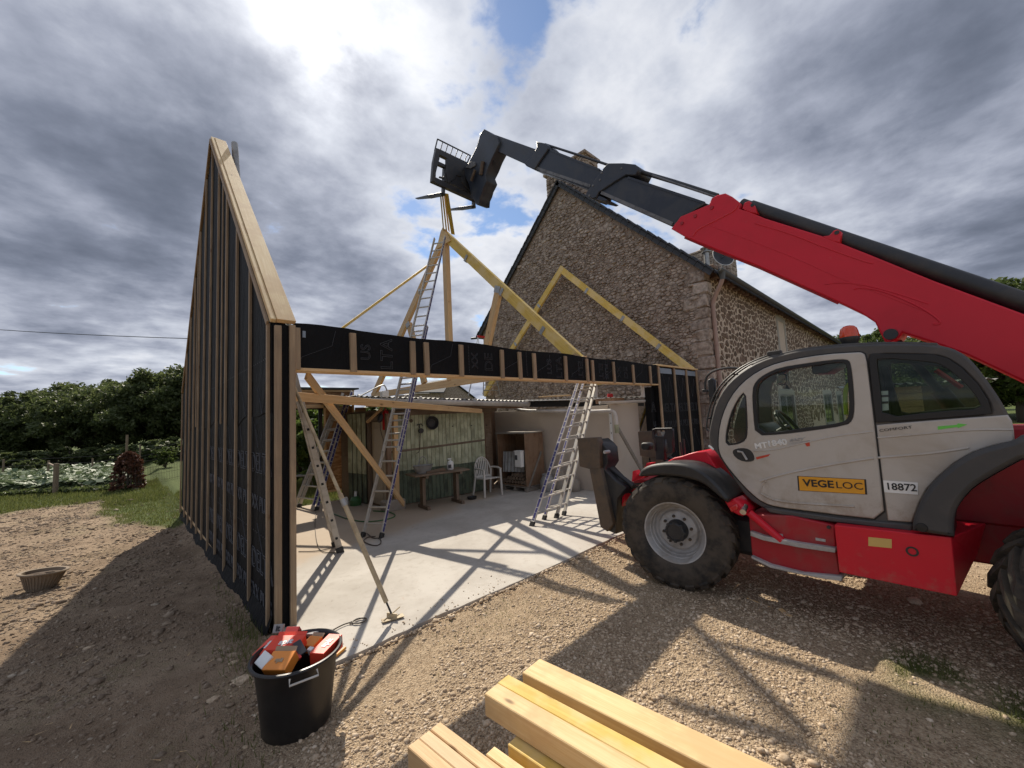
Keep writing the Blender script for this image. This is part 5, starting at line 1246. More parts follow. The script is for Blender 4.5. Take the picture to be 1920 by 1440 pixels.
def house():
    t = empty('stone_house', (HX, HRY, 0), label='large old stone house with brown rubble gable, slate verge and pale pointed side wall', cat='house')
    # walls
    m = MB(); m.prism([(HX, HY0+.02, -.3), (HX, HY1, -.3), (HX, HY1, HZE), (HX, HRY, HRZ-.03), (HX, HY0+.02, HZE)], (0.5, 0, 0)); gw = m.build('gable_wall', 'old_mortar', t)
    WIN = []   # (x0, x1, z0, z1) openings in the long wall
    def opening(pxl, pyt, pxr, pyb): 
        a = U(pxl, pyt, 'y', HY0); b = U(pxr, pyb, 'y', HY0); return [a.x, b.x, min(a.z, b.z), max(a.z, b.z)]
    up = [18.35, 19.35, 3.35, 5.35]
    lo = [[U(1464, 760, 'y', HY0).x, U(1489, 760, 'y', HY0).x, 0.0, 2.25], [U(1546, 760, 'y', HY0).x, U(1560, 760, 'y', HY0).x, 0.7, 2.3], [U(1571, 760, 'y', HY0).x, U(1579, 760, 'y', HY0).x, 0.0, 2.3]]
    WIN = [up]+lo
    xs = sorted(set([HX+.5, HX1]+[w[0] for w in WIN]+[w[1] for w in WIN])); m = MB()
    for a, b in zip(xs[:-1], xs[1:]):
        zs = [(-.3, HZE)]
        for w in WIN:
            if w[0] <= (a+b)/2 <= w[1]:
                nz = []
                for z0, z1 in zs:
                    if w[2] > z0: nz.append((z0, w[2]))
                    if w[3] < z1: nz.append((w[3], z1))
                zs = [q for q in nz if q[1]-q[0] > .05]
        for z0, z1 in zs: m.box(((a+b)/2, HY0+.249, (z0+z1)/2), (b-a, .5, z1-z0))
    lw = m.build('long_wall', 'pale_mortar', t, fix=False)
    for i, w in enumerate(WIN):
        x0, x1, z0, z1 = w; T = .24
        f = MB(); 
        f.box((x0-T/2, HY0+.043, (z0+z1)/2), (T, .12, z1-z0+2*T*.8)); f.box((x1+T/2, HY0+.043, (z0+z1)/2), (T, .12, z1-z0+2*T*.8)); f.box(((x0+x1)/2, HY0+.043, z1+T/2), (x1-x0, .118, T))
        if z0 > .3: f.box(((x0+x1)/2, HY0-.0, z0-T*.3), (x1-x0, .16, T*.6))
        fr = f.build('window' if z0 > .3 else 'doorway', 'concrete_trim', t)
        MB().box(((x0+x1)/2, HY0+.04, (z0+z1)/2), (x1-x0, .02, z1-z0)).build('pane', 'pane_dark', fr)
        f = MB(); 
        for q in (x0+.03, (x0+x1)/2, x1-.03): f.box((q, HY0+.026, (z0+z1)/2), (.05, .010, z1-z0))
        f.box(((x0+x1)/2, HY0+.027, z1-.03), (x1-x0, .010, .06)); f.build('sash', 'grey_wood', fr)
    r = random.Random(5)
    # gable stones
    def keep(u, v): return v > 2.15 and HY0+0.36 < u < HY1-.1 and v < hroof(u)-.22
    cells = stone_cells(HY0+.3, HY1, 2.1, HRZ, .15, .088, keep, seed=3)
    cells = [(area(c), c) for c in cells]; 
    # long wall stones
    def keep2(u, v):
        if not (HX+.42 < u < HX1-.1 and 0.05 < v < HZE-.14): return False
        return not any(w[0]-.27 < u < w[1]+.27 and w[2]-.16 < v < w[3]+.27 for w in WIN)
    c2 = stone_cells(HX+.4, 23.5, 0.6, HZE, .25, .165, lambda u, v: keep2(u, v) and u < 23.4, seed=9)
    c3 = stone_cells(23.4, HX1, 1.4, HZE, .36, .22, lambda u, v: keep2(u, v) and u >= 23.4, seed=10)
    allc = []
    for a, c in cells:
        cy = sum(q[0] for q in c)/len(c); cz = sum(q[1] for q in c)/len(c); d = (Vector((HX, cy, cz))-CAM).length
        allc.append((a/d/d*(1.0 if cz > 2.5 else .3), 'g', c))
    for c in c2+c3:
        cx = sum(q[0] for q in c)/len(c); cz = sum(q[1] for q in c)/len(c); P = Vector((cx, HY0, cz)); v = P-CAM; ds = v.length
        allc.append((area(c)*abs(v.y)/ds**3*(1.25 if cz > 2.6 else .45), 'l', c))
    allc.sort(key=lambda q: -q[0])
    MG, ML = MB(), MB()
    def tog(v): return (HX-v[2], v[0], v[1])
    def tol(v): return (v[0], HY0-v[2], v[1])
    for i, (a, k, c) in enumerate(allc):
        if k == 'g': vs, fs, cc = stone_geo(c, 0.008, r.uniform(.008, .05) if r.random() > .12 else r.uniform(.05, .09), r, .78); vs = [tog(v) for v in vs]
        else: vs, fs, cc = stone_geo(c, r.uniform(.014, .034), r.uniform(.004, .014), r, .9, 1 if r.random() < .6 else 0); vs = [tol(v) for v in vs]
        if i < 295:
            m = MB(); m.add(vs, fs); m.build('stone', 'gable_stone' if k == 'g' else 'wall_stone', gw if k == 'g' else lw)
        else: (MG if k == 'g' else ML).add(vs, fs)
    o = MG.build('rubble_stones', 'gable_rubble', gw); o['kind'] = 'stuff'
    o = ML.build('rubble_stones', 'wall_rubble', lw); o['kind'] = 'stuff'
    # quoins at the near corner
    z = 0.0; k = 0
    while z < HZE-.1:
        h = r.uniform(.26, .40); h = min(h, HZE-z); l1, l2 = ((.58, .30), (.36, .40))[k % 2]; l1 *= r.uniform(.9, 1.15)
        m = MB(); m.box((HX+l2/2-.045, HY0+l1/2-.04, z+h/2), (l2, l1, h-.02), None, .03)
        m.v = [v+Vector((r.uniform(-.035, .035), r.uniform(-.035, .035), r.uniform(-.03, .03))) for v in m.v]
        m.build('quoin_stone', 'gable_stone', t); z += h; k += 1
    # roof slopes
    for sg in (1, -1):
        ye, yr = (HY0-.32, HRY) if sg > 0 else (HY1+.32, HRY); ze = HZE-.28
        m = MB(); m.prism([(HX-.10, ye, ze), (HX1, ye, ze), (HX1, yr, HRZ+.02), (HX-.10, yr, HRZ+.02)], (0, 0, .09)); m.build('roof_slope', 'slate', t)
    dr = Vector((0, HRY-HY0, HRZ-HZE)).normalized()
    for sg in (1, -1):
        a = Vector((HX-.12, (HY0-.30) if sg > 0 else (HY1+.30), HZE-.22)); b = Vector((HX-.12, HRY, HRZ+.12)); n = 26; d = (b-a)/n
        nr = Vector((0, -sg*dr.z, dr.y))
        for k in range(n):
            p = a+d*(k+.5); board('verge_slate', p-d*.54+nr*.01+Vector((r.uniform(-.012, .012), 0, 0)), p+d*.54+nr*(.03+r.uniform(-.006, .006))+Vector((r.uniform(-.01, .01), 0, 0)), .13, .035 if k % 2 else .042, 'slate', t, up=nr, ch=.004)
            p2 = p-nr*.075; board('verge_slate', p2-d*.48+Vector((-.0, 0, 0)), p2+d*.48, .05, .14+r.uniform(-.02, .02), 'slate', t, up=nr, ch=.004)
        for k in range(16):   # rough slate edges showing above the verge
            p = a.lerp(b, (k+.5)/16); board('verge_slate', p+nr*.025-d*.5+Vector((.16, 0, 0)), p+nr*.045+d*.5+Vector((.16, 0, 0)), .22, .05, 'slate', t, up=nr)
    # eaves: corbels, gutter, downpipe
    for k in range(54):
        x = HX+.62+k*.46
        m = MB(); m.box((x, HY0-.07, HZE-.14+r.uniform(-.02, .02)), (.20+r.uniform(-.04, .04), .20, .17), None, .015); m.build('corbel', 'wall_stone', t)
    m = MB(); m.box(((HX+HX1)/2+.2, HY0-.10, HZE-.02), (HX1-HX-.4, .3, .05)); m.build('eave_board', 'slate', t)
    MB().box((HX+.12, HY0-.12, HZE-.06), (.34, .36, .12), None, .02).build('corner_brick', 'brown_board', t)
    gy, gz = HY0-.44, HZE-.20
    m = MB(); arc = [(HX-.16, gy+.085*math.cos(PI+PI*k/8), gz+.085*math.sin(PI+PI*k/8)) for k in range(9)]
    m.strip(arc, (HX1-HX+.1, 0, 0)); g = m.build('gutter', 'gutter_zinc', t, fix=False, smooth=True); sd = g.modifiers.new('t', 'SOLIDIFY'); sd.thickness = .008
    pts = [(HX+.10, gy, gz-.06), (HX+.10, gy, gz-.28), (HX+.17, HY0-.20, gz-.62), (HX+.18, HY0-.10, gz-.85)]
    dp = MB().tube(chaikin(pts, 2, False)+[(HX+.18, HY0-.10, 0.0)], .058, 12).build('downpipe', 'pvc_pink', t, smooth='auto')
    MB().tube([(HX+.10, gy, gz-.05), (HX+.10, gy, gz-.26)], [.085, .062], 12).build('outlet', 'gutter_zinc', t, smooth='auto')
    for z in (1.6, 3.6): MB().tube([(HX+.18, HY0-.10, z), (HX+.18, HY0-.10, z+.05)], .068, 12).build('pipe_clip', 'pvc_pink', t)
    MB().tube([(HX+.18, HY0-.10, 4.15), (HX+.18, HY0-.10, 4.3)], .064, 12).build('pipe_joint', 'pvc_pink', t)
    # black end of the far eave
    MB().tube([(HX-.1, HY1+.3, HZE-.25), (HX-.1, HY1+.75, HZE-.2)], .05, 8).build('gutter_end', 'black_steel', t)
    # ridge chimney
    def chimney(x0, x1, y0, y1, z0, z1, cap=True, rows=.16, nm='chimney'):
        cm = MB().box(((x0+x1)/2, (y0+y1)/2, (z0+z1)/2), (x1-x0-.06, y1-y0-.06, z1-z0)).build(nm, 'old_mortar', t)
        z = z0; q = 0
        while z < z1-.03:
            h = r.uniform(.8, 1.25)*rows
            for (ax, a0, a1, fx, sg) in (('y', y0, y1, x0, -1), ('x', x0, x1, y0, -1), ('x', x0, x1, y1, 1)):
                u = a0-r.random()*.1
                while u < a1-.02:
                    w = r.uniform(.16, .42); u0, u1 = max(u, a0), min(u+w, a1); u += w
                    if u1-u0 < .05: continue
                    c = ((fx+sg*.0), (u0+u1)/2, z+h/2) if ax == 'y' else ((u0+u1)/2, fx, z+h/2)
                    d = (.09+r.uniform(0, .03), u1-u0-.02, h-.02) if ax == 'y' else (u1-u0-.02, .09+r.uniform(0, .03), h-.02)
                    m = MB().box(c, d, None, .015); m.v = [v+Vector((r.uniform(-.01, .01),)*3) for v in m.v]; m.build('chimney_stone', 'gable_stone', cm)
            z += h
        if cap:
            m = MB(); cx, cy = (x0+x1)/2, (y0+y1)/2; m.box((cx, cy, z1+.06), (x1-x0+.22, y1-y0+.22, .12), None, .02); m.build('cap_stone', 'gable_stone', cm)
            m = MB(); a, b = (x1-x0)/2-.02, (y1-y0)/2-.02
            m.add([(cx-a, cy-b, z1+.12), (cx+a, cy-b, z1+.12), (cx+a, cy+b, z1+.12), (cx-a, cy+b, z1+.12), (cx, cy-b*.35, z1+.48), (cx, cy+b*.35, z1+.48)], [(0, 1, 4), (1, 2, 5, 4), (2, 3, 5), (3, 0, 4, 5)]); m.build('cap_stone', 'gable_stone', cm)
        return cm
    chimney(10.95, 11.75, 3.55, 5.40, 9.6, 11.45)
    chimney(25.5, 26.7, 3.3, 5.6, 8.6, 11.9, rows=.24)
    # cowl and dish by the eave
    q = U(1324, 472, 'y', .9)
    MB().lathe([(.09, -.9), (.09, -.05), (.16, -.03), (.16, 0), (.05, .05), (.05, .12), (.20, .14), (.0, .20)], Matrix.Translation(q), 18).build('vent_cowl', 'galv', t, smooth='auto')
    q = U(1352, 484, 'y', .6); zd = Vector((-.62, -.74, .25)).normalized(); xd = Vector((.77, -.64, 0)).normalized(); M = basis(xd, zd.cross(xd), q)
    MB().lathe([(0, .0), (.15, .02), (.28, .07), (.40, .15), (.40, .16), (.28, .085), (0, .015)], M @ Matrix.Diagonal((1, 1.08, 1, 1)), 26).build('satellite_dish', 'slate', t, smooth='auto')
    MB().lathe([(.395, .148), (.412, .15), (.412, .165), (.395, .163)], M @ Matrix.Diagonal((1, 1.08, 1, 1)), 26).build('dish_rim', 'white', t, smooth='auto')
    m = MB(); m.tube([q+Vector((0, 0, -.9)), q+Vector((.05, 0, -.1))], .025, 6); m.tube([q, q+M.col[2].xyz*.45+Vector((0, 0, -.1))], .015, 6); m.build('dish_arm', 'galv', t)
    # rear body so the block is closed
    MB().box(((HX+HX1)/2+.25, HY1-.25, HZE/2-.15), (HX1-HX-.5, .5, HZE+.3)).build('back_wall', 'old_mortar', t)
    MB().prism([(HX1, HY0, -.3), (HX1, HY1, -.3), (HX1, HY1, HZE), (HX1, HRY, HRZ-.03), (HX1, HY0, HZE)], (-.4, 0, 0)).build('far_gable', 'old_mortar', t)
house()

# neighbouring low stone building seen below the header, and a timber garage on the right
def barn():
    c = U(842, 735, 'y', 30.0); x0, y0 = c.x, 30.0
    t = empty('stone_barn', (x0, y0, 0), label='small far stone barn with slate roof seen below the black header', cat='barn')
    ap = U(842, 712, 'y', y0); hw = 3.6
    e0, e1 = Vector((ap.x-hw, y0, ap.z-2.2)), Vector((ap.x+hw, y0, ap.z-2.2))
    MB().prism([(e0.x, y0, -.5), (e1.x, y0, -.5), e1, ap, e0], (0, 5, 0)).build('gable', 'gable_rubble', t)
    for e, sg in ((e0, -1), (e1, 1)):
        o = Vector((sg*.4, -.2, -.24)); m = MB(); m.prism([e+o, ap+Vector((0, -.2, .05)), ap+Vector((0, 5.2, .05)), e+o+Vector((0, 5.4, 0))], (0, 0, .1)); m.build('roof', 'slate', t)
    # wing roof on the left
    a = U(778, 737, 'y', 27); b = U(812, 716, 'y', 31); m = MB()
    m.prism([a, U(832, 737, 'y', 27), U(845, 714, 'y', 31), b], (0, 0, .1)); m.build('wing_roof', 'slate', t)
    MB().prism([(a.x+.2, 27.3, -.5), (U(832, 737, 'y', 27).x-.2, 27.3, -.5), (U(832, 737, 'y', 27).x-.2, 27.3, a.z), (a.x+.2, 27.3, a.z)], (0, 3, 0)).build('wing_wall', 'gable_rubble', t)
barn()
def garage():
    t = empty('timber_garage', (17, -4.2, 0), label='low brown timber garage with a pale tin roof seen through the cab rear window', cat='garage')
    x0, y0, y1 = 15.5, -4.30, -2.55; zt = 2.30
    for k in range(11): board('plank', (x0, y0, .05+k*.2), (x0, y1, .05+k*.2), .19, .03, 'pine_yellow' if k % 3 else 'pine', t, up=(-1, 0, 0)) if False else board('plank', (x0, y0, .12+k*.2), (x0, y1, .12+k*.2), .03, .19, 'pine', t)
    MB().box((17.6, (y0+y1)/2-.6, 1.1), (4.1, y1-y0+1.2, 2.2)).build('body', 'old_wood', t)
    m = MB(); N = 60; A = Vector((x0-.35, y1+.15, zt+.02)); B = Vector((x0-.35, y0-1.4, zt-.02))
    m.strip([A.lerp(B, k/N)+Vector((0, 0, .03*math.sin(k*PI/2))) for k in range(N+1)], (5, .0, .12)); o = m.build('roof_sheet', 'corrugated', t, fix=False); sd = o.modifiers.new('t', 'SOLIDIFY'); sd.thickness = .01
garage()

# ------------------------------------------------------------------ telescopic handler
MAZ = AZ+math.radians(-40.0)
MH = Vector((math.sin(MAZ), math.cos(MAZ), 0)); ML_ = Vector((-MH.y, MH.x, 0)); MZ = Vector((0, 0, 1))
MP0 = U(1264, 1106, 'z', -0.06)
MM = Matrix(((MH.x, ML_.x, 0, MP0.x), (MH.y, ML_.y, 0, MP0.y), (0, 0, 1, MP0.z), (0, 0, 0, 1)))
MI = MM.inverted()
def mp(px, py, o):
    p = MI @ UP(px, py, MP0+ML_*o, ML_); return (p.x, p.z)
def c7(*q): return [(1300+x/2.2855, 600+y/2.2855) for x, y in q]
def c6(*q): return [(1080+x/2.8238, 620+y/2.8238) for x, y in q]
def c5(*q): return [(1140+x/2.4615, 240+y/2.4615) for x, y in q]
def c3(*q): return [(860+x/3.6, 640+y/3.6) for x, y in q]
def c4(*q): return [(760+x/3.6, 230+y/3.6) for x, y in q]
def cb(*q): return [(1000+x/4.571, 230+y/4.571) for x, y in q]
def chh(*q): return [(760+x/6.545, 230+y/6.545) for x, y in q]
def tr(q, o): return [mp(x, y, o) for x, y in q]
def V3(sz, o): return [Vector((s, o, z)) for s, z in sz]
mach = empty('telescopic_handler', None or (0, 0, 0), M=MM, label='big red telescopic handler with grey cab and raised dark boom parked on the gravel', cat='telehandler')
def mplate(name, sz, o, thick, mat, holes=(), bevel=0.006, it=0, parent=None, hit=None):
    """cut sheet parallel to the machine's flank: outer face at o, thickness inwards"""
    Mx = MM @ Matrix(((1, 0, 0, 0), (0, 0, -1, o-thick), (0, 1, 0, 0), (0, 0, 0, 1)))
    return plate(name, sz, holes, thick, mat, parent or mach, Mx, bevel, it, hit)
def mb(name, m, mat, parent=None, **k): return m.build(name, mat, parent or mach, MM, **k)
def mtext(body, size, px, py, o, mat, rot=0.0, xs=1.0, **k):
    s, z = mp(px, py, o); M = MM @ basis((-math.cos(rot), 0, math.sin(rot)), (math.sin(rot), 0, math.cos(rot)), (s, o+.0025, z))
    return text(body, size, M, mat, mach, xs=xs, **k)
OC = -0.20           # outer face of the cab flank
OCI = -0.90          # inner (right hand) side of the cab
OB = -0.94           # near face of the boom
def handler():
    # ---- wheels
    def wheel(s, o, steer, nm='wheel'):
        W = MM @ Matrix.Translation((s, o-.21, .605)) @ Matrix.Rotation(steer, 4, 'Z') @ Matrix.Rotation(-PI/2, 4, 'X')   # local z = outwards
        w = empty('wheel', M=W); w.parent = mach; w.matrix_parent_inverse = MI
        prof = [(.315, -.17), (.335, -.195), (.40, -.212), (.47, -.217), (.53, -.21), (.565, -.195), (.578, -.17), (.582, 0), (.578, .17), (.565, .195), (.53, .21), (.47, .217), (.40, .212), (.335, .195), (.315, .17)]
        m = MB().lathe(prof, None, 56); m.build('tyre', 'rubber', w, W, smooth='auto', angle=50)
        m = MB(); n = 22
        for sd in (1, -1):
            for k in range(n):
                a = 2*PI*(k+(.5 if sd < 0 else 0))/n; pr = []
                for (t, zz, wd, r) in ((.0, .0*sd, .030, .612), (.11, .10*sd, .034, .612), (.20, .185*sd, .045, .600), (.225, .214*sd, .050, .555)):
                    for q in (-1, 1):
                        an = a+t/.6*1.0+q*wd/.6
                        pr.append(((r*math.cos(an), r*math.sin(an), zz), (r-.05)*1.0))
                vs = []
                for (p, rl) in pr: vs.append(p); rr = math.hypot(p[0], p[1]); vs.append((p[0]*rl/rr, p[1]*rl/rr, p[2]*.93))
                fs = []
                for i in range(3):
                    b = i*4; fs += [(b, b+2, b+6, b+4), (b, b+4, b+5, b+1), (b+2, b+3, b+7, b+6)]
                fs += [(0, 1, 3, 2), (12, 14, 15, 13)]; m.add(vs, fs)
        m.build('tread_lugs', 'rubber', w, W)
        rim = [(.0, -.16), (.25, -.16), (.305, -.175), (.335, -.19), (.335, -.165), (.312, -.16), (.30, -.10), (.285, 0), (.292, .06), (.30, .13), (.312, .155), (.328, .168), (.334, .18), (.328, .19), (.316, .186), (.303, .165), (.288, .125), (.280, .118), (.270, .075), (.262, .068), (.252, .03), (.235, .015), (.222, .02), (.205, .045), (.185, .055), (.0, .055)]
        MB().lathe(rim, None, 48).build('rim', 'rim_grey', w, W, smooth='auto', angle=28)
        MB().lathe([(.12, .05), (.112, .075), (.108, .15), (.098, .165), (.085, .17), (.082, .16), (0, .16)], None, 28).build('hub_cap', 'black_steel', w, W, smooth='auto')
        m = MB()
        for k in range(8): m.box((.098*math.cos(k*PI/4), .098*math.sin(k*PI/4), .155), (.03, .03, .03), None, .004)
        m.build('hub_lug', 'black_steel', w, W)
        for k in range(8):
            a = 2*PI*k/8+.2; MB().lathe([(.0, .055), (.017, .055), (.017, .075), (.010, .080), (.010, .095), (0, .095)], Matrix.Translation((.153*math.cos(a), .153*math.sin(a), 0)), 6).build('wheel_nut', 'rust_plate', w, W)
        return w
    st = math.radians(11)
    wheel(0, 0, st); wheel(-2.88, 0.02, st+.10)
    for s in (0, -2.88):
        w = wheel(s, -1.90, st)   # far side; axle track
    # ---- chassis
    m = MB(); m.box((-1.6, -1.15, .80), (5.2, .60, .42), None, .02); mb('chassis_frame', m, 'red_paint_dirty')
    m = MB(); m.tube([(0, -.25, .6), (0, -2.0, .6)], .09, 12); m.tube([(-2.88, -.25, .6), (-2.88, -2.0, .6)], .09, 12)
    for s in (0, -2.88): m.box((s, -1.12, .6), (.34, .42, .34), None, .05)
    mb('axle', m, 'black_steel')
    # hood side between wheel and cab, front plates
    hood = tr(c6((485, 690), (520, 672), (560, 664), (600, 650), (640, 640), (690, 640), (740, 720), (800, 830), (860, 900), (905, 960), (880, 985), (820, 960), (760, 850), (640, 760), (520, 740), (480, 720)), -0.30)
    mplate('front_hood', hood, -0.30, .75, 'red_paint', bevel=.012)
    m = MB(); m.prism(V3(tr(c6((296, 800), (300, 745), (312, 740), (330, 775), (380, 760), (400, 700), (372, 702), (372, 712), (392, 728), (360, 780)), -.36), -.36), (0, -.1, 0)); mb('front_bracket', m, 'red_paint')
    m = MB(); p = tr(c6((205, 905), (215, 870), (262, 845), (255, 900), (232, 960), (212, 1075), (205, 1060)), -.40); m.prism(V3(p, -.40), (0, -.5, 0)); mb('front_plate', m, 'red_paint', bevel=.006)
    # rear part of the chassis and engine side, seen through the rear arch
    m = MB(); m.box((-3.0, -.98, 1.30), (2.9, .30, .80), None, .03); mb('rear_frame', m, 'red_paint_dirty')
    m = MB(); m.box((-1.75, -1.75, 1.05), (2.2, .75, .80), None, .08); mb('engine_cover', m, 'red_paint')
    m = MB(); m.box((-4.0, -1.1, 1.05), (.30, 1.9, .75), None, .08); mb('counterweight', m, 'cab_frame_grey')
    # red tank box and step
    p = c7((603, 878), (1105, 932), (1131, 1186), (625, 1082)); sz = tr(p, -.10); m = MB()
    ins = [(s, z) for s, z in sz]
    a = V3(sz, -.10); off = [Vector((0.0, -.62, 0)), Vector((-.16, -.62, .0)), Vector((-.10, -.62, .16)), Vector((0, -.62, .10))]
    b = [v+o for v, o in zip(a, off)]
    m.add(a+b, [(0, 1, 2, 3), (7, 6, 5, 4), (0, 4, 5, 1), (1, 5, 6, 2), (2, 6, 7, 3), (3, 7, 4, 0)]); mb('side_tank', m, 'red_paint', bevel=.008, seg=2)
    s0, z0 = mp(*c7((938, 992))[0], -.10); M = MM @ Matrix.Translation((s0, -.10, z0)) @ Matrix.Rotation(-PI/2, 4, 'X')
    MB().lathe([(.0, -.005), (.022, -.005), (.024, .004), (.036, .004), (.038, -.01)], M, 20).build('filler_lock', 'black_plastic', mach, smooth='auto')
    mplate('yellow_tag', tr(c7((750, 930), (850, 940), (850, 978), (750, 968)), -.098), -.097, .003, 'tag_yellow', bevel=.0)
    step = tr(c7((236, 832), (420, 840), (603, 880), (612, 985), (632, 1118), (560, 1105), (430, 1080), (330, 1058), (252, 1020), (246, 950)), -.16)
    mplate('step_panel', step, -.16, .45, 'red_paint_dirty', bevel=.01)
    lip1 = c7((244, 905), (300, 925), (450, 955), (607, 978), (607, 998), (450, 975), (300, 945), (244, 925)); lip2 = c7((248, 1012), (330, 1050), (470, 1085), (634, 1100), (634, 1120), (560, 1110), (430, 1085), (330, 1062), (250, 1022))
    for q in (lip1, lip2): mplate('step_tread', tr(q, -.11), -.11, .20, 'rim_grey', bevel=.004)
    for q in ((365, 920), (545, 942)):
        s, z = mp(*c7(q)[0], -.155); mb('step_slot', MB().box((s, -.157, z), (.07, .008, .022)), 'rim_grey')
    s, z = mp(*c7((580, 888))[0], -.15); mb('step_bolt', MB().lathe([(0, .02), (.014, .02), (.014, -.01)], Matrix.Translation((s, -.16, z)) @ Matrix.Rotation(-PI/2, 4, 'X'), 8), 'black_steel')
    # lamp bracket behind the front wheel
    q = tr(c6((785, 905), (840, 888), (870, 915), (905, 950), (905, 978), (860, 980), (815, 955)), -.07); mplate('lamp_bracket', q, -.07, .22, 'red_paint', bevel=.02)
    q = tr(c6((810, 935), (850, 918), (858, 945), (822, 962)), -.05); mplate('red_reflector', q, -.05, .04, 'red_lens', bevel=.01)
    s, z = mp(*c6((890, 958))[0], -.05); mb('bracket_tube', MB().tube([(s, -.02, z), (s+.02, -.14, z+.03)], .028, 12), 'steel_bright', smooth='auto')
    m = MB(); a = Vector((s-.02, -.12, z-.02)); m.tube([a, a+Vector((-.25, -.02, -.22))], .035, 10); mb('bracket_arm', m, 'red_paint', smooth='auto')
    m = MB(); m.box((-.62, -.55, .62), (.42, .45, .40), None, .05); mb('under_block', m, 'black_steel')
    # ---- fenders
    fo = chaikin(c6((330, 768), (345, 735), (385, 712), (450, 700), (530, 698), (600, 708), (660, 735), (720, 780), (780, 845), (812, 888)), 1, False); fi = chaikin(c6((800, 912), (745, 868), (690, 820), (630, 790), (540, 772), (450, 766), (385, 770), (345, 772)), 1, False)
    mplate('front_fender', tr(fo+fi, 0.0), 0.02, .44, 'black_plastic', bevel=.03)
    RO = c7((938, 905), (938, 870), (945, 845), (965, 790), (1000, 725), (1050, 672), (1120, 612), (1200, 566), (1280, 540), (1378, 518)) + [(1920, 814), (1985, 812), (2080, 850), (2180, 930)]
    RI = [(2160, 950), (2080, 890), (1990, 853), (1920, 859), (1899, 870), (1863, 890), (1827, 912), (1804, 937), (1791, 960), (1788, 985), (1789, 1008)]
    RF = tr(chaikin(RO, 1, False)+chaikin(RI, 1, False), -.06); mplate('rear_fender', RF, -.06, .10, 'fender_grey', bevel=.03)
    rin = tr(chaikin(RI, 1, False), -.16); m = MB(); m.strip([(s, -.12, z) for s, z in rin], (0.0, -.42, 0)); o = mb('arch_liner', m, 'seal_black', fix=False)
    s, z = mp(*c7((978, 892))[0], -.04); mb('fender_bolt', MB().lathe([(0, .01), (.03, .008), (.036, -.01)], MM.inverted() @ MM @ Matrix.Translation((s, -.06, z)) @ Matrix.Rotation(-PI/2, 4, 'X'), 14), 'seal_black')
    # ---- cab flank: dark frame with openings, door, rear panel
    FRONT = [(330, 826), (280, 800), (230, 768), (190, 715), (150, 655), (110, 590), (75, 548), (62, 515), (62, 480), (72, 430), (92, 355), (128, 290), (180, 237), (245, 192), (330, 156), (450, 128), (600, 110), (740, 102), (900, 99), (1040, 105), (1110, 120), (1165, 150), (1212, 195), (1262, 262), (1312, 335), (1352, 406)]
    outer = tr(c7((938, 905), (640, 868), (480, 850), *FRONT, (1290, 408), (1265, 345), (1215, 270), (1150, 205), (1090, 165), (1030, 148), (760, 142), (790, 560), (822, 860), (938, 868)), OC)
    # frame ring = body outline minus the door opening
    body = tr(c7((938, 905), (640, 868), (480, 850), *FRONT, (1372, 470), (1378, 520), (1200, 570), (1050, 675), (965, 795)), OC)
    door = c7((820, 858), (640, 838), (500, 820), (360, 802), (300, 785), (245, 742), (190, 684), (140, 622), (112, 575), (105, 530), (112, 450), (138, 370), (180, 300), (240, 243), (320, 197), (420, 170), (560, 147), (700, 138), (722, 139), (738, 152), (752, 260), (778, 480), (803, 700))
    doorz = tr(door, OC); 
    def grow(sz, k):
        cx = sum(a for a, b in sz)/len(sz); cz = sum(b for a, b in sz)/len(sz); out = []
        for a, b in sz:
            l = math.hypot(a-cx, b-cz); out.append((a+(a-cx)/l*k, b+(b-cz)/l*k))
        return out
    win = c7((268, 495), (258, 400), (254, 300), (270, 262), (310, 232), (370, 206), (480, 188), (600, 172), (655, 170), (672, 184), (684, 290), (688, 380), (680, 428), (655, 450), (500, 473), (380, 488))
    qwin = c7((138, 538), (140, 480), (158, 405), (188, 342), (222, 302), (229, 400), (231, 480), (224, 515), (190, 532))
    rwin = c7((782, 440), (768, 330), (752, 175), (760, 145), (1030, 148), (1090, 165), (1150, 205), (1215, 270), (1262, 342), (1284, 402), (1100, 418))
    winz, qz, rz = tr(win, OC), tr(qwin, OC), tr(rwin, OC)
    mplate('cab_frame', body, OC-.015, .06, 'cab_frame_grey', [grow(doorz, -.03), grow(rz, -.005)], bevel=.018, it=1)
    dr = mplate('door', doorz, OC, .045, 'panel_grey', [winz, qz], bevel=.010, it=1)
    mplate('door_seal', grow(doorz, .012), OC-.012, .03, 'seal_black', [grow(doorz, -.03)], bevel=.003, it=1)
    mplate('window_seal', grow(winz, .004), OC+.004, .03, 'seal_black', [grow(winz, -.030)], bevel=.004, it=1)
    mplate('window_seal', grow(qz, .002), OC+.003, .03, 'seal_black', [grow(qz, -.016)], bevel=.003, it=1)
    mplate('door_glass', grow(winz, -.012), OC-.03, .006, 'glass', bevel=.001, it=1)
    mplate('quarter_glass', grow(qz, -.006), OC-.03, .006, 'glass', bevel=.001, it=1)
    mplate('window_seal', grow(rz, .0), OC-.002, .03, 'seal_black', [grow(rz, -.055)], bevel=.004, it=0, hit=1)
    mplate('rear_glass', grow(rz, -.03), OC-.025, .006, 'glass_tint', bevel=.001)
    rp = c7((784, 450), (900, 440), (1100, 424), (1348, 407), (1366, 432), (1374, 475), (1378, 519), (1280, 541), (1200, 567), (1120, 613), (1050, 673), (1000, 726), (966, 790), (946, 846), (938, 868), (832, 860), (815, 720), (795, 560))
    mplate('rear_panel', tr(rp, OC), OC-.002, .05, 'panel_grey', bevel=.010)
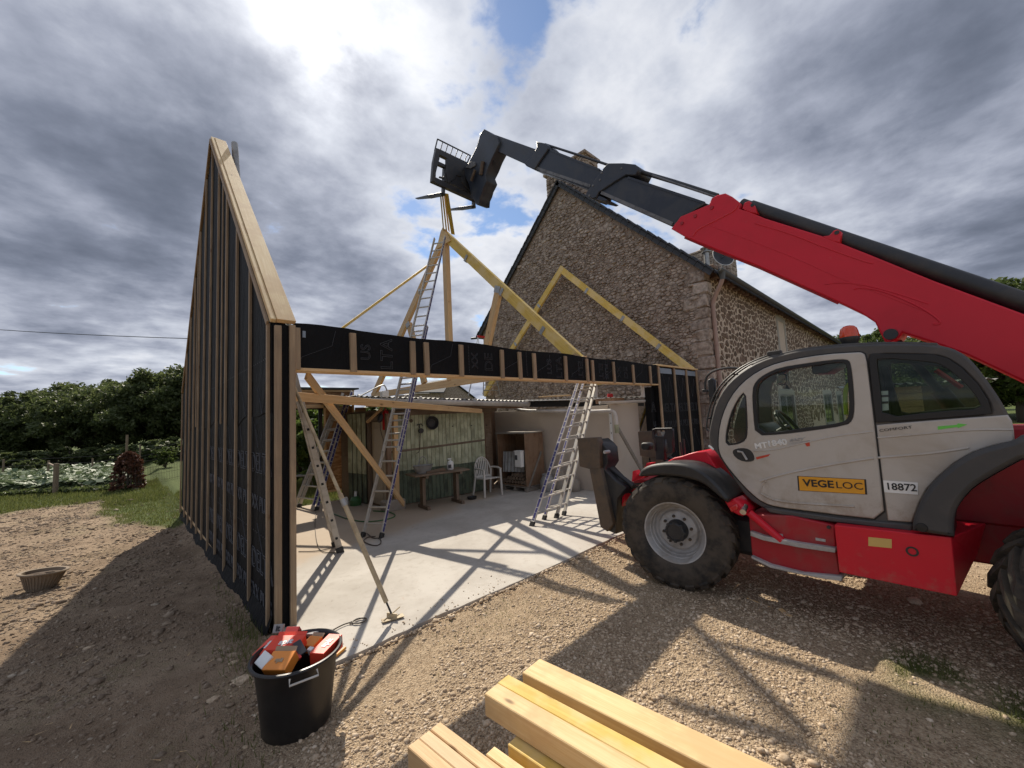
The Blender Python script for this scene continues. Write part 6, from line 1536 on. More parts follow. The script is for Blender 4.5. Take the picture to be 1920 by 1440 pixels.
    sill = c7((938, 906), (640, 870), (480, 851), (330, 826), (300, 800), (380, 812), (640, 848), (830, 866), (938, 874)); mplate('sill', tr(sill, OC), OC+.012, .10, 'cab_frame_grey', bevel=.012)
    # pressed swage lines on door and rear panel
    def swage(q, o, w=.012, mat='panel_grey', dz=.0):
        ln = [Vector((s, o, z)) for s, z in tr(c7(*q), o)]; m = MB(); m.tube(chaikin(ln, 2, False), w, 6); mb('swage_line', m, mat, smooth='auto')
    swage(((285, 692), (360, 668), (480, 640), (620, 615), (772, 592)), OC+.000, .010); swage(((790, 590), (900, 582), (1040, 570), (1180, 548)), OC-.003, .009)
    swage(((288, 742), (296, 700), (315, 690)), OC+.0, .008); swage(((288, 742), (330, 768), (400, 782), (560, 792), (690, 800)), OC+.0, .010); swage(((255, 560), (330, 560), (440, 535), (600, 498), (770, 478)), OC+.0, .006); swage(((790, 505), (980, 490), (1180, 470), (1370, 470)), OC-.003, .007)
    # door handle recess
    hz = tr(c7((165, 562), (185, 550), (225, 548), (252, 562), (264, 590), (258, 606), (215, 608), (180, 590)), OC); mplate('handle_recess', hz, OC+.004, .012, 'black_plastic', bevel=.003, it=1)
    mplate('handle_rim', grow(hz, .008), OC+.002, .01, 'panel_grey', [grow(hz, -.002)], bevel=.003, it=1)
    a = tr(c7((192, 562), (212, 566), (232, 598)), OC); mb('door_handle', MB().tube([(s, OC+.014, z) for s, z in a], .011, 8), 'rim_grey', parent=None, smooth='auto')
    # prints
    k = c7((445, 668), (740, 683), (745, 748), (450, 731)); pl = tr(k, OC+.002)
    mplate('print_plate', pl, OC+.004, .004, 'print_black', bevel=.0005, it=0)
    mplate('print_plate', grow(pl, -.012), OC+.006, .004, 'plate_yellow', bevel=.0005)
    r0 = math.atan2(pl[1][1]-pl[0][1], -(pl[1][0]-pl[0][0]))
    wv = abs(pl[1][0]-pl[0][0]); ch_ = abs(pl[0][1]-pl[3][1])
    mtext('VEGE', ch_*.64, *c7((535, 702))[0], OC+.006, 'print_black', r0, 1.12, bold=.002); mtext('LOC', ch_*.60, *c7((668, 711))[0], OC+.006, 'print_black', r0, 1.15)
    k = c7((814, 687), (962, 697), (963, 749), (819, 738)); pl = tr(k, OC); mplate('number_plate', pl, OC+.003, .004, 'print_white', bevel=.0005)
    mtext('18872', abs(pl[0][1]-pl[3][1])*.80, *c7((889, 717))[0], OC+.003, 'print_black', r0, .95, bold=.0012)
    mtext('MT', .075, *c7((290, 539))[0], OC, 'print_white', r0+.13, 1.1, bold=.002); mtext('1840', .074, *c7((358, 528))[0], OC, 'print_white', r0+.13, 1.15, outline=.0035)
    mtext('EASY', .034, *c7((440, 514))[0], OC, 'rim_grey', r0+.13, 1.5, outline=.0015, shear=.4)
    mplate('decal_stripe', tr(c7((405, 528), (500, 515), (500, 522), (405, 535)), OC), OC+.002, .003, 'rim_grey', bevel=0); mplate('decal_stripe', tr(c7((478, 528), (498, 522), (500, 540), (486, 542)), OC), OC+.0025, .003, 'sticker_red', bevel=0)
    mplate('decal_stripe', tr(c7((268, 588), (330, 574), (322, 584), (272, 598)), OC), OC+.002, .003, 'sticker_red', bevel=0)
    mtext('COMFORT', .030, *c7((866, 467))[0], OC-.002, 'print_black', r0+.12, 1.35)
    mplate('green_arrow', tr(c7((1047, 456), (1130, 449), (1134, 443), (1174, 448), (1136, 463), (1130, 459), (1048, 470)), OC), OC+.001, .003, 'green_sticker', bevel=0)
    s, z = mp(*c7((75, 548))[0], OC); mb('side_reflector', MB().tube([(s-.02, OC-.02, z-.02), (s+.03, OC-.02, z+.02)], .012, 6), 'white')
    # ---- cab shell: far side frame, roof, front and rear glazing
    ss = [(s, z) for s, z in body]
    mplate('cab_frame', body, OCI+.05, .05, 'cab_frame_grey', [grow(winz, .05), grow(rz, -.06)], bevel=.012, it=1)
    mplate('far_glass', grow(winz, .05), OCI+.03, .006, 'glass', bevel=.001, it=1); mplate('far_glass', grow(rz, -.05), OCI+.03, .006, 'glass_tint', bevel=.001)
    fl = tr(c7(*FRONT), OC); wid = OCI-OC+.03
    i_roof = 13
    roof = [(s, OC-.03, z) for s, z in chaikin(fl[i_roof:20], 1, False)]; m = MB(); m.strip(roof, (0, wid, 0)); o = mb('roof', m, 'cab_frame_grey', fix=False, smooth=True); sd = o.modifiers.new('t', 'SOLIDIFY'); sd.thickness = .03; sd.offset = 0
    rb = [(s, OC-.04, z) for s, z in fl[19:26]]; m = MB(); m.strip(rb, (0, wid, 0)); mb('rear_window', m, 'glass_tint', fix=False, smooth=True)
    fg = [(s, OC-.04, z) for s, z in chaikin(fl[6:14], 1, False)]; m = MB(); m.strip(fg, (0, wid, 0)); mb('windscreen', m, 'glass', fix=False, smooth=True)
    fb = [(s, OC-.04, z) for s, z in fl[0:7]]; m = MB(); m.strip(fb, (0, wid, 0)); mb('front_wall', m, 'cab_frame_grey', fix=False)
    rw = [(s, OC-.05, z) for s, z in tr(c7((1352, 406), (1372, 470), (1340, 640)), OC)]; m = MB(); m.strip(rw, (0, wid, 0)); mb('rear_wall', m, 'cab_frame_grey', fix=False)
    s0, z0 = mp(*c7((330, 826))[0], OC); s1, _ = mp(*c7((1000, 900))[0], OC); m = MB(); m.box(((s0+s1)/2, (OC+OCI)/2, z0+.01), (abs(s0-s1), abs(wid)-.1, .04)); mb('cab_floor', m, 'black_plastic')
    # grille bars in front of the windscreen
    for q in range(9):
        o = OC-.06-q*.085; ln = []
        for (s, z), k in zip(fl[8:15], range(7)): ln.append((s+.045+.02*math.sin(k*PI/6), o, z+.02))
        ln = [(fl[8][0]+.0, o, fl[8][1]+.0)]+ln+[(fl[14][0], o, fl[14][1]+.01)]
        mb('screen_guard_bar', MB().tube(chaikin(ln, 2, False), .0085, 6), 'black_steel', smooth='auto')
    m = MB(); 
    for k in (9, 12): s, z = fl[k]; m.tube([(s+.055, OC-.06, z+.02), (s+.055, OC-.06-8*.085, z+.02)], .008, 6)
    mb('screen_guard_rail', m, 'black_steel')
    s, z = fl[14]; mb('guard_bracket', MB().box((s-.02, OC-.06, z+.03), (.12, .06, .05), None, .008), 'black_plastic')
    # mirror arm at the front
    pts = c6((862, 200), (800, 196), (740, 208), (700, 230), (684, 262), (684, 312)); ln = [(s, OC-.35, z) for s, z in tr(pts, OC-.35)]
    mb('mirror_arm', MB().tube(chaikin(ln, 2, False), .013, 8), 'black_steel', smooth='auto')
    p = tr(c6((672, 310), (700, 312), (700, 328), (672, 326)), OC-.35); mplate('arm_clip', p, OC-.33, .04, 'black_plastic', bevel=.004)
    p = tr(c6((700, 262), (722, 250), (738, 262), (740, 372), (712, 385)), OC-.33); mplate('front_mirror', p, OC-.30, .06, 'black_plastic', bevel=.012)
    # interior
    s, z = mp(1477, 800, -.5)
    M = MM @ Matrix.Translation((s, -.55, z)) @ Matrix.Rotation(math.radians(-58), 4, 'Y')
    ring = [(.18*math.cos(a), .18*math.sin(a), 0) for a in np.linspace(0, 2*PI, 29)[:-1]]; sw = MB().tube([M @ Vector(p) for p in ring], .018, 8, close=True)
    sw.tube([M @ Vector((-.17, 0, 0)), M @ Vector((.17, 0, 0))], .015, 6); sw.tube([M @ Vector((0, 0, 0)), M @ Vector((0, .17, 0))], .015, 6); sw.tube([M @ Vector((0, 0, 0)), M @ Vector((0, 0, -.5))], .035, 8); sw.build('steering_wheel', 'seal_black', mach, smooth='auto')
    q = tr(c7((250, 470), (275, 445), (310, 440), (340, 465), (370, 500), (370, 620), (250, 620)), -.5); mplate('dashboard', q, -.30, .5, 'black_plastic', bevel=.03, it=1)
    sx, zz = mp(*c7((640, 560))[0], -.5); m = MB(); m.box((sx, -.56, zz-.12), (.50, .48, .12), None, .04); mb('seat', m, 'black_plastic')
    m = MB(); m.box((sx-.30, -.56, zz+.20), (.12, .46, .62), frame((1, 0, 0), (0, 0, 1)), .05); mb('backrest', m, 'black_plastic')
    q = tr(c7((800, 200), (832, 200), (905, 440), (860, 440)), -.5); mplate('seat_pillar', q, -.48, .06, 'black_plastic', bevel=.01)
    q = tr(c7((515, 190), (650, 172), (662, 180), (580, 230), (520, 232)), -.4); mplate('sun_blind', q, -.32, .3, 'seal_black', bevel=.01)
    q = tr(c7((357, 240), (368, 230), (398, 230), (404, 240), (402, 278), (362, 280)), -.72); mplate('inner_mirror', q, -.70, .03, 'black_plastic', bevel=.006, it=1); mplate('mirror_face', grow(q, -.012), -.695, .006, 'mirror_glass', bevel=.001, it=1)
    ln = [(s, -.70, z) for s, z in tr(c7((672, 272), (655, 285), (650, 330), (655, 405)), -.70)]; mb('grab_rail', MB().tube(chaikin(ln, 2, False), .018, 8), 'lime', smooth='auto')
    q = tr(c7((798, 305), (832, 303), (835, 386), (800, 390)), OC); mplate('glass_sticker', q, OC-.03, .002, 'sticker_pale', bevel=0)
    for yy in (322, 350): q = tr(c7((799, yy), (833, yy-2), (833, yy+8), (799, yy+10)), OC); mplate('sticker_bar', q, OC-.028, .002, 'print_dark', bevel=0)
    a = tr(c7((1040, 215), (1150, 290)), -.75); mb('red_bar', MB().tube([(s, -.75, z) for s, z in a], .02, 6), 'sticker_red')
    # beacon on the roof
    s, z = mp(*c7((672, 100))[0], -.34); B = MM @ Matrix.Translation((s, -.34, z+.015)) @ Matrix.Scale(.86, 4)
    bc = MB().lathe([(.0, .04), (.078, .04), (.080, .06), (.076, .10), (.066, .135), (.045, .157), (.02, .165), (0, .166)], B, 24).build('beacon', 'orange_lens', mach, smooth='auto'); MB().lathe([(0, -.03), (.06, -.03), (.07, .0), (.082, .03), (.080, .045), (.0, .045)], B, 24).build('beacon_base', 'black_plastic', bc, smooth='auto')
    # ---- stabiliser legs at the front
    for o0, nm in ((-.22, 0), (-1.75, 1)):
        d = -.30
        pad = tr(c3((800, 655), (935, 648), (947, 690), (955, 858), (880, 862), (815, 845)), -.22); leg = tr(c3((880, 858), (955, 858), (1040, 1235), (1000, 1285), (955, 1255)), -.22); bdy = tr(c3((938, 660), (975, 690), (1000, 720), (1010, 820), (985, 860), (1060, 940), (1135, 985), (1075, 1060), (1062, 1300), (1010, 1278), (960, 880), (948, 760)), -.30)
        mplate('stabiliser_pad', pad, o0, .10, 'rust_plate', bevel=.008); mplate('stabiliser_leg', leg, o0-.005, .16, 'rust_plate', bevel=.008); mplate('stabiliser_body', bdy, o0-.07, .26, 'black_steel', bevel=.012)
        s, z = mp(*c3((985, 748))[0], -.22); m = MB(); m.tube([(s, o0+.005, z), (s, o0-.10, z)], .022, 10); mb('pivot_pin', m, 'rim_grey', smooth='auto')
        a = tr(c3((1000, 865), (1150, 985)), -.3); mb('stabiliser_ram', MB().tube([(s, o0-.18, z) for s, z in a], .03, 10), 'black_steel', smooth='auto')
    for k, q in enumerate((((1000, 870), (1060, 930), (1150, 970), (1230, 960)), ((1010, 905), (1075, 985), (1150, 1000), (1200, 980)), ((1130, 960), (1110, 1000), (1130, 1040), (1170, 1010)))):
        mb('hydraulic_hose', MB().tube([(s, -.40-.05*k, z) for s, z in chaikin(tr(c3(*q), -.4), 2, False)], .013, 8), 'hose', smooth='auto')
    # ---- front work lamp / mirror mast on the far side of the hood
    q = tr(c3((1312, 590), (1445, 590), (1450, 745), (1420, 745), (1405, 660), (1312, 655)), -.9); mplate('mast_mirror', q, -.88, .06, 'black_steel', [grow(tr(c3((1330, 602), (1400, 602), (1385, 650), (1330, 648)), -.9), 0)], bevel=.006)
    q = tr(c3((1330, 640), (1390, 640), (1395, 800), (1335, 800)), -.9); mplate('mirror_mast', q, -.88, .08, 'black_steel', bevel=.008)
    for pth in (((1312, 660), (1308, 600), (1330, 590), (1440, 588)), ((1445, 600), (1455, 700), (1440, 750), (1400, 752)), ((1310, 610), (1325, 690), (1328, 740))):
        mb('mirror_frame', MB().tube([(s, -.86, z) for s, z in tr(c3(*pth), -.86)], .010, 6), 'black_steel')
    q = tr(c3((1228, 700), (1240, 682), (1285, 684), (1298, 700), (1290, 735), (1240, 738)), -1.0); mplate('round_lamp', q, -.98, .12, 'black_plastic', bevel=.02, it=1)
    for px in ((1497, 680), (1518, 660)): a = tr(c3((px[0], px[1]), (px[0]+10, 770)), -.5); mb('hood_rod', MB().tube([(s, -.5, z) for s, z in a], .012, 6), 'black_steel')
    # ---- boom
    Tk = .36
    top = c5((290, 465), (335, 407), (420, 371), (465, 352), (478, 322), (505, 308), (540, 300), (572, 316), (612, 348), (602, 372), (650, 384), (720, 415), (1000, 502), (1215, 587), (1500, 703))
    bot = c5((1650, 1044), (1500, 990), (1360, 944), (1345, 968), (1300, 991), (1275, 984), (1258, 950), (1232, 897), (1162, 851), (1060, 802), (700, 641), (420, 530), (350, 500))
    ts, bs = tr(top, OB), tr(bot, OB)
    def ext(a, b, s): u = (s-a[0])/(b[0]-a[0]); return (s, a[1]+(b[1]-a[1])*u)
    eT = ext(ts[11], ts[-1], -4.0); eB = ext(bs[10], bs[2], -4.0)
    red = ts+[eT, (-4.15, (eT[1]+eB[1])/2), eB]+bs
    bo = mplate('boom_outer', red, OB, Tk, 'red_paint', bevel=.014)
    # embossed ribs and edge weld
    def brib(q, w, o=OB, mat='red_paint'):
        ln = [(s, o, z) for s, z in tr(q, OB)]; mb('boom_rib', MB().tube(chaikin(ln, 2, False), w, 6), mat, parent=bo, smooth='auto')
    brib(c5((1135, 745), (1150, 738), (1230, 742), (1330, 775), (1450, 830), (1535, 890), (1528, 908), (1500, 905)), .008)
    brib(c5((680, 440), (850, 490), (1010, 555), (1180, 615), (1222, 625)), .008)
    brib(c5((392, 500), (410, 470), (470, 440), (540, 405), (585, 382), (602, 352)), .010)
    brib(c5((1000, 722), (1060, 712), (1180, 722), (1330, 762), (1480, 812)), .006); brib(c5((470, 450), (700, 535), (900, 615), (1060, 690), (1180, 735), (1500, 860)), .004)
    for q in ((342, 440), (480, 368), (403, 407)):
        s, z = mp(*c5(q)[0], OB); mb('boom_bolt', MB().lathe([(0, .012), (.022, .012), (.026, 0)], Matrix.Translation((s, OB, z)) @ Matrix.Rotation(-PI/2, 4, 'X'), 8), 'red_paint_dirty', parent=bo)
    # lifting eye at the lug
    s, z = mp(*c5((1305, 952))[0], OB); mb('lug_pin', MB().lathe([(0, .02), (.05, .02), (.055, -.02), (.055, -.36)], Matrix.Translation((s, OB+.004, z)) @ Matrix.Rotation(-PI/2, 4, 'X'), 16), 'black_steel', parent=bo)
    ram = [(s, OB-.18, z) for s, z in (mp(*c5((1305, 952))[0], OB-.18), (-2.6, .95))]; mb('lift_ram', MB().tube([ram[0], Vector(ram[0]).lerp(Vector(ram[1]), .4)], .035, 12).tube([Vector(ram[0]).lerp(Vector(ram[1]), .35), ram[1]], .065, 12), 'black_steel', smooth='auto')
    # lower wear strip
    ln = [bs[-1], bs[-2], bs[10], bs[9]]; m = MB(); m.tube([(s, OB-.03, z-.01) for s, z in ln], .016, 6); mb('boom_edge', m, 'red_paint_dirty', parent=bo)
    # hydraulic cylinder along the top
    cyl = tr(c5((655, 362), (1000, 474), (1500, 657), (1918, 796)), OB-.1); a, b = Vector((cyl[0][0], OB-.12, cyl[0][1])), Vector((cyl[2][0], OB-.12, cyl[2][1])); e = a+(b-a)*2.1
    mb('boom_cylinder', MB().tube([a, e], .076, 20), 'black_steel', smooth='auto')
    mb('cylinder_head', MB().tube([a-(b-a).normalized()*.12, a+(b-a).normalized()*.02], .062, 14), 'black_steel', smooth='auto')
    for q in (((618, 372), (628, 345), (650, 336), (672, 350), (690, 395), (650, 388)), ((985, 500), (1020, 495), (1040, 474), (1060, 467), (1078, 480), (1072, 530), (1030, 520))):
        mplate('cylinder_bracket', tr(c5(*q), OB), OB-.0, .26, 'red_paint', bevel=.008, parent=bo)
        s, z = mp(*c5(((q[2][0]+q[3][0])/2+6, (q[2][1]+q[3][1])/2+12))[0], OB); mb('bracket_pin', MB().lathe([(0, .006), (.02, .006), (.024, -.005)], Matrix.Translation((s, OB, z)) @ Matrix.Rotation(-PI/2, 4, 'X'), 12), 'black_steel', parent=bo)
    # inner telescopic sections, each narrower than the last
    def section(nm, q, o, t, mat='boom_grey', **k): return mplate(nm, tr(q, o), o, t, mat, **k)
    O2, O3, O4 = OB-.03, OB-.055, OB-.085
    s2 = section('boom_section', cb((690, 462), (790, 462), (1478, 690), (1640, 745), (1300, 930), (1192, 886), (560, 605), (600, 570)), O2, Tk-.06, bevel=.010)
    s3 = section('boom_section', cb((-40, 370), (10, 405), (520, 585), (700, 640), (760, 500), (590, 408), (120, 215), (60, 190), (0, 260)), O3, Tk-.11, bevel=.010)
    s4 = section('boom_section', c4((560, 178), (610, 188), (830, 288), (960, 330), (1000, 215), (890, 182), (610, 82), (580, 80)), O4, Tk-.17, bevel=.010)
    for q, o in ((((585, 600), (1195, 868)), O2), (((0, 380), (490, 545)), O3)):
        a, b = tr(cb(*q), o); mb('wear_rail', MB().beam((a[0], o+.006, a[1]), (b[0], o+.006, b[1]), .016, .045, up=(0, 0, 1)), 'boom_rail')
    for q, o in ((((810, 470), (1470, 690)), O2), (((150, 238), (570, 405)), O3)):
        a, b = tr(cb(*q), o); mb('wear_rail', MB().beam((a[0], o+.004, a[1]), (b[0], o+.004, b[1]), .012, .03, up=(0, 0, 1)), 'boom_grey')
    col2 = cb((640, 346), (770, 345), (870, 356), (905, 392), (876, 450), (790, 448), (690, 510), (560, 596), (540, 640), (510, 650), (450, 630), (452, 598), (490, 545), (530, 480), (580, 420), (605, 380)); section('boom_collar', col2, OB+.0, Tk+.0, bevel=.012)
    col3 = cb((22, 160), (100, 176), (128, 205), (118, 240), (60, 320), (10, 400), (-60, 372), (-80, 350), (-42, 310), (-10, 280), (30, 210)); section('boom_collar', col3, OB-.02, Tk-.05, bevel=.012)
    m = section('collar_foot', cb((540, 655), (615, 672), (636, 660), (600, 640), (560, 625)), OB-.02, .3)
    for q, o in (((755, 392), OB), ((570, 490), OB), ((510, 540), OB), ((585, 428), OB), ((480, 625), OB)):
        s, z = mp(*cb(q)[0], o); mb('collar_bolt', MB().lathe([(0, .008), (.016, .008), (.02, 0)], Matrix.Translation((s, o, z)) @ Matrix.Rotation(-PI/2, 4, 'X'), 10), 'boom_rail')
    mplate('section_edge', tr(cb((1480, 690), (1400, 735), (1300, 800), (1240, 845), (1195, 885), (1215, 840), (1290, 775), (1390, 712), (1460, 682)), OB), OB-.004, .02, 'black_steel', bevel=.002)
    # rods and hoses running above the inner sections
    def rod(q, r, o, nm='boom_rod', mat='black_steel'):
        ln = [(s, o, z) for s, z in tr(q, o)]; mb(nm, MB().tube(ln, r, 10), mat, smooth='auto')
    rod(cb((880, 410), (1200, 505), (1580, 628)), .030, OB-.12); rod(cb((1020, 452), (1570, 640)), .014, OB-.08, mat='boom_rail'); rod(cb((100, 185), (380, 275), (640, 362)), .020, OB-.16)
    rod(cb((60, 415), (200, 470), (480, 580)), .008, OB-.05, 'boom_hose', 'boom_rail')
    # ---- boom head and fork carriage
    hd = chh((965, 76), (1000, 95), (1050, 130), (1110, 160), (1150, 240), (1108, 345), (1060, 440), (1020, 545), (975, 640), (1000, 705), (985, 740), (955, 800), (935, 870), (912, 920), (905, 1000), (868, 1005), (858, 985), (800, 860), (780, 760), (720, 640), (720, 545), (770, 500), (830, 380), (870, 300), (905, 190), (915, 140))
    mplate('boom_head', tr(hd, OB-.03), OB-.03, .30, 'boom_grey', bevel=.012)
    mplate('head_cheek', tr(chh((730, 550), (800, 475), (850, 480), (860, 520), (800, 560)), OB), OB-.0, .03, 'boom_rail', bevel=.004)
    a, b = tr(chh((870, 585), (820, 720)), OB); mb('tilt_ram', MB().tube([(a[0], OB+.03, a[1]), (b[0], OB+.03, b[1])], .035, 12), 'rust_plate', smooth='auto')
    a, b = tr(chh((950, 480), (925, 640)), OB); mb('tilt_ram', MB().tube([(a[0], OB+.0, a[1]), (b[0], OB+.0, b[1])], .045, 12), 'rust_plate', smooth='auto')
    for q in (((1090, 388), (1108, 410), (1090, 445), (1075, 465), (1098, 480), (1080, 510), (1030, 520)), ((1085, 395), (1098, 425), (1060, 450))): rod(chaikin(chh(*q), 1, False), .010, OB-.1, 'head_hose', 'hose')
    # carriage: frame across the machine at s = sc
    scp = 5.20
    def cp(px, py):      # photo point on the carriage plane -> (o, z)
        p = MI @ UP(px, py, MM @ Vector((scp, 0, 0)), MH); return p
    def cq(*q): return [cp(*w) for w in chh(*q)]
    def cprism(nm, q, th, mat='black_steel', ds=0.0):
        m = MB(); p = [v+Vector((ds, 0, 0)) for v in cq(*q)]; m.prism(p, (-th, 0, 0)); return mb(nm, m, mat, bevel=.004)
    cprism('carriage_side', ((355, 335), (385, 350), (395, 470), (370, 560), (350, 640), (348, 690), (340, 745), (300, 740), (320, 500)), .10)
    cprism('carriage_bar', ((300, 740), (345, 690), (880, 950), (905, 1000), (850, 985)), .09)
    cprism('carriage_bar', ((358, 345), (390, 345), (760, 520), (800, 600), (700, 560), (390, 415)), .09)
    cprism('carriage_bar', ((385, 490), (490, 540), (490, 580), (380, 530)), .07)
    cprism('carriage_mast', ((490, 560), (640, 600), (700, 640), (810, 900), (770, 890), (690, 850), (580, 790), (455, 740), (450, 680)), .06, ds=-.03)
    cprism('carriage_plate', ((470, 470), (560, 470), (760, 560), (880, 640), (860, 900), (800, 900), (700, 800), (665, 750), (655, 690), (600, 672), (575, 720), (500, 770), (470, 640)), .05, ds=-.06)
    cprism('carriage_side', ((880, 640), (975, 650), (1000, 710), (930, 860), (900, 1000), (860, 985), (845, 870), (870, 780)), .10)
    cprism('carriage_mast', ((410, 665), (455, 680), (455, 695), (408, 680)), .04)
    # load backrest grid
    tl, trr = cp(*chh((395, 202))[0]), cp(*chh((800, 405))[0]); bl, br = cp(*chh((360, 345))[0]), cp(*chh((745, 520))[0])
    m = MB(); m.tube([bl, tl], .016, 8); mb('backrest_post', m, 'black_steel'); mb('backrest_top', MB().tube([tl, trr], .016, 8), 'black_steel'); mb('backrest_post', MB().tube([trr, br], .016, 8), 'black_steel')
    for k in range(1, 7):
        u = k/6.6; mb('backrest_bar', MB().tube([tl.lerp(trr, u), bl.lerp(br, u)], .011, 6), 'black_steel')
    # forks
    tips = []
    for (hx, hy), (tx, ty), up_ in (((462, 880), (100, 945), (478, 560)), ((838, 1035), (330, 1102), (840, 800))):
        h = cp(*chh((hx, hy))[0]); u = cp(*chh(up_)[0]); ln = Vector((math.cos(.24), 0.10, math.sin(.24)))
        t = MI @ UP(*chh((tx, ty))[0], MM @ Vector((0, h.y+.12, 0)), ML_)
        t = h+(t-h).normalized()*1.15
        f = MB(); f.beam(h+Vector((0, 0, -.02)), h.lerp(u, 1.0), .12, .05, up=MH); f.beam(h+Vector((-.02, 0, 0)), h.lerp(t, .5), .12, .05); f.build('fork_shank', 'black_steel', mach, MM, bevel=.006)
        d = (t-h); side = Vector((0, .06, 0)); z_ = Vector((0, 0, .025)); mid = h.lerp(t, .45)
        f = MB(); f.add([mid-side-z_, mid+side-z_, mid+side+z_, mid-side+z_, t-side*.6-z_*.0, t+side*.6-z_*.0, t+side*.6+z_*.8, t-side*.6+z_*.8], [(0, 1, 2, 3), (4, 7, 6, 5), (0, 4, 5, 1), (1, 5, 6, 2), (2, 6, 7, 3), (3, 7, 4, 0)]); f.build('fork_blade', 'black_steel', mach, MM)
        tips.append((MM @ h, MM @ t))
    return tips
FORKS = handler()
def slings():
    (h0, t0), (h1, t1) = FORKS; ap = APEX+Vector((0, 0, -.08))
    g = 'yellow lifting slings between fork and truss'
    labs = ['thin yellow sling at the left of the bundle hanging from the fork', 'second yellow sling from the left between fork and truss ridge', 'third yellow sling, orange tinted, between fork and truss ridge', 'broad yellow sling at the right of the bundle, running down to the near rafter']
    for k, (a, b) in enumerate((((432, 880), (470, 1330)), ((455, 875), (505, 1330)), ((480, 875), (535, 1330)), ((503, 870), (585, 1370)))):
        s = h0.lerp(t0, .02+.0*k); pa = UP(*chh(a)[0], h0+MH*(.10-.02*k), MH); dp = fwd.dot(Vector((TX, YA, 7.1))-CAM)
        rb = ray(*chh(b)[0]); pb = CAM+rb*((APEX-CAM).dot(fwd)-(.06 if k < 3 else .30))
        o = board('lifting_sling', pa, pb, .06 if k < 3 else .10, .012, 'strap_yellow' if k != 2 else 'pine_orange', None, up=fwd, ch=.002); tag(o, labs[k], 'lifting sling', g)
slings()

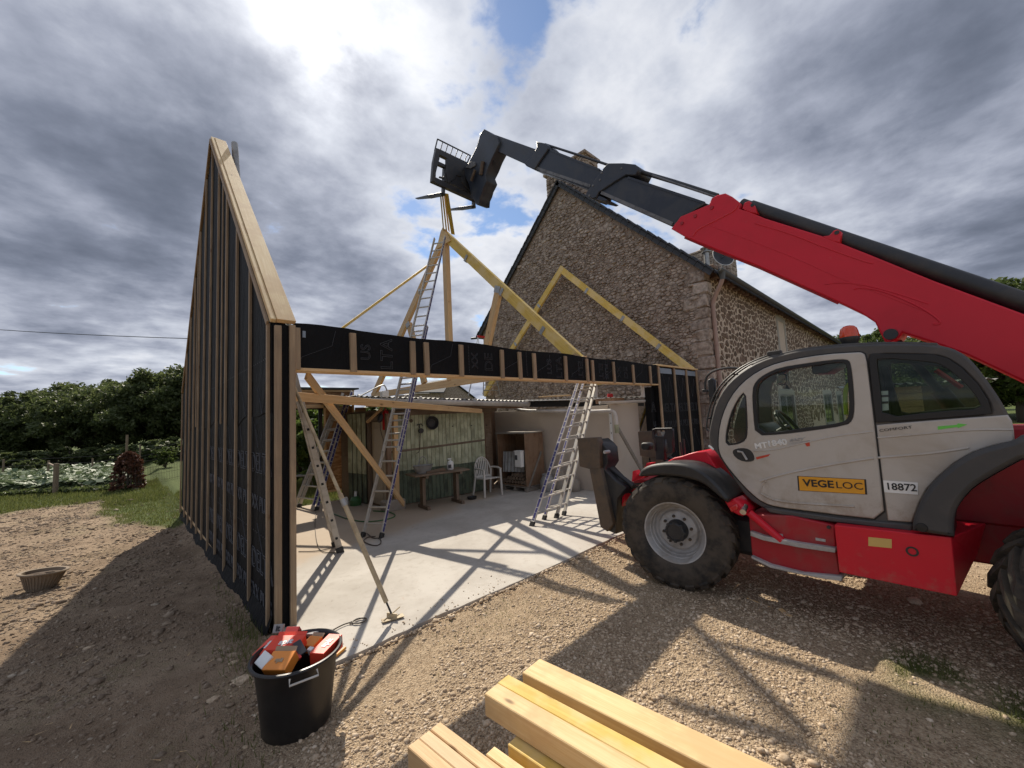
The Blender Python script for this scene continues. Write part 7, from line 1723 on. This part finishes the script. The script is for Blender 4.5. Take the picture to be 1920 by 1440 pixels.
# ------------------------------------------------------------------ foreground: bin of boxes, beams, small things
def bin_and_boxes():
    b = U(537, 1364, 'z', -0.06); b.z = float(gh(b.x, b.y))-.005
    rc = U(545, 1232, 'z', 0.405)
    c = Vector((b.x*.5+rc.x*.5, b.y*.5+rc.y*.5, b.z))+rgt0*.030+Vector((math.sin(AZ), math.cos(AZ), 0))*.05; H = .405-b.z
    t = empty('black_bin', c, label='black plastic tub full of red and orange cartons at the corner of the timber wall', cat='bin')
    M = Matrix.Translation(c); rt = .268
    prof = [(0, .0), (rt*.74, .0), (rt*.765, .01), (rt*.80, H*.25), (rt*.86, H*.6), (rt*.93, H*.93), (rt*.955, H*.945), (rt*.985, H*.95), (rt*1.03, H*.965), (rt*1.045, H*.985), (rt*1.03, H*1.005), (rt*.99, H*1.01), (rt*.955, H*.99), (rt*.92, H*.92), (rt*.84, H*.5), (rt*.76, .03), (0, .03)]
    MB().lathe(prof, M, 56).build('tub', 'bin_black', t, smooth='auto', angle=40)
    for px, py, ang in ((578, 1264, None),):
        d = (U(576, 1290, 'z', .36)-c); d.z = 0; d.normalize(); q = Vector((-d.y, d.x, 0)); p = c+d*(rt*.985)+Vector((0, 0, H-.055))
        m = MB(); m.tube([p+q*.075+Vector((0, 0, .028)), p+q*.08+d*.022+Vector((0, 0, .0)), p-q*.08+d*.022+Vector((0, 0, -.0)), p-q*.075+Vector((0, 0, .028))], .0065, 8); m.build('handle', 'plastic_white', t, smooth='auto')
        p2 = c-d*(rt*.985)+Vector((0, 0, H-.055)); m = MB(); m.tube([p2+q*.075+Vector((0, 0, .028)), p2+q*.08-d*.022, p2-q*.08-d*.022, p2-q*.075+Vector((0, 0, .028))], .0065, 8); m.build('handle', 'plastic_white', t, smooth='auto')
    cc = lambda x, y: (420+x/4.8, 1120+y/4.8)
    G = 'cartons thrown in the black bin'
    def facebox(name, A, B, Dq, depth, mat, label, za=.40, zb=.40, zd=.40, txt=None, tcol='print_white', rot=0, band=None, tsz=.045):
        a, b_, d = U(*cc(*A), 'z', za), U(*cc(*B), 'z', zb), U(*cc(*Dq), 'z', zd)
        x = (b_-a); y = (d-a); y = y-x.normalized()*y.dot(x.normalized()); lx, ly = x.length, y.length
        Mx = basis(x, y, a); 
        e = empty(name, a, label=label, cat='carton', group=G)
        body = MB().box((lx/2, ly/2, -depth/2), (lx, ly, depth), None, .003).build('box_body', mat, e, Mx)
        if name == 'orange_carton' or (mat == 'box_red' and txt and rot < 1): MB().box((lx/2, ly+.012, -.012), (lx*.94, .03, .003), Matrix.Translation((0, ly, 0)) @ Matrix.Rotation(.5, 4, 'X') @ Matrix.Translation((0, -ly, 0))).build('box_flap', mat if name != 'orange_carton' else 'box_card', e, Mx)
        if band:
            x0, x1, bm_ = band; MB().box((lx*(x0+x1)/2, ly/2, .001), (lx*(x1-x0), ly*.99, .003)).build('print_band', bm_, e, Mx); MB().box((lx*(x0+x1)/2, -.001, -depth/2), (lx*(x1-x0), .003, depth*.98)).build('print_band', bm_, e, Mx)
        if txt:
            T = Mx @ Matrix.Translation((lx*.52, ly*.5, .0025)) @ Matrix.Rotation(rot, 4, 'Z'); text(txt, tsz, T, tcol, e, bold=.0022, xs=1.0)
        return e
    facebox('red_carton', (250, 520), (352, 520), (400, 342), .07, 'box_red', 'long red carton leaning at the left inside the bin', .37, .40, .42, 'spit', rot=1.57, tsz=.04)
    facebox('red_carton', (358, 472), (640, 466), (420, 342), .07, 'box_red', 'broad red carton with white lettering lying on top in the middle of the bin', .43, .43, .455, 'spit', tsz=.062, rot=.15)
    facebox('red_carton', (652, 540), (748, 478), (645, 400), .08, 'box_dark_red', 'dark red carton with a printed dark panel standing at the centre of the bin', .39, .39, .455, None, band=(.25, .95, 'print_dark'))
    facebox('red_carton', (768, 500), (896, 508), (812, 318), .09, 'box_red', 'bright red carton with sideways white lettering at the right of the bin', .395, .395, .41, 'spit', rot=1.45, tsz=.060)
    facebox('orange_carton', (335, 655), (545, 655), (408, 480), .075, 'box_orange', 'orange and white carton with an open end at the front of the bin', .385, .39, .44, 'spit', 'box_card', tsz=.036)
    a = facebox('white_carton', (268, 590), (332, 648), (378, 482), .06, 'print_white', 'white end of a carton at the front left of the bin', .39, .385, .44)
    facebox('orange_carton', (690, 430), (800, 440), (712, 335), .06, 'box_orange', 'pale orange carton lying behind the dark red one in the bin', .385, .385, .40)
    facebox('grey_carton', (712, 330), (828, 334), (716, 292), .05, 'box_grey', 'small grey brown carton at the back of the bin', .39, .39, .40)
    facebox('red_carton', (535, 330), (655, 325), (600, 262), .05, 'box_dark_red', 'small crimson carton poking up at the back of the bin', .42, .42, .45)
    facebox('grey_carton', (432, 325), (520, 318), (478, 242), .03, 'box_grey', 'grey printed flap standing up at the back left of the bin', .42, .42, .47, 'it', 'print_black', tsz=.05)
    facebox('white_carton', (742, 470), (780, 480), (752, 430), .05, 'print_white', 'small white carton between the red ones in the bin', .39, .39, .40)
    facebox('red_carton', (560, 640), (690, 560), (600, 600), .05, 'box_dark_red', 'crushed dark red carton at the front right of the bin', .36, .36, .38)
bin_and_boxes()

def beams():
    zt = .40
    A, B = U(1012, 1234, 'z', zt), U(1460, 1440, 'z', zt); d = (B-A); d.z = 0; d.normalize(); n = Vector((d.y, -d.x, 0))   # n points to the left/near side
    if n.dot(CAM-A) < 0: n = -n
    def bm(label, a, w, h, z, mat, ln=2.9, off=0.0):
        p = Vector((a.x, a.y, z-h/2))+n*(w/2)
        return tagged_board('timber_beam', p, p+d*ln, w, h, mat, label, 'timber beam', group='sawn timber beams on the gravel')
    w1 = abs((U(978, 1260, 'z', zt)-A).dot(n)); bm('pale timber beam farthest right in the foreground stack, with a knot and a taped band', A, w1, .10, zt, 'pine_pale')
    p = A+d*1.42; o = MB().box((0, 0, 0), (.055, w1*.98, .002), frame(d, (0, 0, 1), p+n*w1/2+Vector((0, 0, .002)))); o.build('chalk_band', 'plaster', bpy.data.objects['timber_beam'])
    A2 = U(953, 1264, 'z', .415); w2 = abs((U(902, 1297, 'z', .415)-A2).dot(n))
    bm('yellowish timber beam, right one of the close pair in the middle of the foreground stack', A2, w2*.46, .115, .415, 'pine_yellow'); bm('pale stained timber beam, left one of the close pair in the middle of the foreground stack', A2+n*(w2*.47)+d*.006, w2*.53, .115, .4165, 'pine_pale')
    A4 = U(975, 1372, 'z', .295); bm('low yellow timber beam lying beneath the middle pair', A4, .095, .10, .295, 'pine_yellow', 2.3)
    A5 = U(927, 1398, 'z', .305); bm('low pale timber beam between the front group and the middle pair', A5, .06, .10, .305, 'pine_pale', 2.2)
    A3 = U(824, 1352, 'z', .34); w3 = abs((U(762, 1400, 'z', .34)-A3).dot(n))
    for k, lab in enumerate(('timber beam nearest the bottom edge, right of the front three', 'middle timber beam of the front three at the bottom edge', 'leftmost timber beam of the front three at the bottom edge')):
        bm(lab, A3+n*(w3*k/3)+d*random.uniform(0, .008), w3/3-.003, .12, .34+random.uniform(-.002, .002), 'pine_orange' if k != 1 else 'pine', 2.0)
    for q in (0.75, 1.9):
        p = A+d*q; tagged_board('bearer', Vector((p.x, p.y, .055))-n*.0, Vector((p.x, p.y, .055))+n*.85, .12, .27, 'grey_wood', 'grey bearer under the foreground beams, '+('nearer their ends' if q < 1 else 'farther along'), 'bearer')
    bpy.data.objects
beams()
def odds():
    a, b = U(620, 1238, 'z', .012), U(648, 1214, 'z', .012)
    t = empty('chisel', a, label='orange handled chisel lying on the slab edge beside the bin', cat='chisel')
    board('blade', a, a.lerp(b, .35), .018, .006, 'galv', t); board('handle', a.lerp(b, .3), b, .026, .022, 'chisel_orange', t, ch=.006)
    for k, (p0, p1, w) in enumerate((((1400, 1121), (1450, 1141), .02), ((1462, 1141), (1481, 1156), .05))):
        a, b = U(*p0, 'z', -.05), U(*p1, 'z', -.05); tagged_board('wood_splinter', a, b, w, .008, 'pine_pale', ('long thin pale wood splinter on the shaded gravel beside the step', 'short broad pale wood chip on the shaded gravel near the splinter')[k], 'wood chip')
    # garden pot
    c = U(77, 1094, 'z', -.14); c.z = float(gh(c.x, c.y))-.01
    t = empty('garden_pot', c, label='old wide brown pot with dry soil standing on the bare earth at the left', cat='plant pot'); M = Matrix.Translation(c) @ Matrix.Rotation(.10, 4, 'Y') @ Matrix.Diagonal((.84, .84, 1.15, 1))
    MB().lathe([(0, 0), (.155, 0), (.165, .02), (.20, .12), (.235, .185), (.275, .195), (.285, .205), (.275, .215), (.235, .21), (.215, .17), (0, .165)], M, 36, 1.08, .9).build('pot_body', 'terracotta_old', t, smooth='auto')
    m = MB()
    for k in range(36): a = 2*PI*k/36; m.tube([M @ Vector((.166*1.08*math.cos(a), .166*.9*math.sin(a), .02)), M @ Vector((.237*1.08*math.cos(a), .237*.9*math.sin(a), .18))], .006, 5)
    m.build('pot_rib', 'terracotta_old', t)
    m = MB(); v = [(0, 0, .19)]+[(.22*1.08*math.cos(2*PI*k/18)*q, .22*.9*math.sin(2*PI*k/18)*q, .175+random.uniform(-.012, .02)*(q < 1)) for q in (.5, 1) for k in range(18)]
    f = [(0, 1+k, 1+(k+1) % 18) for k in range(18)]+[(1+k, 19+k, 19+(k+1) % 18, 1+(k+1) % 18) for k in range(18)]; m.add([M @ Vector(q) for q in v], f); m.build('pot_soil', 'soil', t)
    # bigger stones lying in the earth
    for k, (px, py, r, lab) in enumerate(((398, 1322, .035, 'flat pale stone in the shaded earth left of the bin'), (454, 1285, .06, 'rounded brown stone half buried beside the bin'), (436, 1258, .03, 'small brown stone in the earth left of the bin'), (166, 1215, .035, 'flat stone in the earth near the shadow edge'), (1483, 1210, .03, 'pale lone stone on the gravel at the shadow edge'))):
        p = U(px, py, 'z', -.08); p.z = float(gh(p.x, p.y)); V, Fi = ico(); v = V*(1+rng.uniform(-.15, .15, (len(V), 1)))*np.array([1.3, .9, .5])*r
        m = MB(); m.add([Vector(q)+p+Vector((0, 0, r*.15)) for q in v], [tuple(f) for f in Fi]); o = m.build('loose_stone', 'pebble'); tag(o, lab, 'stone')
odds()

# ------------------------------------------------------------------ vegetation
fh = Vector((math.sin(AZ), math.cos(AZ), 0))
def T(px, dep): 
    p = CAM+rgt0*((px-960)/F_PX*dep)+fh*dep; return Vector((p.x, p.y, float(gh(p.x, p.y))))
def leaf_mesh(name, centers, radii, per, size, mat, seed=0, flat=0.0, asp=1.7):
    g = np.random.default_rng(seed); n = len(centers)*per
    Cn = np.repeat(np.asarray(centers), per, 0); R = np.repeat(np.asarray(radii), per, 0)
    d = g.normal(0, 1, (n, 3)); d /= np.linalg.norm(d, axis=1)[:, None]; rr = g.random(n)**.45
    P = Cn+d*rr[:, None]*R[:, None]*np.array([1, 1, .75])
    N = g.normal(0, 1, (n, 3)); N[:, 2] = np.abs(N[:, 2])+flat; N /= np.linalg.norm(N, axis=1)[:, None]
    a = np.cross(N, g.normal(0, 1, (n, 3))); a /= np.linalg.norm(a, axis=1)[:, None]; b = np.cross(N, a)
    s = size*g.uniform(.6, 1.35, n)[:, None]
    V = np.stack([P-a*s*asp*.5, P+b*s*.42+N*s*.06, P+a*s*asp*.5, P-b*s*.42+N*s*.06], 1).reshape(-1, 3)
    Fq = np.arange(n*4).reshape(-1, 4)
    me = bpy.data.meshes.new(name); me.vertices.add(len(V)); me.vertices.foreach_set('co', V.astype(np.float32).ravel()); me.loops.add(n*4); me.loops.foreach_set('vertex_index', Fq.astype(np.int32).ravel()); me.polygons.add(n); me.polygons.foreach_set('loop_start', np.arange(0, n*4, 4, dtype=np.int32))
    try: me.polygons.foreach_set('loop_total', np.full(n, 4, dtype=np.int32))
    except Exception: pass
    me.update(calc_edges=True); me.materials.append(MATS[mat]); return me
def tree_meshes(seed, H, R, trunk_h, mat, leaf=.24, nc=170, per=55, spread=1.0):
    g = random.Random(seed); m = MB(); tips = []
    m.tube([(0, 0, -.4), (.05, .02, trunk_h*.5), (0, 0.05, trunk_h), (g.uniform(-.2, .2), 0, H*.55), (0, 0, H*.8)], [R*.075, R*.06, R*.05, R*.03, .02], 8)
    for k in range(9):
        a = 2*PI*k/9+g.uniform(-.3, .3); z0 = trunk_h*g.uniform(.75, 1.2); l = R*g.uniform(.55, .95); z1 = z0+(H-z0)*g.uniform(.15, .7)
        m.tube([(0, 0, z0), (l*.5*math.cos(a), l*.5*math.sin(a), (z0*.5+z1*.5)+.2), (l*math.cos(a), l*math.sin(a), z1)], [R*.03, R*.02, .015], 6)
    cs = []; rs = []
    while len(cs) < nc:
        u, v, w = g.gauss(0, 1), g.gauss(0, 1), g.gauss(0, 1); l = math.sqrt(u*u+v*v+w*w); q = g.random()**.38
        x, y, z = u/l*q, v/l*q, w/l*q
        lob = 1+.18*math.sin(3*math.atan2(y, x)+seed)+.12*math.sin(5*math.atan2(y, x)+z*4+seed*2)
        zc = trunk_h*.85+(H-trunk_h*.85)*(.5+.5*z*(1.0 if z > 0 else 1.0))
        if zc < trunk_h*.8: continue
        cs.append((x*R*lob*spread, y*R*lob*spread, zc)); rs.append(R*g.uniform(.10, .21))
    return m.mesh('trunk', True), leaf_mesh('crown', cs, rs, per, leaf, mat, seed)
def place_tree(name, pr, p, sc_, rot, label, group, cat='tree'):
    M = Matrix.Translation(p) @ Matrix.Rotation(rot, 4, 'Z') @ Matrix.Diagonal((sc_[0], sc_[0], sc_[1], 1))
    t = empty(name, M=M, label=label, cat=cat, group=group)
    obj('trunk', pr[0], t, M, 'bark'); obj('crown', pr[1], t, M); return t
PD = [tree_meshes(s, 8.0, 4.6, 1.5, 'leaf_dark', .19, 260, 110) for s in (1, 2, 3)]
PG = [tree_meshes(s+10, 8.0, 3.6, 1.4, 'leaf_green', .20, 190, 100) for s in (1, 2)]
PS = tree_meshes(31, 3.0, 1.5, .3, 'leaf_green', .16, 70, 60)
PV = tree_meshes(32, 3.0, 1.4, .2, 'leaf_vine', .15, 60, 70)
PK = tree_meshes(33, 2.2, 1.5, .2, 'leaf_dark', .17, 60, 60)
G1 = 'dark trees of the orchard row at the left'
for k, (px, dep, hz, wz, lab) in enumerate(((-150, 38, .76, 1.05, 'dark tree outside the left end of the orchard row, mostly beyond the frame'), (-30, 40, .85, 1.1, 'dark tree at the left frame edge, first of the orchard row'), (40, 37, .84, .95, 'low dark tree second from the left frame edge in the orchard row'), (100, 39, 1.01, 1.1, 'broad dark tree with the highest domed crown left of the dip in the orchard row'), (165, 36, .90, .9, 'dark tree at the dip in the middle of the orchard row'), (228, 40, 1.06, 1.0, 'dark tree right of the dip in the orchard row, behind the dead brown bush'), (285, 37, 1.04, 1.0, 'tall dark tree second from the black gable wall in the orchard row'), (345, 38, 1.10, 1.05, 'dark tree touching the edge of the black gable wall'), (420, 42, 1.05, 1.0, 'dark tree of the row hidden behind the black gable wall'))):
    place_tree('orchard_tree', PD[k % 3], T(px, dep), (wz*.95, hz*.93), k*1.7, lab, G1)
G2 = 'green trees beyond the yard on the right'
for k, (px, dep, hz, wz, lab) in enumerate(((1590, 62, 1.50, 1.5, 'far green tree just above the cab roof beside the orange beacon'), (1660, 55, 1.45, 1.3, 'far green tree seen between cab roof and red boom'), (1715, 40, .95, 1.3, 'green tree filling the cab rear window'), (1790, 36, .85, 1.3, 'dark green tree behind the right end of the cab'), (1905, 26, 1.15, 1.0, 'tree whose top shows above the boom at the right frame edge'), (1985, 27, 1.2, 1.2, 'tree at the right frame edge beyond the fender'), (1850, 30, .72, 1.1, 'low dark tree under the boom right of the cab'))):
    place_tree('yard_tree', PG[k % 2] if k not in (3, 6) else PD[k % 3], T(px, dep), (wz, hz), k*2.1, lab, G2)
for k, (px, dep, s, lab, pr, nm) in enumerate(((590, 24, 1.45, 'dark round tree above the chipboard wall behind the opening', PK, 'garden_tree'), (560, 21, 1.5, 'dark tree at the left edge of the opening', PK, 'garden_tree'), (662, 34, 1.25, 'far loose tree peeking over the shed roof', PS, 'garden_tree'), (575, 13.4, .85, 'bright vine shrub seen through the chipboard opening', PV, 'vine_shrub'), (598, 14.5, .95, 'second bright vine shrub seen through the chipboard opening, farther right', PV, 'vine_shrub'), (560, 16, .9, 'dark shrub behind the vines in the chipboard opening', PK, 'dark_shrub'), (622, 19, 1.0, 'dark shrub behind the chipboard panel', PK, 'dark_shrub'),
        (60, 25, .50, 'dark shrub at the fence corner in front of the orchard trees', PK, 'dark_shrub'), (310, 24, .42, 'grey green shrub beside the gable wall edge', PS, 'green_shrub'), (20, 30, .7, 'dark hedge shrub at the far left under the trees', PK, 'dark_shrub'), (130, 31, .62, 'dark hedge shrub under the middle trees', PK, 'dark_shrub'), (195, 31, .62, 'dark hedge shrub under the trees right of the first gap', PK, 'dark_shrub'), (255, 31, .65, 'dark hedge shrub behind the dead brown bush', PK, 'dark_shrub'), (330, 31, .68, 'dark hedge shrub next to the black gable wall', PK, 'dark_shrub'), (390, 31, .65, 'dark hedge shrub behind the gable wall', PK, 'dark_shrub'))):
    place_tree(nm, pr, T(px, dep), (s*(1.0 if dep < 30 else 2.0), s*(1.0 if dep < 31 or dep > 33 else 1.0)*(1.15 if dep == 31 else 1.0)), k*1.3, lab, None, 'tree' if 'tree' in nm else 'shrub')

def veg_bed():
    g = np.random.default_rng(5); P = []; n = 5200
    lat = g.uniform(0, 1, n); dep = 17.3+9.5*g.random(n)**1.3
    px = -80+lat*(335+g.uniform(-6, 6, n))
    x = CAM.x+rgt0.x*(px-960)/F_PX*dep+fh.x*dep; y = CAM.y+rgt0.y*(px-960)/F_PX*dep+fh.y*dep
    z = gh(x, y)+.12+.34*g.random(n)+.10*np.sin(x*2.0)*np.cos(y*1.7)
    P = np.stack([x, y, z], -1)
    me = leaf_mesh('squash_leaves', P, np.full(n, .10), 2, .25, 'leaf_squash', 4, flat=1.6, asp=1.15)
    o = obj('vegetable_plants', me); o['kind'] = 'stuff'
    n = 1500; dep = 16.6+.8*g.random(n); px = -80+335*g.random(n)
    x = CAM.x+rgt0.x*(px-960)/F_PX*dep+fh.x*dep; y = CAM.y+rgt0.y*(px-960)/F_PX*dep+fh.y*dep
    me = leaf_mesh('bed_edge_plants', np.stack([x, y, gh(x, y)+.12*g.random(n)+.05], -1), np.full(n, .08), 3, .12, 'leaf_dark', 6)
    o = obj('edge_plants', me); o['kind'] = 'stuff'
veg_bed()
def grass():
    g = np.random.default_rng(8); out = []
    def blades(x, y, h, w):
        n = len(x); z = gh(x, y)-.005; a = g.uniform(0, 2*PI, n); le = g.normal(0, .45, n)*h; th = g.uniform(0, 2*PI, n); hh = h*g.uniform(.5, 1.3, n)
        dx, dy = np.cos(a)*w/2, np.sin(a)*w/2
        out.append(np.stack([np.stack([x-dx, y-dy, z], -1), np.stack([x+dx, y+dy, z], -1), np.stack([x+le*np.cos(th), y+le*np.sin(th), z+hh], -1)], 1))
    def region(n, fx, fy, h, w, thr=.25):
        x, y = fx(n), fy(n); k = grassmask(x, y) > thr+.4*g.random(n); blades(x[k], y[k], h, w)
    uni = lambda a, b: (lambda n: g.uniform(a, b, n))
    region(26000, uni(0.1, 4.2), uni(6.0, 13), .11, .016)
    region(16000, uni(-2.6, 0.1), uni(6.5, 17), .075, .015)
    region(26000, uni(-9, 0), uni(14, 22), .12, .024, .35)
    region(5200, uni(2.4, 3.8), uni(-4.9, -3.8), .055, .006, .35)
    # tufts along the foot of the gable wall and stray weeds on the gravel
    for cx, cy, sx, sy, n, h in ((-.17, .25, .08, .30, 260, .10), (-.24, -.35, .10, .2, 160, .09), (-.12, 1.3, .05, .5, 120, .06), (1.55, -1.35, .35, .16, 300, .025), (1.95, -1.75, .3, .2, 220, .022), (2.3, -4.1, .2, .15, 150, .03), (-.45, -1.3, .15, .2, 100, .07)):
        blades(g.normal(cx, sx, n), g.normal(cy, sy, n), h, .007)
    V = np.concatenate(out).reshape(-1, 3); npmesh('grass', V, np.arange(len(V)).reshape(-1, 3), 'grass_blade', None, 'stuff')
    # dry twigs and straw in the earth
    n = 420; x = g.uniform(-4.5, 0, n); y = g.uniform(-4, 8, n); k = (gmask(x, y) < .4) & (x < -.1); x, y = x[k], y[k]; n = len(x); a = g.uniform(0, 2*PI, n); l = g.uniform(.02, .07, n); z = gh(x, y)+.012; w = .003
    V = np.stack([np.stack([x-np.sin(a)*w, y+np.cos(a)*w, z], -1), np.stack([x+np.sin(a)*w, y-np.cos(a)*w, z], -1), np.stack([x+np.cos(a)*l, y+np.sin(a)*l, z+.012], -1)], 1).reshape(-1, 3)
    npmesh('straw', V, np.arange(len(V)).reshape(-1, 3), 'pine_pale', None, 'stuff')
grass()
def garden_things():
    def post(px, dep, h, lab, r=.05, nm='fence_post'):
        p = T(px, dep); o = MB().tube([p+Vector((0, 0, -.2)), p+Vector((0, 0, h))], r, 8).build(nm, 'post_wood', None, smooth='auto'); tag(o, lab, 'post'); return p
    a = post(107, 16.6, 1.25, 'stout wooden fence post in front of the vegetable bed', .085); p = T(98, 20)
    b = post(92, 22, 1.1, 'thin fence post behind the stout one at the bed', .05); o = MB().beam(a+Vector((0, 0, 1.1)), b+Vector((0, 0, .95)), .07, .07).build('fence_brace', 'post_wood'); tag(o, 'slanting brace between the two fence posts at the vegetable bed', 'brace')
    post(174, 24, 1.0, 'short pale stake at the back of the vegetable bed', .045); post(237, 19.5, 2.3, 'tall thin stake rising behind the dead brown bush', .05, 'stake'); post(303, 26, .95, 'short pale stake left of the gable wall', .05); post(262, 28, 1.6, 'distant stake in the wire fence', .05); post(8, 24, 1.2, 'fence post at the left frame edge', .05)
    t = empty('wire_fence', T(150, 26), label='thin wire fence running behind the vegetable bed', cat='fence')
    for z in (.35, .75, 1.1): MB().tube([T(-60, 24)+Vector((0, 0, z)), T(174, 24.5)+Vector((0, 0, z)), T(262, 28)+Vector((0, 0, z)), T(345, 27)+Vector((0, 0, z+.3))], .010, 5).build('wire', 'wire', t)
    t = empty('wire_mesh', T(310, 18.5), label='low rusty wire netting beside the dead brown bush', cat='netting'); m = MB(); A, B = T(262, 18.0), T(336, 17.6)
    for k in range(26): p = A.lerp(B, k/25); m.tube([p, p+Vector((0, 0, .75))], .006, 4)
    for z in (.1, .4, .72): m.tube([A+Vector((0, 0, z)), B+Vector((0, 0, z))], .006, 4)
    m.build('netting_wires', 'rust_plate', t)
    # dead brown weeping bush
    p = T(241, 16.8); t = empty('dead_bush', p, label='dome shaped dead rust brown bush at the edge of the vegetable bed', cat='bush'); g = random.Random(4); m = MB(); cs = []
    m.tube([p+Vector((0, 0, -.1)), p+Vector((0, 0, 1.35))], [.06, .03], 7)
    for k in range(60):
        a = g.uniform(0, 2*PI); r = g.uniform(.25, .50); tp = Vector((0, 0, 1.3+g.uniform(-.1, .1)))
        ph = g.uniform(.9, 1.5); q = [p+Vector((r*math.sin(ph*u/5)*math.cos(a), r*math.sin(ph*u/5)*math.sin(a), .15+1.35*math.cos(ph*u/5)**.8)) for u in range(6)]+[p+Vector((r*1.02*math.cos(a), r*1.02*math.sin(a), g.uniform(.05, .2)))]
        m.tube([tuple(v) for v in q], .008, 4)
        for w in q: cs.append(tuple(w))
    m.build('trunk', 'bark', t); obj('crown', leaf_mesh('crown', cs, [.10]*len(cs), 22, .075, 'leaf_rust', 9), t)
    tagged_board('bed_edging', T(165, 16.9)+Vector((0, 0, .04)), T(262, 16.6)+Vector((0, 0, .04)), .03, .12, 'old_wood', 'dark edging board along the vegetable bed by the dead bush', 'edging board')
    # power line far left
    a, b = CAM+ray(-260, 596)*30, CAM+ray(420, 637)*24; o = MB().tube([a.lerp(b, k/12)+Vector((0, 0, -.25*math.sin(PI*k/12))) for k in range(13)], .022, 6).build('power_line', 'hose'); tag(o, 'single dark overhead cable crossing the sky at the left behind the gable wall', 'cable')
    # little garden table on the lawn
    p = T(572, 12.6); t = empty('lawn_table', p, label='small pale garden table on the lawn seen through the chipboard opening', cat='table')
    MB().lathe([(0, .42), (.30, .42), (.30, .45), (0, .45)], Matrix.Translation(p), 18).build('tabletop', 'grey_wood', t)
    for k in range(3): a = 2*PI*k/3; MB().tube([p+Vector((.2*math.cos(a), .2*math.sin(a), 0)), p+Vector((.1*math.cos(a), .1*math.sin(a), .43))], .015, 6).build('leg', 'grey_wood', t)
garden_things()
